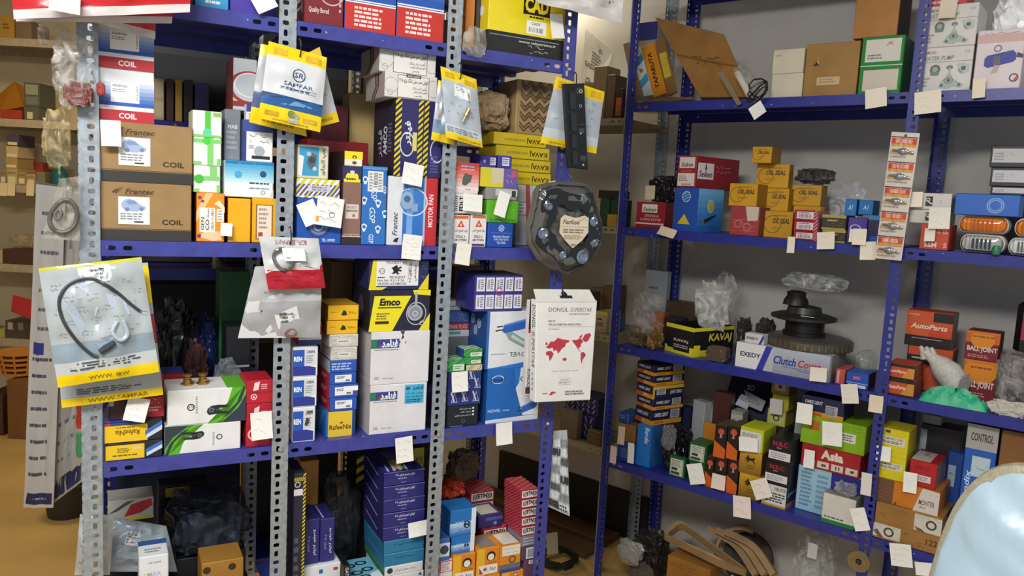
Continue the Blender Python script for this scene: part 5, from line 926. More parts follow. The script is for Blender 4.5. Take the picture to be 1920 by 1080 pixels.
# cable bags at the first post
cb2 = pouch('cable_packet', 'grey packet with yellow foot behind the cable packet on the first post', UL, [(92, 512), (277, 492), (306, 740), (116, 765)], -.025, .016, [(0, .06, SY), (.06, .2, 'aeb6ba'), (.2, 1, 'b4bcc0')], [('l', .15, .08, .8, .13, 3, '5a6068'), ('t', 'WWW.SAMFAR', .25, .015, .85, .045, '8a7010'), ('r', .93, .7, 1, .98, SY), ('r', .95, .4, 1, .62, 'b8303a')], seed=41, nx=20)
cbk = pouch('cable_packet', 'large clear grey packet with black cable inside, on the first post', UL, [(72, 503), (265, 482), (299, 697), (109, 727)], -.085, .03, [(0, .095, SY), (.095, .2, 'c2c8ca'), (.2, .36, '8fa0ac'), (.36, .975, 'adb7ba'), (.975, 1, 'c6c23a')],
    [('r', .4, .84, .68, .97, 'e6e8ea'), ('r', .36, .83, .46, .97, 'f2f5f6'), ('l', .48, .86, .64, .95, 3, '6a6e74'), ('p', [(.56,.955),(.62,.95),(.57,.86),(.555,.86),(.6,.935),(.56,.94)], '22242c'), ('l', .14, .12, .9, .19, 3, '4a5258'), ('t', 'WWW. IBW', .3, .03, .7, .06, '8a7010'), ('p', [(.3,.86),(.4,.88),(.5,.62),(.42,.5)], 'b4c2d4'), ('p', [(.48,.86),(.56,.85),(.66,.6),(.58,.52)], 'b8c6d8'), ('p', [(.6,.74),(.76,.68),(.8,.54),(.66,.5)], 'b2c0d4'), ('p', [(.2,.66),(.26,.72),(.36,.5),(.3,.42)], 'a9b7c6'), ('p', [(.4,.36),(.6,.4),(.66,.32),(.46,.28)], '8f9eae')] + [('w', .08+.23*(i % 4)+.1*(i//4 % 2), .4+.1*(i//4), .18+.23*(i % 4)+.1*(i//4 % 2), .46+.1*(i//4), 2, '6f8094') for i in range(20)], seed=42, nx=26, wr=.009, rough=.16)  # pale blue slanted streaks are reflections on the film, painted in as colour
S = cbk.S
bm = bmesh.new(); pts = [(.42,.22),(.36,.25),(.26,.36),(.18,.5),(.14,.62),(.15,.74),(.22,.82),(.34,.87),(.48,.87),(.6,.82),(.72,.72),(.82,.62),(.9,.55)]
tube(bm, curve([S(a, b, .004) for a, b in pts]), .0036, 8); mesh('cable', bm, mat('343c42', .4), cbk.o)
bm = bmesh.new(); tube(bm, [S(a, b, .004) for a, b in ((.45, .26), (.52, .29), (.6, .33))], [.007, .009, .006], 8); mesh('cable_plug', bm, mat('3a444e', .4), cbk.o)
bm = bmesh.new(); tube(bm, curve([S(a, b, .003) for a, b in ((.72, .5), (.74, .38), (.66, .34), (.6, .42), (.66, .5))]), .005, 8); mesh('white_clip', bm, mat('b4c4d2', .25), cbk.o)
# bearing packet and grey packet on the second post
gb_ = pouch('parts_packet', 'grey and white printed packet with tag, behind the red bearing packet', UL, [(478, 500), (604, 492), (600, 632), (446, 634)], -.022, .016, [(0, .5, 'a3a4a6'), (.5, 1, 'b9babc')], [('p', [(0,.0),(.62,0),(.35,.6),(.2,1),(0.1,1),(0,.4)], 'd0d2d6'), ('p', [(.38,.32),(.66,.44),(.72,.26),(.46,.12)], 'e4e4e2'), ('l', .44, .2, .66, .36, 3, '5a5c60'), ('w', .2, .6, .3, .7, 1, '3a4468'), ('e', .2, .36, .03, '3a4a90'), ('e', .62, .06, .07, '8a6460')], seed=43, wr=.008)
gp_ = pouch('parts_packet', 'clear and red packet with a round bearing and white label, on the second post', UL, [(485, 443), (597, 447), (610, 540), (503, 543)], -.05, .018, [(0, .38, 'b41f34'), (.38, 1, 'cdd0d2')], [('t', 'GREENPART', .24, .86, .76, .95, '9a6a72', {'r': 180, 'b': .02}), ('r', .74, .86, .78, .95, '9a6a72'), ('p', [(.0,.44),(.1,.36),(.2,.46),(.32,.36),(.4,.42),(.0,.3)], 'cdd0d2'), ('p', [(.5,.36),(.7,.46),(.9,.38),(1,.5),(1,.36)], 'b41f34'), ('w', .1, .12, .9, .3, 2, '8a1528')], seed=44, wr=.007)
S = gp_.S; bm = bmesh.new(); n = 28
tube(bm, [S(.33+.15*cos(2*pi*i/n), .58+.2*sin(2*pi*i/n), .004) for i in range(n)], .005, 8, True); mesh('bearing', bm, mat('8b8d92', .3, .7, 'steel'), gp_.o)
p = Print(lambda a, b, k: S(.33+.38*a, .56+.24*b, .012+k), 2); p.draw([('r', 0, 0, 1, 1, 'f1f1ee'), ('l', .08, .2, .7, .85, 4, '9a9a9a'), ('r', .86, .0, 1.0, 1, '3f9a4e'), ('t', 'GREEN', .88, .1, .98, .9, 'e6f2e6', {'r': 90})]); p.done(gp_.o, 'sticker')
hook(gp_.o, gp_.S, .5, .96)
# foil strip on the blue post
ck = [('r', .02+.5*(i % 2), .03+.11*i, .48+.5*(i % 2), .12+.11*i, ('3a4046', '8a9298', '5a6066')[i % 3]) for i in range(8)] + [('r', .5-.5*(i % 2), .03+.11*i, .96-.5*(i % 2), .12+.11*i, 'd2d8da') for i in range(8)]
pouch('foil_strip', 'long silver checkered foil strip hanging behind the blue post', UL, [(1038, 808), (1063, 806), (1068, 968), (1028, 950)], .02, .006, [(0, 1, 'b4bcc0')], ck + [('l', .1, .02, .9, .1, 2, '4a4e54')], seed=45, wr=.006)
# white bags and clear bags at the top left
for q, dd, sd, l in (([(150, -80), (296, -80), (291, 74), (176, 42)], -.04, 51, 'white bag with red stripe, lowest and rearmost of three at top left'), ([(22, -80), (334, -80), (322, 44), (30, 40)], -.085, 52, 'white bag with red stripe, middle one of three at top left'), ([(14, -100), (362, -100), (356, 23), (26, 36)], -.13, 53, 'white bag with red band, frontmost of three at top left')):
    r0, r1 = (.13, .42) if sd == 53 else (.1, .22)
    b = pouch('printed_bag', l, UL, q, dd, .015, [(0, r0, 'd5cfcd'), (r0, r1, 'c4262e'), (r1, 1, 'c9c3c2')], None, seed=sd, wr=.006, nx=20)
note(b, UL, (122, 2), (58, 44), -.155, -3, 2)
lump('clear_bag', 'clear crinkled bag holding reddish brown rubber parts, hanging by the first post', UL, (95, 52, 186, 206), -.07, .065, mat('e4e0d8', .12, 0, 'clear'), None, 54, .5, nest=1)
lump('rubber_part', 'reddish brown rubber bush inside the clear hanging bag', UL, (116, 150, 176, 200), -.05, .04, mat('7c3a34', .45), None, 55, .3, cat='car part', nest=1)
lump('rubber_part', 'small round red rubber cap beside the clear hanging bag', UL, (180, 154, 198, 180), -.03, .02, mat('a23a30', .45), None, 56, .15, cat='car part', nest=1)
lump('clear_bag', 'yellowish clear crinkled bag hanging below the rubber parts bag', UL, (76, 196, 134, 318), -.03, .04, mat('e2cf9c', .12, 0, 'clear'), None, 57, .5, nest=1)
lump('clear_bag', 'clear crinkled bag strung high beside the white striped bags', UL, (66, 40, 136, 92), .0, .04, mat('d2cdbd', .12, 0, 'clear'), None, 58, .5, nest=1)
# plastic chain of white links
bm = bmesh.new()
for i in range(5):
    s_, z_ = at(UL, -.01, (135, 240+22*i)); 
    for k in (-1, 1):
        c_ = Vector((s_+k*.008, -.01, z_)); tube(bm, [c_ + Vector((.006*cos(2*pi*j/12), 0, .012*sin(2*pi*j/12))) for j in range(12)], .002, 6, True)
o = mesh('plastic_clip_chain', bm, mat('dcdcd4', .4)); tag(o, 'white plastic looped strip hanging just left of the first post', 'strip'); o['kind'] = 'stuff'
rp = pouch('ring_packet', 'clear packet with big grey ring gasket hanging left of the first post', UL, [(112, 335), (152, 330), (150, 452), (78, 446)], -.03, .012, [(0, 1, mat('b9b4a6', .2, 0, 'film'))], None, seed=59)
bm = bmesh.new(); n = 30; S = rp.S
tube(bm, [S(.48+.42*cos(2*pi*i/n), .38+.26*sin(2*pi*i/n), .006) for i in range(n)], .005, 8, True); mesh('ring_gasket', bm, mat('5a5650', .5), rp.o)
bm = bmesh.new(); tube(bm, [S(.3+.1*cos(2*pi*i/16), .4+.08*sin(2*pi*i/16), .006) for i in range(16)], .004, 6, True); mesh('small_ring', bm, mat('6a645c', .5), rp.o)
# handles of screwdrivers peeking out low by the first post
for i, (y, c, l) in enumerate(((780, 'b8301e', 'red tool handle peeking out left of the first post'), (834, '2f7a4a', 'green and blue tool handle peeking out left of the first post'))):
    s_, z_ = at(UL, .06, (152, y)); bm = bmesh.new(); lathe(bm, [(0, -.03), (.01, -.03), (.012, -.01), (.009, .01), (.011, .03), (0, .034)], 10, (s_, .06, z_)); o = mesh('tool_handle', bm, mat(c, .35), None, UL.M); tag(o, l, 'tool')

# white film sheet hanging over the top of the blue post
pouch('white_sheet', 'white plastic sheet with curled corner hanging at the top of the blue post', UL, [(1000, -70), (1172, -80), (1166, 44), (1004, 4)], -.07, .012, [(0, 1, 'd9d6d2')], [('w', .82, .2, .9, .5, 2, '4a4a52')], seed=61, wr=.012, nx=16)
# ------------------------------------------------------------------ right rack, top shelf
r1z, r2z, r3z, r4z = RZ[1], RZ[2], RZ[3], RZ[4]
KR = '9a7038'
slab('flat_carton', 'big flat square brown carton leaning over on the top shelf', UR, [(1228, 32), (1357, 64), (1408, 182), (1312, 182)], (.16, .16, .06, .06), .04, KR, [('p', [(0,.5),(1,.46),(1,.49),(0,.53)], '7c5426'), ('w', .3, .4, .75, .6, 2, '5a4026')], kind='brown')
slab('flat_carton', 'yellow carton with bold dark vertical lettering, leaning on the top shelf', UR, [(1201, 88), (1225, 80), (1249, 174), (1225, 183)], (.135, .135, .084, .084), .012, 'd08a1a', [('t', 'TAPARUTA', .34, .14, .66, .84, '3a2410', {'r': 90, 'b': .03})])
slab('flat_carton', 'thin brown carton with yellow paper label, behind the leaning yellow carton', UR, [(1227, 76), (1246, 71), (1268, 172), (1251, 180)], (.155, .155, .11, .11), .012, '8a6434', [('r', .15, .3, .85, .75, 'c9b23a'), ('w', .25, .35, .75, .7, 3, '8a7a2a')], kind='brown')
slab('flat_carton', 'white carton with blue and red picture stripes, leaning at the left end of the shelf', UR, [(1181, 88), (1199, 85), (1224, 178), (1207, 181)], (.084, .084, .062, .062), .008, 'b8c4c8', [('p', [(0,.7),(1,.85),(1,.7),(0,.55)], '2f7aa8'), ('p', [(0,.3),(1,.45),(1,.3),(0,.15)], '3a86b0'), ('e', .5, .5, .04, 'b05a54')])
slab('kraft_envelope', 'crumpled brown kraft envelope at the left end of the top shelf', UR, [(1168, 82), (1180, 79), (1204, 182), (1190, 186)], (.056, .056, .042, .042), .005, '83694a', [('t', 'HD', .2, .55, .8, .65, '4a3a26', {'r': 90})], kind='brown')
box('carton', 'grey white carton with dark disc and blue top band, behind leaning cartons', UR, (1192, 42, 1230, 150), .28, .08, 'aca596', r1z, F=[('r', 0, .8, 1, 1, '2c3a8a'), ('e', .4, .58, .14, '33302c')])
lump('paper_scraps', 'flattened brown paper lying under the leaning cartons', UR, (1192, 187, 1300, 197), .008, .03, mat('7c5c36', .7, 0, 'brown'), r1z, 61, .4, cat='paper')
bm = bmesh.new(); a, b = Vector((*[at(UR, .0, (1362, 136))[0]], -.02, at(UR, 0, (1362, 136))[1])), None
s0, z0 = at(UR, -.01, (1366, 135)); s1, z1 = at(UR, -.01, (1402, 178))
tube(bm, [(s0+.02, .03, z0), (s1+.01, -.02, z1)], [.014, .014], 10); o = mesh('tube', bm, mat('d6d2c8', .3), None, UR.M); tag(o, 'white plastic tube in clear wrap leaning off the top shelf', 'pipe')
bm = bmesh.new(); tube(bm, [(s0+.02, .025, z0+.012), (s0+.08, .01, z0-.03), (s1+.06, -.025, z1-.0)], .022, 10); mesh('clear_wrap', bm, mat('c9c4b6', .12, 0, 'clear'), o)
slab('flat_carton', 'thin dull plastic strip hanging off the shelf edge beside the white tube', UR, [(1345, 137), (1356, 133), (1390, 194), (1382, 198)], (.02, .02, -.015, -.015), .006, '8a7c62', None, rough=.3)
bm = bmesh.new(); rr = random.Random(5)
for k in range(4):
    s_, z_ = at(UR, -.055, (1422, 165)); tube(bm, [Vector((s_ + .035*cos(t*.7+k), -.055+.012*sin(t*1.3+k), z_ + .035*sin(t*.7+k*1.4)-.01*k)) for t in range(10)], .0035, 5)
o = mesh('cable_coil', bm, mat('20201c', .4), None, UR.M); tag(o, 'tangle of dark cable hanging off the top shelf with a white note', 'cable'); o['kind'] = 'stuff'
note(o, UR, (1421, 207), (26, 26), -.07, 35, 0)
wa = box('carton', 'plain cream white carton, lower of two left of the brown carton', UR, (1446, 138, 1504, 184), .02, .14, 'cfc6b2', r1z); box('carton', 'plain cream white carton, upper of two left of the brown carton', UR, (1449, 92, 1507, 137), .02, .14, 'cfc6b2', wa, F=[('l', .1, .7, .3, .8, 1, 'a89a86')])
bc = box('carton', 'square brown carton with torn spot and white strip label', UR, (1509, 80, 1609, 180), .025, .22, '9c7434', r1z, kind='brown', F=[('p', [(.18,.6),(.24,.67),(.22,.82),(.26,.62)], 'c9a860'), ('p', [(.15,.58),(.27,.58),(.22,.66)], '241a1a'), ('r', .25, .21, .68, .36, 'c4ac80'), ('l', .3, .24, .64, .34, 2, 'a08a64')])
jk = box('carton', 'white and green carton with red initials beside the blue post', UR, (1613, 68, 1692, 175), .02, .16, '23863c', r1z, F=[('r', .1, .56, .93, .95, 'd3cfc6'), ('r', .1, .06, .93, .42, 'cdc2b4'), ('r', .0, .485, 1, .5, 'c9d8c4'), ('t', 'JK', .58, .83, .76, .9, 'b84a4a', {'i': .3}), ('l', .16, .6, .62, .7, 2, '7a7a70')], rough=.2)
box('carton', 'tall brown carton stacked above the white and green carton', UR, (1605, -60, 1688, 70), .03, .16, 'a87028', jk, kind='brown', R=[('r', 0, 0, 1, 1, '3a2c20')])
def wp(px, on, lab, w=0):
    return box('carton', lab, UR, px, .02, .16, 'd2cfca', on, F=[('r', 0, .66, 1, .67, '6a7a78'), ('t', 'DIAMOND', .06, .85, .32, .92, 'a8484a', {'i': .2}), ('t', 'WATER PUMP', .08, .7, .66, .8, '7a7a7a', {'i': .3}), ('t', 'CE', .84, .84, .94, .9, 'a0a0a0'),
        ('e', .33, .5, .11, '5d6b67', 1.0), ('e', .33, .5, .06, '9aa6a2'), ('p', [(.26,.36),(.4,.36),(.42,.44),(.24,.44)], '73827e'), ('e', .6, .53, .07, '6e7e7a', .7), ('r', .585, .36, .62, .52, 'a9b5b1'),
        ('p', [(.42,.1),(.47,.24),(.54,.3),(.56,.38),(.65,.38),(.67,.28),(.76,.22),(.88,.14),(.84,.06),(.7,.1),(.6,.05),(.5,.07)], 'a7b4b0'), ('o', .6, .24, .1, .03, '7c8b87', .8), ('c', .6, .24, .04, '566460'), ('e', .48, .13, .035, '5e6c68'), ('e', .8, .13, .035, '5e6c68'), ('e', .84, .5, .1, '97a5a0', 1.2), ('o', .84, .5, .08, .02, '6a7874', 1.2), ('p', [(.76,.5),(.72,.6),(.8,.62),(.96,.58),(.95,.42),(.86,.38)], 'b4c0bc'), ('e', .85, .5, .05, '54625e'), ('l', .03, .1, .26, .34, 3, 'a0a0a0')])
w1_ = wp((1721, 88, 1822, 169), r1z, 'white water pump carton with grey pump pictures, lower of two'); w2_ = wp((1729, 9, 1832, 87), w1_, 'white water pump carton with grey pump pictures, upper of two')
rt = box('carton', 'red and white flat carton on top of the water pump cartons', UR, (1741, -20, 1815, 8), .03, .12, 'b8303a', w2_, F=[('l', .1, .1, .9, .4, 1, 'e0b0b0')])
note(rt, UR, (1778, 17), (32, 34), .005, -2, 0, 'd8cdb8')
box('carton', 'white pinkish carton with blue fuel pump picture at the right edge', UR, (1829, 55, 1918, 163), .02, .16, 'd6ccd0', r1z, F=[('r', 0, .78, 1, .92, 'cfa8a8'), ('w', .1, .9, .95, .98, 1, 'b06a6a'), ('p', [(.2,.4),(.2,.52),(.26,.57),(.78,.64),(.86,.58),(.86,.48),(.8,.44),(.28,.36)], '35409a'), ('p', [(.86,.52),(1,.5),(1,.56),(.88,.6)], '3a3a40'), ('p', [(.4,.4),(.54,.42),(.52,.56),(.38,.54)], '6a5a64'), ('o', .46, .68, .06, .018, '7a5a5a'), ('p', [(.36,.26),(.5,.28),(.54,.4),(.42,.4)], 'b8a8a0'), ('o', .86, .18, .07, .02, '3a3a52'), ('p', [(.82,.1),(.96,.16),(.92,.22)], 'b8484a')], L=[('r', 0, 0, 1, 1, '9a9496')])
lump('white_bag', 'bright white plastic bag slumped on top shelf at the right edge', UR, (1846, -40, 1990, 150), .2, .2, mat('fbfcfc', .3, 0, 'vac'), r1z, 62, .3)
note(BR[1, 0], UR, (1643, 184), (40, 36), -.004, 8, 0, 'e8e0d0'); note(BR[1, 1], UR, (1740, 192), (50, 42), -.004, 6, 2, 'e6ddcc'); note(BR[1, 1], UR, (1836, 166), (24, 36), -.004, 4, 0, 'e2d6c0')
# ------------------------------------------------------------------ right rack, second shelf
se = [('r', .2, .6, .74, .92, 'e0d8d0'), ('t', 'Seiken', .24, .64, .7, .8, '3a2c2a', {'i': .2, 'b': .02}), ('t', 'HYDRAULIC', .3, .42, .8, .52, 'd8b8b4', {'r': 180}), ('t', 'BRAKE PARTS', .16, .28, .88, .38, 'd8b8b4', {'r': 180}), ('r', 0, .14, 1, .2, 'd8c8c4')]
sk = box('carton', 'small red carton with white script label at the left end of second shelf', UR, (1193, 379, 1246, 422), .09, .14, '9a1f28', r2z, F=se)
bg = lump('black_box', 'black crumpled bag with cream tag on the small red carton', UR, (1209, 327, 1262, 378), .1, .12, BKB, sk, 63, .25); note(bg, UR, (1220, 361), (18, 26), .085, 4, 0, 'c9bca0')
be = box('carton', 'two-tone blue carton with yellow triangle, corner towards the room', UR, (1263, 353, 1355, 437), .03, .2, '2c7cc4', r2z, rot=75, edge=1308, L=[('r', 0, 0, 1, 1, '1b4fae'), ('o', .5, .8, .13, .02, 'b4d0ec'), ('s', .36, .7, .64, .9, 3, '7ab4e0', .4), ('p', [(.2,.16),(.72,.16),(.46,.4)], 'd8c22a'), ('w', .2, .5, .8, .6, 1, '3a6cc0')], F=[('g', 0, 0, 1, 1, '1f62b0', '6ab0e0'), ('e', .5, .6, .1, 'c9b844', 1.4), ('o', .5, .6, .12, .02, '9ac8ec', 1.3), ('p', [(.2,.22),(.3,.3),(.75,.42),(.7,.36),(.32,.2)], '1c2430'), ('c', .24, .22, .05, '5a6a7a')])
box('carton', 'dark red carton with white script panels, on the two-tone blue carton', UR, (1270, 292, 1386, 350), .045, .2, '8c1c2a', be, rot=75, edge=1305, L=[('r', .1, .62, .92, .96, 'd9d0cc'), ('t', 'Seiken', .2, .66, .82, .8, '3a2c2a', {'i': .2, 'b': .02}), ('r', .05, .06, .95, .46, 'ddd6d2'), ('l', .1, .2, .6, .4, 3, '8a8078'), ('b', .3, .08, .8, .14), ('r', .2, .49, .8, .57, 'b83a44')], F=[('r', .04, .3, .4, .8, 'ded6d2'), ('t', 'Seiken', .07, .36, .37, .56, '2c2422', {'i': .2, 'b': .02}), ('p', [(.2,.58),(.21,.78),(.23,.78),(.24,.58)], '3a302c'), ('w', .44, .5, .8, .78, 2, 'c9a0a4')])
OY = 'c9961c'
os_ = [('o', .3, .5, .34, .03, '7a5a14'), ('t', 'OIL SEAL', .3, .54, .9, .74, '3a2a10', {'i': .2, 'b': .03}), ('l', .34, .8, .8, .88, 1, '8a6818'), ('l', .3, .3, .7, .42, 2, 'a07a1a')]
def oil(px, on, lab, d): return box('carton', lab, UR, px, d, .1, OY, on, F=os_, R=[('r', 0, 0, 1, 1, '8a661a')])
fl = box('carton', 'red floral crumpled packet box below a yellow seal box', UR, (1369, 387, 1424, 438), .02, .1, '9c3a3c', r2z, F=[('w', .1, .1, .9, .6, 4, 'd07a74'), ('p', [(.5,1),(.95,1),(.95,.55),(.6,.5)], 'c9b8ac'), ('o', .3, .4, .14, .03, 'c9746e'), ('o', .6, .3, .14, .03, 'c9746e')], R=[('r', 0, 0, 1, 1, '6a2a2a')])
oil((1367, 344, 1420, 386), fl, 'yellow seal box standing on the red floral packet', .018)
b_ = oil((1430, 396, 1486, 440), r2z, 'yellow seal box on the shelf, right of the red floral packet', .07)
c_ = oil((1424, 352, 1470, 395), b_, 'yellow seal box, second from the shelf in its column', .07)
d_ = oil((1408, 306, 1470, 351), c_, 'yellow seal box, third from the shelf with large ring print', .065); oil((1410, 275, 1447, 305), d_, 'small yellow seal box crowning the column', .065)
h_ = box('carton', 'yellow carton behind the red striped boxes', UR, (1480, 386, 1532, 445), .14, .08, OY, r2z)
e_ = oil((1475, 346, 1535, 385), h_, 'yellow seal box at right, under the dark crumpled bag', .14)
lump('dark_bag', 'dark translucent crumpled bag lying on the right yellow seal box', UR, (1478, 315, 1560, 345), .14, .09, mat('3a3630', .25, 0, 'smoke'), e_, 64, .5)
def strip(px, on, lab): return box('carton', lab, UR, px, .02, .13, 'a01f38', on, F=[('r', .12, .18, .82, .84, 'd8d0d0'), ('b', .2, .26, .74, .6), ('l', .2, .66, .7, .8, 1, '5a5a5a'), ('s', .84, 0, 1, 1, 3, 'c9808a', 1)], R=[('s', 0, 0, 1, 1, 3, 'd09aa2', .8)])
a_ = strip((1487, 434, 1532, 452), r2z, 'red striped bearing box with barcode label, lowest of three'); a_ = strip((1488, 414, 1533, 433), a_, 'red striped bearing box with barcode label, middle of three'); strip((1489, 394, 1534, 413), a_, 'red striped bearing box with barcode label, top of three')
def gold(px, on, lab): return box('carton', lab, UR, px, .025, .12, '3a3226', on, F=[('r', 0, .8, 1, 1, 'a89848'), ('r', 0, 0, 1, .12, 'a89848'), ('w', .1, .2, .9, .5, 2, '8a7a5a'), ('r', .2, .52, .7, .72, '5a5030'), ('l', .24, .56, .66, .68, 1, 'c9b86a')])
a_ = gold((1541, 431, 1585, 456), r2z, 'black and gold patterned box, lower of two behind a white note'); gold((1541, 403, 1586, 430), a_, 'black and gold patterned box, upper of two')
lump('clear_bag', 'clear crinkled bag of shiny metal parts behind the gold boxes', UR, (1540, 338, 1612, 452), .17, .12, mat('dfe2e4', .12, 0, 'film'), r2z, 65, .5)
a_ = box('carton', 'purple box with pale oval logo under the small blue boxes', UR, (1588, 408, 1625, 452), .04, .1, '4c3a94', r2z, F=[('o', .4, .6, .2, .05, 'c0b4dc', .7), ('w', .2, .4, .9, .6, 1, 'c0b4dc'), ('r', 0, 0, 1, .3, '2c2440')])
box('carton', 'small bright blue box with white letter, left of two', UR, (1584, 373, 1606, 406), .05, .09, '1b72b8', a_, F=[('t', 'A1', .3, .35, .7, .65, 'c9e0f0', {'i': .3})], R=[('r', 0, 0, 1, 1, '155a94')])
z_ = box('carton', 'navy box with blue foot in the corner by the hanging bulb strip', UR, (1626, 404, 1650, 459), .04, .1, '22284c', r2z, F=[('r', 0, .0, 1, .3, '2456b4'), ('r', 0, .85, 1, 1, '2f86c0')])
box('carton', 'small bright blue box with white letter, right of two', UR, (1611, 375, 1636, 403), .05, .09, '1b72b8', z_, w=.05, F=[('t', 'A1', .3, .35, .7, .65, 'c9e0f0', {'i': .3})])
for c_, sz, ro, nn in (((1484, 459), (14, 30), 3, 0), ((1549, 451), (33, 32), 6, 2), ((1604, 442), (22, 24), 2, 0), ((1612, 444), (26, 30), 2, 1), ((1628, 470), (30, 34), 5, 2)): note(BR[2, 0], UR, c_, sz, -.012 if sz[0] != 26 else -.016, ro, nn, 'e6ddcc')
note(BR[2, 0], UR, (1253, 435), (32, 16), -.012, -12, 0, 'd8c9ae', curl=.02)
# strip of carded bulbs on the blue post
pr_ = []
for i in range(5):
    v = .985 - .195*i
    pr_ += [('r', .05, v-.075, .95, v-.03, 'c8452c'), ('r', .05, v-.095, .95, v-.075, 'd09a3a'), ('r', .2, v-.07, .8, v-.036, 'd88a78'), ('t', 'CARBOOSE', .24, v-.066, .76, v-.04, 'f0d8d0', {'b': .01}), ('r', .02, v-.025, .98, v-.018, '3a3638'), ('r', .05, v-.155, .9, v-.13, 'c9a46a'), ('l', .08, v-.185, .8, v-.165, 1, 'a0948c')]
gs_ = pouch('bulb_card_strip', 'long white card strip with five small bulbs and orange bands, hanging on blue post', UR, [(1672, 247), (1725, 250), (1690, 489), (1640, 484)], -.03, .003, [(0, 1, 'd8d0c6')], pr_, wr=.002, seed=66, nx=6)
for i in range(5):
    v = .985-.195*i; S = gs_.S; bm = bmesh.new(); a, b = S(.12, v-.125, .004), S(.9, v-.138, .004)
    tube(bm, [a, a.lerp(b, .25), a.lerp(b, .32), a.lerp(b, .5), a.lerp(b, .68), a.lerp(b, .75), b], [.004, .005, .009, .0135, .009, .005, .004], 10); mesh('bulb', bm, mat('b8bcc0', .12, .6, 'steel'), gs_.o)
p = Print(gs_.S, .25); p.draw([('c', .52, .975, .012, '2a2a2e')]); p.done(gs_.o, 'print')
# second bay of the second shelf
mt = box('carton', 'orange red box with upside-down white lettering and paper notes', UR, (1725, 420, 1779, 469), .02, .13, 'c4482c', r2z, F=[('t', 'MTS', .16, .1, .6, .32, 'e8d0c4', {'r': 180, 'b': .04}), ('t', 'SUM', .45, .64, .95, .84, 'd8a898', {'r': 180, 'b': .03}), ('t', 'S', .84, .1, .96, .28, 'e8d0c4')])
bm_ = [('p', [(.42,.2),(.58,.2),(.58,.8),(.42,.8)], '2a2a2c'), ('o', .47, .6, .12, .05, 'd2cec8'), ('p', [(.44,.5),(.56,.3),(.58,.36),(.46,.56)], 'd2cec8')]
k1_ = box('carton', 'off-white carton with bold black symbol, lower of two on the orange red box', UR, (1704, 393, 1779, 420), .02, .12, 'c9c6c0', mt, F=bm_); k2_ = box('carton', 'off-white carton with bold black symbol, upper of two', UR, (1702, 362, 1784, 392), .018, .12, 'd0cdc8', k1_, F=bm_ + [('w', .68, .2, .8, .7, 1, '6a6a6a')])
note(k2_, UR, (1712, 374), (36, 28), -.0, 3, 2, 'eadfce'); note(k1_, UR, (1762, 409), (40, 40), .0, 3, 2, 'e6e0d4'); note(mt, UR, (1744, 440), (20, 24), .008, 3, 0, 'e4dcd0')
def indicator(name, lab, u, px, d, col, on, lampc):
    x0, y0, x1, y1 = px; ym = (y0+y1)/2; s0, s1 = at(u, d, (x0, ym))[0], at(u, d, (x1, ym))[0]; w = s1-s0
    h = at(u, d, ((x0+x1)/2, y0))[1] - (on.top if isinstance(on, Rec) else on); zb_ = (on.top if isinstance(on, Rec) else on)+.0006
    def cap(k, y):                                             # rounded-end outline
        o = []; hh = h/2*k; ww = w/2 - h/2*(1-k) - hh*.8
        for i in range(24):
            a = 2*pi*i/24; o.append((ww*(1 if cos(a) > 0 else -1)*(1 if abs(cos(a)) > .01 else 0) + hh*.8*cos(a), y, h/2+hh*sin(a)))
        return o
    def shell(prof, m, nm, par, M):
        b = bmesh.new(); R2 = [[b.verts.new(p) for p in cap(k, y)] for k, y in prof]
        for A, B_ in zip(R2, R2[1:]):
            for i in range(24): f = b.faces.new((A[i], A[(i+1) % 24], B_[(i+1) % 24], B_[i])); f.smooth = True
        b.faces.new(R2[0][::-1]); b.faces.new(R2[-1]); return mesh(nm, b, m, par, M)
    o = shell([(1, .05), (1, .012), (.94, .0), (.85, .0)], mat('d2cec6', .4), name, None, fr(u, d, (s0+s1)/2, zb_)); tag(o, lab, 'lamp')
    shell([(.86, .0), (.82, -.012), (.66, -.022), (.3, -.025), (.05, -.026)], mat(col, .12, 0, 'lamp_lens'), 'lens', o, None)
    b = bmesh.new()
    for i in range(5): abox(b, -w*.2 + w*.09*i, -.029, h*.25, -w*.2 + w*.09*i + w*.05, -.024, h*.75)
    q = mesh('lens_rib', b, mat(lampc, .2), o); q['kind'] = 'stuff'
    r = Rec(); r.top = zb_+h; r.o = o; return r
i1 = indicator('indicator_lamp', 'clear side lamp with dark reflector, lower left of the lamps', UR, (1799, 439, 1886, 475), .035, 'aeb6b4', r2z, '3c4042')
i2 = indicator('indicator_lamp', 'clear white side lamp cut by the right edge of the photo', UR, (1889, 446, 1960, 480), .03, 'd4dcd8', r2z, '5a6064')
i3 = indicator('indicator_lamp', 'orange side lamp lying on the clear lamp', UR, (1797, 405, 1893, 439), .035, 'e07a10', i1, 'c05a08')
i4 = indicator('indicator_lamp', 'orange side lamp cut by the right edge of the photo', UR, (1901, 410, 1965, 446), .03, 'e07a10', i2, 'c05a08')
box('carton', 'long blue carton with pale oval emblem lying on the orange lamps', UR, (1790, 364, 1912, 404), .012, .12, '2563c0', i3, F=[('o', .64, .48, .36, .06, '7aa4e0', 1), ('o', .64, .48, .26, .03, '9abcec', 1), ('w', .3, .3, .46, .7, 2, '4a7cd0')], T=[('r', 0, 0, 1, 1, '2a5cb0')])
s_, z_ = at(UR, .03, (1872, 458)); bm = bmesh.new(); lathe(bm, [(0, -.012), (.012, -.012), (.014, 0), (.009, .016), (0, .018)], 10, (s_, -.005, r2z+.0135)); o = mesh('cap', bm, mat('2a7a5a', .4), None, UR.M); tag(o, 'small green plastic cap between the clear side lamps', 'cap')
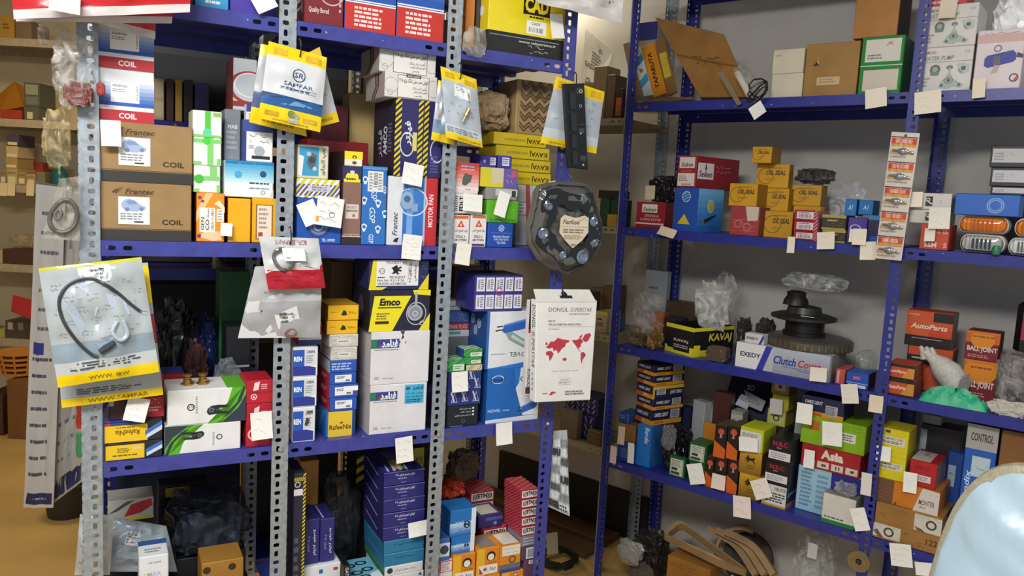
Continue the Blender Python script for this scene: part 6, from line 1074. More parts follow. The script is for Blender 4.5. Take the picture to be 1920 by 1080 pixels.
on = box('carton', 'dark carton at back carrying the white and black flat boxes', UR, (1858, 366, 1925, 455), .22, .16, '2c2c30', r2z)
for i, (a, b) in enumerate(((350, 365), (314, 348), (273, 312))):
    on = box('carton', 'white and black flat box with red pen mark, %s of three at the right edge' % ('lowest', 'middle', 'topmost')[i], UR, (1857, a, 1925, b), .21, .16, '2e2e32', on, F=[('r', .06, .22, .96, .86, 'd4d2d2'), ('w', .3, .35, .7, .75, 1, 'b85a6a'), ('l', .12, .3, .4, .7, 3, 'a8a8a8')])
# ------------------------------------------------------------------ right rack, third shelf
lump('clear_bag', 'tall clear plastic bag standing at the left end of third shelf', UR, (1176, 548, 1232, 652), .1, .12, mat('d8cabc', .15, 0, 'clear'), r3z, 71, .4)
lump('foil_scrap', 'crumpled gold brown foil at the left end of third shelf', UR, (1207, 622, 1236, 662), .02, .06, mat('8a6c3c', .3, .3, 'steel'), r3z, 72, .5, cat='foil')
lump('foil_scrap', 'dull tan scraps on the shelf beside the gold brown foil', UR, (1176, 625, 1206, 655), .02, .08, mat('6c5a40', .5, 0, 'brown'), r3z, 73, .5, cat='foil')
box('carton', 'small orange carton behind the black yellow box', UR, (1222, 586, 1243, 640), .3, .06, 'b45a28', r3z); box('carton', 'small dark purple carton behind the black yellow box', UR, (1246, 596, 1275, 640), .28, .08, '2a2440', r3z)
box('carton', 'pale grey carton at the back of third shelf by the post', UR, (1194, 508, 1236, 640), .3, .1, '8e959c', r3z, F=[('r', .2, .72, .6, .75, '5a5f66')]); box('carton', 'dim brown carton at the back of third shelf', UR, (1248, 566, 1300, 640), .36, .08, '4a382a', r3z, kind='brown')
kv = box('carton', 'black and yellow carton with yellow lettering, corner towards the room', UR, (1247, 617, 1374, 677), .02, .2, '16161a', r3z, rot=72, edge=1301, open_=1, L=[('r', 0, .86, 1, 1, 'd8d02a'), ('r', 0, 0, .3, .16, 'd8d02a'), ('r', 0, 0, 1, .1, 'd8d02a'), ('r', 0, 0, .08, .24, 'd8d02a'), ('t', 'KAVAJ', .3, .4, .8, .52, 'd0d0cc', {'b': .02}), ('l', .3, .2, .8, .34, 2, 'a8a8a4'), ('r', .86, 0, 1, .3, 'd8d02a')], F=[('r', 0, .88, 1, 1, 'd8d02a'), ('r', 0, 0, .8, .22, 'd8d02a'), ('r', 0, 0, .16, .4, 'd8d02a'), ('t', 'KAVAJ', .36, .44, .95, .78, 'dcd24a', {'b': .03, 'i': .1}), ('t', 'KAVAJ', .3, .05, .55, .18, '4a4620')])
lump('clear_bag', 'big clear plastic bag of white parts standing in the black yellow carton', UR, (1292, 526, 1362, 622), .1, .07, mat('e4e2de', .12, 0, 'film'), kv.top-.03, 74, .5, nest=1)
lump('clear_bag', 'tall thin clear sleeve rising behind the bag in the black yellow carton', UR, (1322, 508, 1380, 640), .3, .08, mat('dcdad6', .12, 0, 'clear'), r3z, 75, .25)
lump('dark_block', 'dull brown grey block wrapped in film, left of the long white clutch carton', UR, (1322, 650, 1362, 681), .012, .05, mat('564a3e', .35), r3z, 76, .15, cat='packet', sq=.35)
ex = box('carton', 'long silver and white clutch carton with blue slash and red blue lettering', UR, (1378, 654, 1556, 712), .015, .2, 'b9bcc4', r3z, F=[('p', [(0,0),(.24,0),(.33,1),(0,1)], 'dcdde0'), ('p', [(.24,0),(.31,0),(.4,1),(.33,1)], '2a35a8'), ('t', 'EXEDY', .05, .46, .28, .64, '2c2e38', {'b': .03}), ('g', .42, 0, 1, 1, '8e98a8', 'aeb6c4'), ('t', 'Clutch', .42, .38, .66, .7, '2c3a8c', {'i': .2, 'b': .03}), ('t', 'Cover', .68, .38, .92, .68, 'b03a44', {'i': .2, 'b': .03}), ('r', .52, .3, .94, .33, '5a62a0'), ('r', .68, .22, .92, .25, '5a62a0'), ('p', [(.4,1),(.33,1),(.24,0),(.31,0)], '2a35a8')], R=[('r', 0, 0, 1, 1, '8e8a86'), ('r', 0, .0, .12, 1, 'c4c4c4')], T=[('r', .3, .1, .95, .95, '9a9ea8')])
box('carton', 'small white clutch box with blue slash lying on the long one', UR, (1396, 626, 1432, 652), .018, .045, 'cfcfd0', ex, F=[('t', 'EXEDY', .1, .4, .72, .66, '2c2e38', {'b': .03}), ('p', [(.74,0),(.86,0),(1,.6),(1,1),(.95,1)], '2a35a8')])
def turned(name, lab, px, r, prof, on, m, d, cat='clutch part', ribs=0):
    s_, z_ = at(UR, d, px); z0_ = on if not isinstance(on, Rec) else on.top; b = bmesh.new(); lathe(b, [(a*r, h) for a, h in prof], 40); o = mesh(name, b, m, None, fr(UR, d, s_, z0_+.0008)); tag(o, lab, cat)
    q = Rec(); q.o = o; q.top = z0_+.0008+max(h for a, h in prof); q.s, q.d, q.M = s_, d, fr(UR, d, s_, z0_+.0008); return q
DM = mat('3a3a38', .42, .5, 'steel'); DB = mat('1a1a1a', .45, .2, 'steel')
fw = turned('flywheel', 'wide grey ribbed flywheel disc lying on the silver clutch carton', (1516, 655), .163, [(0, 0), (.98, 0), (1, .006), (1, .03), (.96, .036), (.6, .04), (.3, .042), (0, .042)], ex, mat('6a6660', .4, .5, 'steel'), .175)
for i in range(22):
    a = pi + pi*i/21; b = bmesh.new(); abox(b, -.004, -.002, .004, .004, .002, .03); mesh('tooth', b, mat('7d755c', .4, .5, 'steel'), fw.o, Matrix.Rotation(a, 4, 'Z') @ Matrix.Translation((0.1645, 0, 0)) @ Matrix.Rotation(pi/2, 4, 'Z')) if i else None
hb = turned('clutch_hub', 'black drum hub standing on the grey flywheel disc', (1507, 630), .078, [(0, 0), (1.05, 0), (1.05, .012), (.95, .014), (.95, .055), (.5, .06), (0, .06)], fw, DB, .175)
cp = turned('clutch_plate', 'dark clutch plate with wavy rim on the black drum hub', (1507, 596), .125, [(0, 0), (.9, 0), (1, .004), (1, .014), (.8, .022), (.55, .026), (.5, .05), (.3, .055), (0, .055)], hb, DM, .175)
b = bmesh.new(); abox(b, .02, -.1, .0235, .07, -.085, .0245); mesh('white_mark', b, mat('d8d8d4', .5), cp.o)
tp = turned('clutch_cone', 'black tapered hub at the top of the clutch pile', (1492, 570), .05, [(0, 0), (1, 0), (.9, .02), (.7, .035), (.75, .05), (.4, .056), (0, .056)], cp, DB, .165)
lump('clear_bag', 'clear crinkled bag draped over the top of the clutch pile', UR, (1456, 514, 1580, 572), .1, .13, mat('d0d2d2', .12, 0, 'film'), tp.top, 77, .4, nest=1)
lump('foil_scrap', 'crinkled black and silver foil behind the small clutch box', UR, (1366, 592, 1404, 650), .3, .06, mat('55534e', .2, .5, 'steel'), r3z, 78, .5, cat='foil')
lump('dark_bag', 'dark cloth bundle behind the small clutch box', UR, (1410, 596, 1446, 650), .26, .08, mat('34302c', .6, 0, 'cloth'), r3z, 79, .3)
pk_ = box('carton', 'salmon and white small box beside the clutch carton', UR, (1566, 692, 1584, 726), .03, .12, 'b8564e', r3z, F=[('r', .2, .1, .4, .9, 'd8a8a0')])
sb = box('carton', 'royal blue box with red panel and paper note by the blue post', UR, (1586, 699, 1628, 734), .012, .1, '1f4cb0', r3z, F=[('r', .3, .56, .62, .76, 'c2606a'), ('r', 0, .32, 1, .36, 'a8b8dc'), ('r', .1, .04, .9, .24, 'c4ccd8')], R=[('r', 0, 0, 1, 1, '3a2a44')])
note(sb, UR, (1594, 738), (32, 36), -.014, 12, 3, 'e2dccf')
lump('clear_pack', 'clear blister pack with green card lying behind the royal blue box', UR, (1588, 660, 1636, 700), .12, .1, mat('9ea59a', .15, 0, 'film'), r3z, 80, .3, cat='packet', sq=.4)
note(BR[3, 0], UR, (1535, 702), (32, 26), -.012, 5, 0, 'e6dfd2'); note(BR[3, 1], UR, (1643, 757), (27, 32), -.004, 2, 1, 'dfd3ba')
ap = [('r', 0, .0, 1, .3, '1a1512'), ('g', 0, .3, 1, .86, 'c4421c', 'd65a30'), ('r', .58, .72, 1, .98, '201a18'), ('p', [(.0,.98),(.58,.98),(.5,.3),(0,.3)], 'd25a2c'), ('t', 'AutoParts', .1, .5, .9, .64, 'e8d8cc', {'i': .2, 'b': .03}), ('l', .04, .84, .34, .92, 1, 'd8a080'), ('r', .15, .22, .8, .235, 'c9b8ac')]
a0 = box('carton', 'orange and black parts carton, lower one of the tall pair at the back', UR, (1699, 652, 1784, 730), .2, .1, 'c8502a', r3z, F=[('r', 0, .6, 1, .8, '1a1512'), ('r', .1, .72, .9, .75, 'c9b8ac')], R=[('r', 0, 0, 1, 1, '6a5a50')])
box('carton', 'large orange and black parts carton with white lettering at the back', UR, (1698, 584, 1786, 651), .2, .1, 'c8502a', a0, F=ap, R=[('r', 0, 0, 1, 1, '7a6c62')])
def small(px, on, lab): return box('carton', lab, UR, px, .02, .13, 'c04c26', on, F=[('r', 0, .8, 1, 1, '20140f'), ('p', [(.55,.1),(1,.1),(1,.8),(.8,.8)], 'c98a3a'), ('t', 'AutoParts', .06, .4, .7, .62, 'e4cfc0', {'i': .2, 'b': .03}), ('r', 0, 0, 1, .1, '20140f')], R=[('r', 0, 0, 1, 1, '8a4a38'), ('w', .2, .2, .9, .8, 2, 'c08a70')], T=[('r', .1, .1, .9, .9, 'a0442c')])
s1_ = small((1661, 711, 1714, 741), r3z, 'small orange parts box, lower of two by the blue post'); small((1662, 683, 1715, 710), s1_, 'small orange parts box, upper of two by the blue post')
def ball(px, on, lab): return box('carton', lab, UR, px, .195, .1, '7c1c24', on, F=[('r', 0, .6, 1, 1, 'd0621c'), ('e', .5, .72, .36, 'e08a1c', .9), ('r', 0, .92, 1, 1, 'd8741c'), ('t', 'BALL JOINT', .06, .26, .96, .48, 'dcd0cc', {'b': .03}), ('l', .1, .08, .9, .2, 2, 'b88a88'), ('l', .2, .78, .85, .86, 1, '8a4a14')], R=[('r', 0, 0, 1, 1, '4a2420')])
bj = ball((1805, 676, 1868, 740), r3z, 'orange and maroon joint box, lower of two'); ball((1810, 622, 1874, 675), bj, 'orange and maroon joint box, upper of two')
def cloth(name, lab, px, d, dp, m, seed, folds=3, on=r3z):
    x0, y0, x1, y1 = px; s0, s1 = at(UR, d, (x0, y1))[0], at(UR, d, (x1, y1))[0]; h = at(UR, d, ((x0+x1)/2, y0))[1]-on; b = bmesh.new(); n, k = 22, 14; G = []
    for side in (0, 1):
        g = []
        for i in range(n+1):
            row = []
            for j in range(k+1):
                u, v = i/n, j/k; e = (sin(pi*u)**.5)*(sin(pi*v)**.5); ph = noise.noise(Vector((u*3+seed, v*3, seed)))
                z = (max(0, h*e*(.55+.5*sin(folds*pi*(u*.8+v*.5+ph*.4))**2)) if side else 0)
                row.append(b.verts.new(((u-.5)*(s1-s0)*(1+.15*ph), (v-.5)*dp*(1+.25*noise.noise(Vector((u*2, seed, v*2)))), z)))
            g.append(row)
        G.append(g)
    for side, g in enumerate(G):
        for i in range(n):
            for j in range(k):
                q = (g[i][j], g[i+1][j], g[i+1][j+1], g[i][j+1]); f = b.faces.new(q if side else q[::-1]); f.smooth = True
    o = mesh(name, b, m, None, fr(UR, d+dp/2, (s0+s1)/2, on+.0008)); tag(o, lab, 'glove')
cloth('work_glove', 'folded green rubber gloves hanging by the shelf edge', (1720, 728, 1850, 768), .008, .07, mat('2fae82', .45, 0, 'vac'), 5, 4)
def glove(lab):
    s_, z_ = at(UR, .07, (1735, 668)); cx, cz = at(UR, .07, (1775, 700)); ex_, ez = at(UR, .06, (1800, 722)); b = bmesh.new()
    pts = [(s_-.01, .125, z_+.01), (s_+.018, .125, z_-.015), ((s_+cx)/2, .128, (z_+cz)/2-.01), (cx, .132, cz-.01), ((cx+ex_)/2, .13, r3z+.055), (ex_, .125, r3z+.052)]
    tube(b, pts, [.01, .022, .036, .046, .046, .05], 14)
    for v in b.verts: v.co += Vector((noise.noise(v.co*22), noise.noise(v.co*22+Vector((5, 0, 0))), noise.noise(v.co*22+Vector((0, 7, 0)))))*.01; v.co.z = max(v.co.z, r3z+.001)
    o = mesh('work_glove', b, mat('c9c7c0', .8, 0, 'cloth'), None, UR.M); tag(o, lab, 'glove')
    for q in (-.014, .004, .02):
        b = bmesh.new(); tube(b, [(s_+q, .125, z_-.02), (s_+q-.006, .125, z_+.008), (s_+q-.014, .122, z_+.026)], [.011, .0095, .006], 8); mesh('finger', b, mat('c9c7c0', .8, 0, 'cloth'), o)
glove('grey white work glove slumped before the orange boxes')
lump('clear_bag', 'grey translucent bag spread on third shelf at the right edge', UR, (1858, 662, 1935, 775), .05, .16, mat('b8b2ae', .15, 0, 'film'), r3z, 81, .4)
lump('white_rag', 'white rag lying low at the right end of third shelf', UR, (1845, 752, 1935, 790), .012, .03, mat('c6c2ba', .8, 0, 'cloth'), r3z, 82, .4, cat='cloth')
bm = bmesh.new(); s_, z_ = at(UR, .2, (1915, 605)); 
for (a, b_, c_) in ((.05, .09, 0),): abox(bm, -.05, -.05, 0, .06, .05, z_+.075-r3z, 0, .02)
o = mesh('black_case', bm, mat('17171a', .35), None, fr(UR, .28, s_+.03, r3z+.0006)); tag(o, 'black rounded case with pink panel at the right edge of third shelf', 'case')
bm = bmesh.new(); abox(bm, -.03, -.0525, (z_-r3z)*.78, .02, -.05, (z_-r3z)*1.12, 0, .001); mesh('pink_panel', bm, mat('a82a4c', .4), o)
# ------------------------------------------------------------------ right rack, fourth shelf
def ground(px):
    v = ray(px); t = -CAMZ/v.z; return Vector((v.x*t, v.y*t, 0))
a_ = box('carton', 'dull blue carton with thin white lines, lowest by the left post on fourth shelf', UR, (1158, 830, 1190, 868), .02, .1, '22408c', r4z, F=[('l', .2, .2, .9, .7, 4, '5a74b8')])
note(a_, UR, (1184, 849), (12, 38), .01, 4, 0); note(a_, UR, (1151, 852), (12, 32), .0, 3, 0, 'e0d4cc')
a_ = box('carton', 'brown carton with gold front and cream note above the dull blue carton', UR, (1160, 796, 1190, 829), .025, .1, '8a6238', a_, F=[('r', 0, 0, .4, 1, 'b08a34'), ('w', .05, .4, .35, .6, 1, '3a2a14')]); note(a_, UR, (1166, 816), (13, 34), .012, 2, 0, 'd9c9b8')
box('carton', 'dull blue carton with pale border lying on the brown gold carton', UR, (1160, 774, 1178, 795), .03, .1, '264a86', a_, F=[('l', .1, .4, .7, .8, 2, '5a80b8'), ('r', .94, 0, 1, 1, '5a9ad0')])
bd = box('carton', 'tall bright blue carton with vertical white lettering under the navy orange stack', UR, (1191, 797, 1220, 873), .03, .12, '1f78d0', r4z, F=[('t', 'Bendix', .55, .56, .85, .96, 'e0ecf8', {'r': 270, 'i': .2})], R=[('r', 0, 0, 1, 1, '2c6ab8')])
def omes(px, on, lab, d, flip=0):
    f = [('r', 0, 0, 1, .3, 'd89a24'), ('t', 'OMES LENT', .1, .52, .55, .78, 'd8dae0', {'b': .03, 'i': .1}), ('r', .62, .34, .92, .95, 'aeb0b8'), ('l', .66, .4, .88, .9, 4, '5a5c66'), ('r', .1, .08, .4, .22, 'c0682a')]
    g = [('r', 0, 0, 1, .34, 'd8901e'), ('r', 0, 0, .4, .34, 'b85a2c'), ('t', 'OMES LENT', .12, .55, .82, .78, 'c8ccd4', {'b': .03}), ('e', .55, .2, .12, 'cfc0a8', .8)]
    if flip: f = [('r', 0, .74, 1, 1, 'd8b024'), ('t', 'OMES LENT', .55, .3, .95, .6, 'c4c8d0', {'r': 180, 'b': .03}), ('r', .12, .3, .42, .82, 'aeb0b8'), ('l', .16, .36, .38, .76, 3, '5a5c66'), ('r', 0, 0, .06, 1, 'd8b024')]
    return box('carton', lab, UR, px, d, .15, '1b2040', on, rot=70, edge=(px[0]*.58+px[2]*.42)-6, F=f, L=g, group='stack of navy and orange boxes')
on = bd
for i, (px, fl) in enumerate((((1190, 773, 1277, 797), 0), ((1194, 752, 1280, 772), 0), ((1193, 728, 1281, 751), 1), ((1194, 708, 1282, 727), 0), ((1194, 688, 1284, 707), 0))):
    on = omes(px, on, 'navy and orange box with white lettering, %s of the corner-on stack' % ('lowest', 'second', 'third, turned over,', 'fourth', 'topmost')[i], .045 + .004*(i % 2), fl)
lump('black_bag', 'black crumpled bag with silver shapes beside the bright blue carton', UR, (1234, 800, 1282, 880), .05, .12, mat('14151a', .25, 0, 'card'), r4z, 91, .4)
lump('silver_part', 'silver grey metal piece poking out of the black bag', UR, (1238, 795, 1268, 838), .035, .03, mat('8a8e98', .3, .5, 'steel'), r4z+.1, 92, .45, cat='car part')
gl = [('r', .1, .1, .9, .9, 'c9ccc0'), ('l', .16, .52, .8, .86, 4, '6a7a6a'), ('r', .18, .34, .55, .48, '2a3a2a'), ('r', .14, .14, .7, .28, '3a4a3a'), ('l', .82, .14, .88, .86, 9, '2a3a2a')]
def grn(px, on, lab, d): return box('carton', lab, UR, px, d, .1, '1d5a34', on, F=gl)
ga_ = grn((1254, 857, 1284, 893), r4z, 'green box with white label, left of the green boxes', .02); gb_1 = grn((1291, 868, 1320, 902), r4z, 'green box with white label, behind a tilted note', .02); gc_ = grn((1291, 832, 1324, 867), gb_1, 'green box with white label, on the one behind the note', .022)
note(gb_1, UR, (1306, 888), (30, 38), .0, 20, 2)
lump('green_dark_box', 'dark green cartons lid heap behind the labelled green boxes', UR, (1262, 826, 1284, 880), .13, .05, mat('16281e', .5), r4z, 93, .2, cat='box', sq=.35)
go = box('carton', 'gold orange box with white label behind the green boxes', UR, (1310, 797, 1338, 860), .085, .05, 'b8761c', r4z, F=[('r', .06, .06, 1, .64, 'cfc8b8'), ('l', .12, .36, .9, .58, 3, '5a5248'), ('r', .3, .4, .8, .5, '3a342c')])
def ob_(px, on, lab): return box('carton', lab, UR, px, .02, .12, '241c16', on, F=[('p', [(0,.0),(1,0),(1,.3),(0,.52)], 'd0621e'), ('c', .55, .82, .1, 'c0543a'), ('p', [(.46,.62),(.62,.64),(.58,.74),(.5,.74)], 'b8b0a8'), ('w', .2, .56, .7, .72, 1, '8a8078')], T=[('r', 0, 0, 1, 1, '5a4a3a')])
u1 = ob_((1318, 857, 1337, 918), r4z, 'orange and black slim box, lower row left'); u2 = ob_((1338.5, 859, 1361, 922), r4z, 'orange and black slim box, lower row middle behind a note'); u3 = ob_((1362.5, 862, 1383, 926), r4z, 'orange and black slim box, lower row right')
ob_((1339, 798, 1361, 857), u2, 'orange and black slim box, upper row left'); ob_((1363, 799, 1384, 860), u3, 'orange and black slim box, upper row right')
note(u2, UR, (1348, 903), (26, 28), .004, 2, 2, 'e8d9d0')
HO = [(.02,.5),(.1,.64),(.2,.7),(.28,.9),(.36,.98),(.38,.88),(.45,.82),(.4,.72),(.55,.68),(.75,.7),(.86,.82),(.98,.72),(.9,.6),(.85,.5),(.95,.3),(.98,.1),(.92,.1),(.84,.3),(.7,.42),(.5,.4),(.4,.3),(.3,.12),(.24,.15),(.32,.38),(.2,.3),(.06,.34),(.08,.4),(.22,.44),(.2,.56),(.1,.52)]
def horse(px, on, lab): return box('carton', lab, UR, px, .022, .12, 'b8901c', on, F=[('g', 0, 0, 1, 1, '8a641a', 'c89e24'), ('p', [(.22+x*.5, .42+y*.42) for x, y in HO], '2c1c0e'), ('t', 'HORSE', .38, .34, .72, .4, '3a2a10'), ('l', .34, .24, .74, .3, 1, '4a3614')], R=[('r', 0, 0, 1, 1, '6a4c14')])
h1 = horse((1385, 890, 1427, 938), r4z, 'gold box with dark galloping horse, lower of two'); h2 = horse((1386, 846, 1428, 889), h1, 'gold box with dark galloping horse, upper of two')
lm = box('carton', 'lime yellow box with big white label, on the horse boxes', UR, (1387, 803, 1431, 845), .022, .14, 'c2cc1e', h2, F=[('r', 0, .0, .92, .86, 'd8d8d2'), ('l', .08, .6, .86, .76, 2, '8a8a80'), ('w', .1, .36, .8, .56, 2, '8a8a80')], T=[('w', .2, .2, .8, .8, 2, '8a9020')])
note(lm, UR, (1404, 833), (36, 26), .01, 8, 1)
def nbc(px, on, lab, base=0): return box('carton', lab, UR, px, .018, .14, '171418', on, F=[('t', 'N.B.C', .18, .7, .8, .9, 'b81c34', {'i': -.1, 'b': .03}), ('l', .36, .6, .62, .66, 1, 'a0a0a0'), ('r', .04, .14, .94, .48, 'd8d8d8'), ('l', .12, .18, .86, .42, 3, '9a9aa0')], R=[('r', 0, 0, 1, 1, '1c2430')])
n0 = box('carton', 'gold edged box with big printed label under the black boxes', UR, (1428, 909, 1474, 954), .016, .14, '24303c', r4z, F=[('r', 0, 0, 1, .1, 'c09a28'), ('r', 0, .1, 1, 1, 'd4d4d2'), ('t', 'NBLADE', .5, .76, .96, .92, '2a2a2e'), ('l', .08, .2, .96, .66, 4, '3a3a3e')], R=[('r', 0, 0, 1, .2, 'b07a3a'), ('r', 0, .2, 1, 1, '1c3050'), ('t', 'geely', .1, .5, .9, .7, 'b8c4d4', {'i': .3})])
n1 = nbc((1433, 868, 1480, 908), n0, 'black box with crimson letters and white label, lower of two'); nbc((1440, 824, 1486, 867), n1, 'black box with crimson letters and white label, upper of two')
note(n0, UR, (1428, 916), (34, 36), .0, 28, 2, 'f0e6de', 'a06a6a'); note(BR[4, 0], UR, (1392, 950), (34, 40), -.006, 8, 2, 'efe2dc', 'a85a6a')
lbx = box('carton', 'light blue printed carton with navy end, under the red carton', UR, (1493, 884, 1613, 958), .07, .16, '9cc4dc', r4z, F=[('r', .54, 0, 1, 1, '232a86'), ('l', .06, .1, .26, .9, 9, '5a8aac'), ('l', .32, .1, .5, .9, 7, '6a98b8'), ('t', 'e.TA', .66, .5, .84, .62, 'd4d8ee', {'b': .03})])
asia = box('carton', 'red carton with large cream lettering and four pictogram squares', UR, (1501, 841, 1614, 887), .065, .16, 'a81c26', lbx, F=[('t', 'Asia', .34, .48, .72, .88, 'e4dcc8', {'b': .05})] + [('r', .05+.24*i, .08, .25+.24*i, .36, 'd8ccc0') for i in range(4)] + [('r', .36, .16, .44, .26, '4a4a4a'), ('r', .6, .14, .62, .3, '4a4a4a'), ('r', .65, .14, .67, .3, '4a4a4a'), ('e', .88, .22, .08, '3a3a3a', .7)])
note(asia, UR, (1518, 860), (20, 34), .05, 3, 2)
lg = box('carton', 'lime green carton with orange square pattern and white label', UR, (1501, 788, 1624, 838), .06, .16, '86b41a', asia, F=[('r', .12, .52, .29, .84, 'b86a2c'), ('w', .12, .52, .29, .84, 4, '8a4a1c'), ('r', .6, .34, .86, .66, 'dcdcd6'), ('l', .62, .38, .84, .62, 3, '6a6a64'), ('w', .7, .72, .96, .96, 2, '4a6414')])
note(lg, UR, (1561, 813), (38, 44), .03, 6, 1)
om = box('carton', 'navy and orange box with white lettering on the lime green carton', UR, (1502, 746, 1583, 784), .06, .14, '1b2248', lg, F=[('r', 0, 0, 1, .24, 'd8941c'), ('t', 'OMES LENT', .08, .6, .5, .78, 'd0d2da', {'b': .03}), ('r', .58, .14, .86, .66, 'b0b2b8'), ('l', .6, .18, .84, .62, 5, '5a5c66'), ('r', .3, .04, .5, .18, 'b8541c')])
note(om, UR, (1509, 775), (30, 38), .02, 2, 1)
wbx = box('carton', 'white box with green foot, clear wrap on top, at the shelf edge', UR, (1541, 930, 1604, 984), .012, .055, 'd6d4cc', r4z, F=[('r', 0, 0, 1, .14, '1d7a3a'), ('l', .08, .18, .86, .26, 1, '4a5a4a')], T=[('r', 0, 0, 1, 1, '8a8a80')])
lump('clear_wrap', 'clear crumpled wrap lying on the white green-footed box', UR, (1560, 905, 1606, 934), .015, .04, mat('c8c8c4', .12, 0, 'film'), wbx, 94, .45)
note(wbx, UR, (1613, 973), (30, 42), -.004, 22, 2)
for px, c, l, d in (((1446, 718, 1480, 742), '8a744c', 'tan box with dark print, top of a small pile in the middle of fourth shelf', .2), ((1447, 740, 1479, 766), 'b0a43a', 'yellow box with white note, in a small pile in the middle of fourth shelf', .19), ((1438, 768, 1473, 797), 'a8a838', 'yellow box with dark bird-like print, in a small pile mid fourth shelf', .18)): pass
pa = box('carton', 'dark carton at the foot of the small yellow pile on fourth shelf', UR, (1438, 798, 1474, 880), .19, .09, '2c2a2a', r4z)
pb1 = box('carton', 'yellow box with dark curled print in the small pile behind the black boxes', UR, (1438, 768, 1473, 797), .18, .1, 'a8a440', pa, F=[('r', .05, .1, .95, .85, 'b8b870'), ('o', .5, .5, .2, .07, '2a2a2a')]); pb2 = box('carton', 'yellow box with white note in the small pile behind the black boxes', UR, (1447, 740, 1479, 767), .18, .1, 'b0a434', pb1); note(pb2, UR, (1456, 762), (24, 28), .16, 4, 2, 'c8c4c4'); box('carton', 'tan box on top of the small pile behind the black boxes', UR, (1446, 719, 1480, 739), .18, .1, '8a744c', pb2, F=[('r', .2, .3, .8, .9, 'b8a880'), ('e', .5, .7, .16, '2a2622')])
box('carton', 'pale grey carton between the lime yellow and lime green boxes', UR, (1484, 772, 1508, 850), .13, .06, '9aa09a', r4z, F=[('r', 0, .55, 1, .58, '3a3a3a')])
slab('flat_carton', 'navy flat carton with white letters lying slanted at the back of fourth shelf', UR, [(1372, 704), (1450, 720), (1440, 790), (1350, 780)], (.36, .36, .28, .28), .03, '191f38', [('t', 'SO', .42, .72, .6, .86, 'a8acb8', {'b': .04}), ('t', 'SO', .32, .38, .5, .52, 'a8acb8', {'b': .04}), ('t', 'SO', .3, .08, .48, .2, 'a8acb8', {'b': .04})])
slab('paper_sheet', 'grey sheet leaning against the navy flat carton', UR, [(1394, 730), (1436, 752), (1428, 772), (1405, 762)], (.27, .27, .25, .25), .003, '8e8e90', [('l', .1, .3, .9, .8, 3, '5a5a60')], cat='paper')
slab('paper_sheet', 'white note leaning before the grey sheet at back of fourth shelf', UR, [(1390, 738), (1412, 748), (1400, 768), (1378, 758)], (.27, .27, .255, .255), .002, 'b4b4ba', [('l', .1, .5, .9, .8, 2, '6a6a74')], cat='paper')
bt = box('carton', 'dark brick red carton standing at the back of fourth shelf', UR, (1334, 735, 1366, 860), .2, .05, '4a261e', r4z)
box('carton', 'small white carton with dark digits in front of the navy flat carton', UR, (1368, 770, 1390, 850), .17, .06, '9a958c', r4z, F=[('r', 0, .55, 1, .95, 'b8b4ac'), ('t', '07', .5, .7, .8, .82, '2a2a2a'), ('l', .1, .8, .5, .9, 1, '5a5a5a')], L=[('r', 0, 0, 1, 1, '8a6420')])
box('carton', 'small grey white carton beside the dark brick red one', UR, (1333, 776, 1356, 850), .2, .06, 'a8a8a8', r4z)
box('carton', 'tall pale grey carton, corner towards the room, at the back of fourth shelf', UR, (1296, 754, 1331, 850), .15, .1, 'a2a6ac', r4z, rot=70, edge=1318)
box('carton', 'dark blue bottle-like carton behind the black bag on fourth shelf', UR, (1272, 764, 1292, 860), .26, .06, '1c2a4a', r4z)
note(BR[4, 1], UR, (1690, 1040), (42, 42), -.006, 12, 3); note(BR[4, 1], UR, (1733, 1066), (34, 24), -.006, 14, 0); note(BR[4, 0], UR, (1625, 907), (20, 42), -.01, 3, 1, 'e0d8d8')
# second bay
BRN = 'a0733a'
cd = box('carton', 'long brown carton with two white picture stickers and felt pen marks', UR, (1636, 955, 1764, 1052), .012, .2, BRN, r4z, kind='brown', F=[('w', .04, .6, .2, .8, 2, '4a3218'), ('w', .3, .86, .5, .95, 1, '6a4a24'), ('w', .1, .9, .28, .96, 1, '6a4a24'), ('w', .44, .66, .52, .7, 1, '6a4a24'), ('r', .0, .48, 1, .49, '8a6230'), ('r', .6, .52, 1, .96, 'd0cac0'), ('o', .85, .74, .13, .05, '4a4640'), ('p', [(.6,.62),(.66,.52),(.78,.5),(.72,.58)], '6a5a44'), ('w', .62, .84, .98, .95, 2, '7a7468'),
    ('r', 0, .06, .42, .42, 'd0cac0'), ('o', .24, .24, .13, .05, '4a4640'), ('p', [(0,.2),(.08,.06),(.18,.04),(.06,.26)], '6a5a44'), ('w', .06, .34, .36, .42, 1, '7a7468'), ('w', .62, .06, .78, .22, 2, '4a3218'), ('t', '122', .8, .2, .97, .36, '4a3a2a'), ('w', .42, .3, .56, .4, 1, '4a3a2a')])
mn = box('carton', 'orange and brown flat carton with white lettered label on the long brown carton', UR, (1638, 908, 1762, 958), .02, .18, 'c8761e', cd, F=[('r', 0, 0, .36, 1, '6a4a34'), ('w', .02, .1, .34, .7, 4, 'a85a2a'), ('p', [(.3,0),(.45,.5),(.42,1),(.3,1)], 'c8761e'), ('p', [(.62,0),(1,0),(1,.95),(.74,1)], 'd4ccc8'), ('t', 'MONTER', .7, .3, .94, .52, '4a3a3a'), ('t', 'Motor', .72, .16, .82, .26, 'b85a4a'), ('w', .76, .7, .98, .88, 1, '8a7a7a')], T=[('r', 0, 0, 1, 1, 'b0681c')])
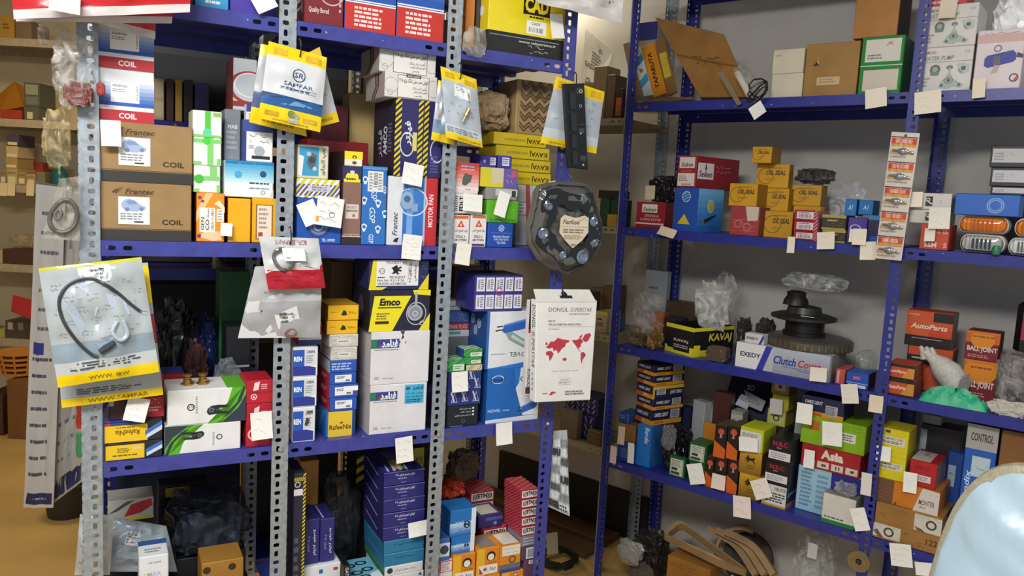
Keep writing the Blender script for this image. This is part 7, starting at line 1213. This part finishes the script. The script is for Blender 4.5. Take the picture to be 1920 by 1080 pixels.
ye = [('r', 0, 0, 1, 1, 'd8cc1a'), ('w', .02, .02, .98, .4, 4, 'a89c10'), ('r', .08, .42, .9, .72, 'd8d4c0'), ('t', 'C.MORIC JOIN', .16, .58, .82, .68, '3a3640'), ('l', .12, .46, .86, .56, 2, '5a5060'), ('w', .1, .76, .9, .96, 3, 'c87a1a'), ('r', .2, .84, .36, .95, '3a3a6a')]
ya = box('carton', 'yellow crinkled pack with white label, lower of two by blue post', UR, (1643, 856, 1697, 904), .03, .13, 'c8b81a', mn, F=ye); yb_ = box('carton', 'yellow crinkled pack with white label, upper of two by blue post', UR, (1648, 805, 1703, 855), .032, .13, 'c8b81a', ya, F=ye, T=[('w', .1, .1, .9, .9, 4, '8a8020'), ('r', 0, 0, 1, 1, 'c8bc1c')][::-1])
note(yb_, UR, (1657, 850), (28, 28), .012, 4, 1)
rd = box('carton', 'red carton with cream lid panel and white label, on the orange flat carton', UR, (1704, 866, 1757, 912), .03, .17, 'b01c22', mn, F=[('t', 'Seiken Q', .2, .66, .7, .84, '6a1418'), ('r', .1, .2, .8, .46, 'd4d0d0'), ('l', .3, .24, .76, .42, 3, '8a8486')], T=[('r', .0, .05, .7, .85, 'c4b8b0'), ('s', 0, .86, 1, 1, 6, '3a2a2e'), ('l', .3, .5, .5, .8, 2, '7a6a68')], R=[('r', 0, 0, 1, 1, '7a7484')])
note(rd, UR, (1707, 904), (26, 38), .016, 4, 1)
bl_ = box('carton', 'black carton with two white labels behind the red carton', UR, (1722, 800, 1800, 900), .26, .1, '2a282a', r4z, F=[('r', .1, .56, .42, .74, 'a8aeb2'), ('l', .14, .58, .4, .72, 2, '5a6064'), ('r', 0, .74, .16, .95, 'b0b4b8')], R=[('r', 0, 0, .2, 1, '8a8a8a')])
box('carton', 'small white box on the black carton at the back of fourth shelf', UR, (1730, 778, 1765, 799), .27, .08, '9aa09c', bl_)
box('carton', 'small blue carton with white sticker behind the red carton', UR, (1774, 850, 1803, 905), .2, .08, '1c4c9c', r4z, F=[('r', .1, .6, .6, .85, 'a8b8c8'), ('w', .2, .66, .5, .8, 1, '3a4a5a')])
box('carton', 'tall blue carton with white lettering, grey top band and white sticker', UR, (1807, 797, 1867, 930), .06, .13, '1b5cb8', r4z, F=[('r', 0, .82, 1, 1, 'a8a8a6'), ('t', 'CONTROL', .14, .88, .86, .94, '2a2a2e', {'b': .02}), ('r', .26, .62, .84, .77, 'b8ccd8'), ('w', .3, .66, .8, .74, 1, '8aa0b0'), ('t', 'Bendix', .08, .4, .26, .66, 'c8daf0', {'r': 90, 'i': .2, 'b': .02})])
br4 = box('carton', 'brown carton with white patch at the right edge of fourth shelf', UR, (1873, 812, 1960, 900), .06, .13, '84592e', r4z, kind='brown', F=[('r', 0, .62, 1, .64, '6a4622'), ('r', .2, .2, .6, .34, 'b8b0a8')])
# ------------------------------------------------------------------ floor under the right rack
g0 = at(UR, .2, (1295, 1046))[1]
fc = box('carton', 'brown carton on the floor under the right rack, with felt pen scrawl', UR, (1248, 1054, 1330, 1130), .1, .11, '9a6a2c', .0, kind='brown', F=[('w', .1, .78, .7, .92, 2, '3a2612')])
TAN = mat('a88a62', .75, 0, 'brown')
P4 = []
for x, y, d in ((1244, 1012, .16), (1276, 982, .26), (1400, 1075, .2), (1348, 1085, .1)):
    s_, z_ = at(UR, d, (x, y)); P4.append(Vector((s_, d, max(z_, fc.top+.05) if x < 1390 else z_)))
bm = bmesh.new(); loop = []
for i in range(4):
    a, b, c = P4[i-1], P4[i], P4[(i+1) % 4]; u1_, u2_ = (a-b).normalized(), (c-b).normalized(); r_ = .022
    loop += [b+u1_*r_, b+(u1_+u2_)*r_*.3, b+u2_*r_]
nrm = (P4[1]-P4[0]).cross(P4[2]-P4[1]).normalized(); cen = sum(P4, Vector())/4; R4 = []
for p in loop:
    o_ = (p-cen); o_ = (o_ - nrm*o_.dot(nrm)).normalized(); R4.append([bm.verts.new(p+q) for q in (o_*.011+nrm*.022, o_*.011-nrm*.022, -o_*.011-nrm*.022, -o_*.011+nrm*.022)])
for i in range(len(R4)):
    A, B_ = R4[i], R4[(i+1) % len(R4)]
    for j in range(4): bm.faces.new((A[j], B_[j], B_[(j+1) % 4], A[(j+1) % 4]))
bmesh.ops.recalc_face_normals(bm, faces=bm.faces[:])
o = mesh('brake_band', bm, TAN, None, UR.M); tag(o, 'tan rounded rectangular band tilted on the brown floor carton', 'band')
s_, z_ = at(UR, .38, (1402, 1046)); bs = link('brake_shoe_pile', None, None, fr(UR, .38, s_, z_) @ Matrix.Rotation(radians(-28), 4, 'X') @ Matrix.Rotation(radians(30), 4, 'Y')); tag(bs, 'tan curved brake linings around a dark drum, leaning under the right rack', 'car part')
bm = bmesh.new(); lathe(bm, [(0, -.008), (.11, -.008), (.116, 0), (.11, .012), (.08, .016), (0, .016)], 36, axis='y'); mesh('drum', bm, mat('3a2c22', .6, 0, 'rust'), bs)
for k, (r_, y_, a0_, a1_) in enumerate(((.14, -.05, 1.5, 4.1), (.128, -.08, 1.7, 4.3), (.116, -.11, 1.9, 4.4))):
    bm = bmesh.new(); n = 18; R5 = []
    for i in range(n+1):
        a = a0_+(a1_-a0_)*i/n; R5.append([bm.verts.new((rr*cos(a), yy, -rr*sin(a)*.98)) for rr, yy in ((r_, y_), (r_, y_+.028), (r_-.012, y_+.028), (r_-.012, y_))])
    for i in range(n):
        for j in range(4): bm.faces.new((R5[i][j], R5[i+1][j], R5[i+1][(j+1) % 4], R5[i][(j+1) % 4]))
    bm.faces.new(R5[0]); bm.faces.new(R5[-1][::-1]); bmesh.ops.recalc_face_normals(bm, faces=bm.faces[:]); mesh('brake_lining', bm, TAN, bs)
for k in range(3):
    pa_, pb_ = at(UR, .34-.03*k, (1328+17*k, 992+3*k)), at(UR, .24-.03*k, (1418+17*k, 1078)); mid_ = Vector(((pa_[0]+pb_[0])/2+.012, .3-.03*k, (pa_[1]+pb_[1])/2+.03)); I_ = WM(bs).inverted() @ UR.M
    bm = bmesh.new(); tube(bm, curve([I_ @ Vector((pa_[0], .34-.03*k, pa_[1])), I_ @ mid_, I_ @ Vector((pb_[0], .24-.03*k, pb_[1]))], 7), .02, 4); mesh('brake_lining', bm, TAN, bs)
bm = bmesh.new(); abox(bm, -.03, -.02, 0, .03, .02, .02); mesh('white_tag', bm, mat('c8c8c4', .5), bs, Matrix.Translation((.08, -.13, -.1)))
gs2, gz2 = at(UR, .3, (1395, 1110)); bx_ = box('carton', 'dull brown carton on the floor holding up the brake linings', UR, (1362, 1128, 1440, 1150), .3, .16, '5a4430', .0, kind='brown')
lump('dark_bag', 'dark grey bag of scrap on the floor by the left post of the right rack', UR, (1170, 1008, 1232, 1120), .1, .2, mat('2e2b29', .35, 0, 'card'), .0, 95, .4)
lump('grey_packet', 'whitish crinkled packet with dark emblem on top of the dark grey bag', UR, (1150, 1015, 1202, 1062), .03, .05, mat('8e8c8a', .35, 0, 'vac'), None, 96, .35, sub=3)
lump('metal_scraps', 'greyish metal scraps in front of the dark grey bag', UR, (1165, 1058, 1215, 1120), .03, .06, mat('6a6662', .35, .4, 'steel'), .0, 97, .5, cat='scrap')
lump('clear_bag', 'tall clear plastic bag with white label on the floor under the right rack', UR, (1474, 1000, 1552, 1160), .12, .2, mat('d4dad6', .1, 0, 'clear'), .0, 98, .35)
note(bpy.data.objects[[o.name for o in C.objects if o.get('label', '').startswith('tall clear plastic bag with white label')][0]], UR, (1524, 1032), (18, 28), .11, 2, 2, 'c8c8c4')
s_, z_ = at(UR, -.012, (1610, 1053)); bm = bmesh.new(); rr_ = .0405
lathe(bm, [(.011, 0), (.011, -.008), (rr_*.96, -.009), (rr_, -.004), (rr_, 0), (.011, 0)], 32, axis='y'); o = mesh('washer_disc', bm, mat('94825a', .4, .5, 'steel'), None, fr(UR, -.006, s_, z_)); tag(o, 'brass coloured disc with centre hole hanging low on the blue post', 'car part')
bm = bmesh.new(); lathe(bm, [(0, -.012), (.008, -.011), (.008, 0)], 12, axis='y'); mesh('hook', bm, mat('2a2a40', .4), o)
# ------------------------------------------------------------------ rack along the wall between the two blue racks
kz1, kz2, kz3, kz4 = KZ
def kb(px, z, c, lab, f=None, d=.14, dp=.12, kind='card'): return box('carton', lab, UR, px, d, dp, c, z, F=f, kind=kind)
slab('printed_card', 'white card with black line drawings, leaning on the cream-edged rack', UR, [(1098, 52), (1150, 98), (1118, 196), (1084, 186)], (.44, .44, .36, .36), .004, 'cfcbbd', [('t', 'GAL', .12, .5, .42, .58, '3a3a3a'), ('o', .6, .84, .03, .01, '3a3a3a'), ('p', [(.5,.9),(.7,.84),(.7,.85),(.5,.91)], '3a3a3a'), ('l', .35, .5, .8, .78, 6, '6a6a64'), ('o', .35, .3, .06, .02, '4a4a4a'), ('c', .58, .24, .04, '3a3a3a'), ('o', .2, .2, .04, .015, '4a4a4a')], cat='card')
kb((1112, 124, 1136, 206), kz1, '7a6648', 'brown open carton on the top board of the cream-edged rack', None, .16, .12, 'brown'); kb((1137, 140, 1152, 210), kz1, '5c4a34', 'darker brown carton on the top board of the cream-edged rack', None, .14, .12, 'brown')
kb((1154, 166, 1167, 210), kz1, '2a1a16', 'small black and red box at the right end of the cream-edged rack', [('r', .1, .1, .9, .7, 'a8502c'), ('w', .2, .2, .8, .6, 2, 'd8b090')], .12, .1)
lump('paper_bag', 'pale crumpled brown paper on the top board of the cream-edged rack', UR, (1076, 150, 1112, 222), .16, .14, mat('8f7c5e', .7, 0, 'brown'), kz1, 101, .4)
gk1 = kb((1124, 372, 1142, 423), kz2, '1f4a34', 'dark green box, left one on the second board of the cream-edged rack', None, .16); gk2 = kb((1144, 374, 1159, 423), kz2, '1a4030', 'dark green box, right one on the second board of the cream-edged rack', None, .16)
kb((1138, 402, 1156, 424), kz2, 'b0963c', 'tiny yellow patterned box before the dark green boxes', [('w', .1, .1, .9, .9, 3, '6a4a24'), ('r', .25, .3, .75, .7, 'c07a2a')], .11, .04)
box('carton', 'long thin black box lying on the dark green boxes', UR, (1122, 357, 1160, 371), .165, .1, '241e1a', gk1)
for px, c, l, f, d, z in (((1106, 540, 1128, 600), '7a7568', 'grey box at the back of third board, cream-edged rack', [('r', .2, .5, .8, .7, '4a5a5a')], .3, kz3), ((1129, 536, 1150, 600), '74593e', 'brown box at the back of third board, cream-edged rack', None, .3, kz3), ((1114, 584, 1138, 630), 'b9a98a', 'cream box with dark words on third board, cream-edged rack', [('r', 0, .86, 1, 1, 'c9c04a'), ('l', .2, .3, .8, .5, 2, '4a4038'), ('r', .2, .6, .6, .68, '4a4038')], .14, kz3), ((1085, 548, 1104, 612), '5a4a38', 'dim brown box on third board of cream-edged rack, behind white map carton', None, .2, kz3), ((1139, 592, 1147, 634), '3a5a8a', 'small blue box on third board of cream-edged rack', None, .16, kz3)):
    box('carton', l, UR, px, d, .12, c, z, F=f)
zg = []
for i in range(3):
    for j in range(6): zg += [('p', [(.02+.16*j,.1+.3*i),(.06+.16*j,.1+.3*i),(.12+.16*j,.34+.3*i),(.08+.16*j,.34+.3*i)], '8a88a8')] if j % 2 else [('p', [(.08+.16*j,.1+.3*i),(.12+.16*j,.1+.3*i),(.06+.16*j,.34+.3*i),(.02+.16*j,.34+.3*i)], '8a88a8')]
k_ = box('carton', 'dark purple zigzag carton on lowest board of cream-edged rack', UR, (1056, 775, 1116, 822), .16, .14, '26244a', kz4, F=zg); box('carton', 'dark purple zigzag carton stacked on its twin, cream-edged rack', UR, (1060, 742, 1122, 774), .17, .14, '26244a', k_, F=zg)
box('carton', 'grey tan block box before the purple zigzag cartons', UR, (1049, 768, 1082, 830), .115, .04, '6c6252', kz4, F=[('w', .1, .6, .9, .95, 3, '8a8272')])
box('carton', 'brown zigzag carton at the right of lowest board, cream-edged rack', UR, (1100, 808, 1126, 838), .118, .035, '7a6440', kz4, F=[(t[0], t[1], '4a3a24') for t in zg])
# black board, plank and cable on the floor
s0, s1 = at(UR, .49, (930, 900))[0], at(UR, .49, (1214, 940))[0]; hb_ = at(UR, .49, (1125, 907))[1]
bm = bmesh.new(); abox(bm, s0, .5055, 0.001, s1, .5175, hb_, 0, .003); o = mesh('black_board', bm, mat('141416', .5, 0, 'card'), None, UR.M); tag(o, 'large black board standing against the wall behind the two racks', 'board')
for d0_, h_, c, l in ((.33, .035, '5a3c28', 'dark brown wooden plank lying on the floor by the black board'), (.15, .025, '5e432c', 'second wooden plank lying on the floor, nearer the blue rack post')):
    bm = bmesh.new(); abox(bm, -1.22, d0_, .001, -.2, d0_+.15, h_, 0, .003); o = mesh('wooden_plank', bm, mat(c, .7, 0, 'brown'), None, UR.M); tag(o, l, 'plank')
gc0 = UR.o + UR.s*-.27 + UR.d*.02; gc0.z = 0; bm = bmesh.new()
tube(bm, [gc0 + Vector((.085*cos(t*.42)*(1+.12*sin(t)), .09*sin(t*.42)*(1+.1*cos(t*1.7)), .016+.012*((t % 9)/3))) for t in range(46)], .009, 7); o = mesh('cable_coil', bm, mat('1c1a18', .4)); tag(o, 'coil of thick black cable on the floor planks behind the blue post', 'cable')
s_, z_ = at(UR, .0, (1034, 1040)); gp0 = ground((1034, 1052)); bm = bmesh.new(); abox(bm, -.03, -.001, 0, .03, .001, .1); o = mesh('paper_scrap', bm, mat('b8a88a', .6), None, Matrix.Translation((gp0.x, gp0.y-.05, .06)) @ Matrix.Rotation(.4, 4, 'Z') @ Matrix.Rotation(-.25, 4, 'X')); tag(o, 'cream paper scrap standing against the coil of black cable', 'paper')
# ------------------------------------------------------------------ far rear left
UW = Unit((-5.1, 5.15), 90)
UNITW = unit('wall rack of light boards far back at left, crowded with small boxes', 'shelving_unit', UW); BW = mat('a8997c', .6, 0, 'paint'); WZ = [at(UW, 0, (40, y))[1] for y in (72, 224, 347, 497, 637)]
for z in WZ: board(UNITW, .02, 2.9, z, .44, BW, lip=.05, d0=0)
for s in (.0, 2.9): post(UNITW, UW, s, -.002, STEEL)
def wb_(px, i, c, l, f=None, d=.03, dp=.2): return box('carton', l, UW, px, d, dp, c, WZ[i], F=f)
wb_((0, 30, 26, 66), 0, 'b08434', 'amber box on top board of the far left wall rack', [('l', .2, .4, .7, .7, 2, '6a4a1a')]); wb_((29, 38, 58, 67), 0, '7a6450', 'tan grey box on top board of the far left wall rack')
wb_((0, 206, 40, 222), 1, 'a03424', 'red flat packet on second board of the far left wall rack'); slab('carton', 'orange carton with cream note leaning on the far left wall rack', UW, [(-6, 180), (26, 152), (42, 200), (0, 208)], (.3, .3, .26, .26), .08, 'b0721c', [('r', .35, .35, .65, .65, 'd8c49c')])
on = wb_((45, 200, 72, 222), 1, '5a5648', 'grey green box with note, lower one on the far left wall rack', [('r', .2, .1, .6, .6, 'c9b898')]); on = box('carton', 'grey green open frame box, upper one on the far left wall rack', UW, (45, 155, 74, 198), .04, .18, '4c5244', on, F=[('r', .1, .5, .9, .92, '8a8874'), ('r', .1, .08, .9, .42, '6e6c5c')])
for k, (px, c) in enumerate((((0, 318, 11, 344), '8a7a5a'), ((12, 316, 32, 344), 'b09a6a'), ((33, 322, 48, 345), '9a8450'), ((49, 326, 66, 345), 'a89060'))):
    on = wb_(px, 2, c, '%s small tan box in the row with hanging notes, far left wall rack' % ('first', 'second', 'third', 'fourth')[k], [('r', .15, .1, .85, .5, 'd8c8a0'), ('r', .1, .7, .9, .75, '6a5a3c')])
    if k in (0, 1, 3): note(on, UW, ((px[0]+px[2])/2, 355), (14 if k else 18, 24), -.02, 0, 0, 'd9c49a')
    if k == 1:
        for j in range(3): on = box('carton', 'small tan box, %s above the row on the far left wall rack' % ('first', 'second', 'third')[j], UW, (10+j, 296-22*j, 32+j, 315-21*j), .035, .18, ('a88c58', 'c0a878', '4a3c5a')[j], on, F=[('r', .1, .1, .9, .35, 'd8c8a0')])
wb_((68, 322, 84, 345), 2, '7a7058', 'greyish box at the end of the tan row, far left wall rack')
on = wb_((38, 306, 54, 344), 2, 'a8343a', 'red packet behind the tan row, left of two', None, .24, .1); wb_((57, 304, 80, 344), 2, '9c3a38', 'red packet behind the tan row, right of two', None, .24, .1)
s_, z_ = at(UW, .1, (112, 330)); bm = bmesh.new(); lathe(bm, [(0, 0), (.05, 0), (.055, .02), (.05, .09), (.02, .13), (.02, .17), (.025, .17), (.025, .2), (0, .2)], 16); o = mesh('bottle', bm, mat('1c5a5e', .25), None, fr(UW, .1, s_, WZ[2]+.0006)); tag(o, 'small teal bottle on the far left wall rack', 'bottle')
on = wb_((5, 468, 66, 494), 3, '4a2c1e', 'brown tray box with film-wrapped parts on the far left wall rack'); lump('clear_bag', 'film-wrapped ring parts in the brown tray box, far left', UW, (8, 440, 64, 468), .05, .16, mat('b89c78', .15, 0, 'film'), on, 111, .3)
wb_((-10, 470, 4, 494), 3, 'b0a080', 'pale box at the photo edge on the far left wall rack')
on = wb_((10, 602, 58, 632), 4, '4a4038', 'dark tray with small pale parts on lowest board, far left', [('r', .1, .5, .3, .9, 'b0a090'), ('r', .5, .5, .7, .9, '8a7a68')]); slab('carton', 'tilted bright red box on the dark tray, far left', UW, [(24, 553), (60, 562), (56, 598), (20, 584)], (.0, .0, -.03, -.03), .025, 'a8241c', [('r', .35, .4, .7, .75, 'd07a68')]); wb_((-8, 618, 8, 634), 4, 'a8a04a', 'yellowish box on lowest board at the photo edge, far left')
f_ = box('carton', 'tall brown carton on the floor under the far left wall rack', UW, (14, 714, 62, 850), -.25, .3, '7a5028', .0, kind='brown'); box('carton', 'dark red brown carton on the floor at the photo edge, far left', UW, (-30, 740, 6, 860), -.2, .3, '4a2a1e', .0, kind='brown')
s_, z_ = at(UW, -.1, (38, 690)); bk = link('basket', None, None, fr(UW, -.1, s_, f_.top+.012)); tag(bk, 'orange plastic basket with slots on the tall brown carton', 'basket'); OR = mat('c9822c', .4)
bm = bmesh.new()
for k in range(5): lathe(bm, [(.1+.008*k, .035*k), (.104+.008*k, .035*k), (.105+.008*k, .035*k+.014), (.1+.008*k, .035*k+.014)], 20)
mesh('hoops', bm, OR, bk)
for j in range(10): bm = bmesh.new(); a_ = 2*pi*j/10; tube(bm, [(.1*cos(a_), .1*sin(a_), 0), (.136*cos(a_), .136*sin(a_), .15)], .007, 6); mesh('rib', bm, OR, bk)
# hanging price banner
UF = Unit((0, 0), 90)
rows_ = [('l', .1, .1+.052*i, .86, .118+.052*i, 1, '4a4c54') for i in range(8)] + [('l', .25, .56+.058*i, .86, .578+.058*i, 1, '5a5c64') for i in range(7)]
bn = pouch('price_banner', 'long white hanging list sheet with dark text rows, left of the first post', UF, [(68, 345), (124, 352), (100, 952), (44, 952)], 2.75, .004, [(0, 1, 'b8b6b2')], rows_ + [('l', .3, .1+.052*i, .5, .118+.052*i, 1, '4a4c54') for i in range(8)] + [('r', .12, .488, .5, .525, '2a2c86'), ('r', .06, .012, .94, .048, '23244c'), ('l', .2, .024, .8, .036, 1, '8a8cb0')], wr=.006, seed=121, nx=8)
pouch('price_banner', 'second crumpled list sheet with blue foot, behind the first banner', UF, [(122, 352), (160, 360), (158, 900), (98, 945)], 2.78, .02, [(0, 1, 'a4a29e')], [('l', .1, .12+.06*i, .7, .14+.06*i, 1, '5a5c64') for i in range(8)] + [('r', .02, .01, .9, .07, '2c2c50')], wr=.02, seed=122, nx=10)
bm = bmesh.new(); a = at3((66, 342), 2.77); b = at3((165, 358), 2.77); tube(bm, [a, b], .005, 6); o = mesh('banner_rod', bm, mat('8a8a88', .4, .5, 'steel')); tag(o, 'thin grey rod carrying the list sheets', 'rod')
bm = bmesh.new(); tube(bm, [b, (b.x+.005, b.y, 3.1)], .002, 5); mesh('hanging_string', bm, mat('c8c8c4', .5), o)
g_ = ground((105, 978)); pt = link('pot', None, None, Matrix.Translation((g_.x, g_.y+.1, .0006))); tag(pt, 'round dark rubber pot on the floor below the banner', 'pot')
bm = bmesh.new(); lathe(bm, [(0, 0), (.09, 0), (.115, .16), (.122, .16), (.122, .175), (.105, .175), (.095, .05), (0, .05)], 28); mesh('bowl', bm, mat('2c241c', .6, 0, 'card'), pt)
# ------------------------------------------------------------------ chair in front, lower right
dch = 1.02; cc = at3((1945, 1190), dch); CV = mat('a3bccb', .34, 0, 'vac')
def sq(t, w, h, e=.55): c, s = cos(t), sin(t); return (w*math.copysign(abs(c)**e, c), h*math.copysign(abs(s)**e, s))
def back(w, h, prof, m, nm, par, e=.62):
    bm = bmesh.new(); R6 = []
    for k, y in prof: R6.append([bm.verts.new((x, y + .05*(x/w)**2*0 - .02*(1-k), z)) for x, z in (sq(2*pi*i/48, w*k, h*k, e) for i in range(48))])
    for A, B_ in zip(R6, R6[1:]):
        for i in range(48): f = bm.faces.new((A[i], A[(i+1) % 48], B_[(i+1) % 48], B_[i])); f.smooth = True
    bm.faces.new(R6[0][::-1]); bm.faces.new(R6[-1]); bmesh.ops.recalc_face_normals(bm, faces=bm.faces[:]); return mesh(nm, bm, m, par)
fw_ = Vector((cc.x, cc.y, 0)).normalized(); rz_ = math.atan2(-fw_.x, fw_.y)
Mc = Matrix.Translation(cc) @ Matrix.Rotation(rz_-.25, 4, 'Z') @ Matrix.Rotation(radians(5), 4, 'Y') @ Matrix.Rotation(radians(-8), 4, 'X')
ch = link('office_chair', None, None, Matrix.Translation((cc.x, cc.y, .0006)) @ Matrix.Rotation(rz_-.25, 4, 'Z')); tag(ch, 'office chair with pale blue film-wrapped backrest and grey edge, at lower right', 'chair')
Mi = WM(ch).inverted() @ Mc
w_, h_ = .150, .232
bkr = back(w_, h_, [(.95, .035), (.99, .022), (1, .004), (.985, -.01), (.94, -.014)], mat('9a937c', .45, 0, 'cloth'), 'backrest', ch); bkr.matrix_basis = Mi
bm_ = back(w_, h_, [(.945, -.008), (.93, -.017)] + [(.9-.05*i, -.02-.016*sin(min(1, i/6)*pi/2)) for i in range(18)], CV, 'film_cover', bkr)
for v in bm_.data.vertices:
    e = 1-max(abs(v.co.x)/w_, abs(v.co.z)/h_); p = v.co*1.0
    v.co.y += (noise.noise(Vector((p.x*11+3, p.z*26+p.x*14, 2)))*.012 + abs(noise.noise(Vector((p.x*30, p.z*34-p.x*20, 5))))*.005)*min(1, e*6)
hz = cc.z - .26
bm = bmesh.new(); abox(bm, -.22, -.46, hz-.1, .22, -.02, hz-.02, 0, .03); mesh('seat', bm, mat('8fa6b4', .4, 0, 'cloth'), ch)
bm = bmesh.new(); tube(bm, [(0, .03, hz+.2), (0, .06, hz-.02), (0, .02, hz-.12), (0, -.15, hz-.12)], .018, 8); mesh('back_bracket', bm, mat('1c1c20', .4), ch)
bm = bmesh.new(); tube(bm, [(0, -.22, hz-.1), (0, -.22, .12)], .028, 12); mesh('gas_column', bm, mat('1c1c20', .4), ch)
for i in range(5):
    a = 2*pi*i/5+.3; bm = bmesh.new(); tube(bm, [(0, -.22, .13), (.28*cos(a), -.22+.28*sin(a), .075)], [.03, .016], 8); lg_ = mesh('base_leg', bm, mat('1c1c20', .4), ch)
    bm = bmesh.new(); bmesh.ops.create_cone(bm, cap_ends=True, segments=16, radius1=.029, radius2=.029, depth=.04, matrix=Matrix.Translation((.28*cos(a), -.22+.28*sin(a), .03)) @ Matrix.Rotation(pi/2, 4, 'X')); mesh('caster', bm, mat('141416', .4), lg_)
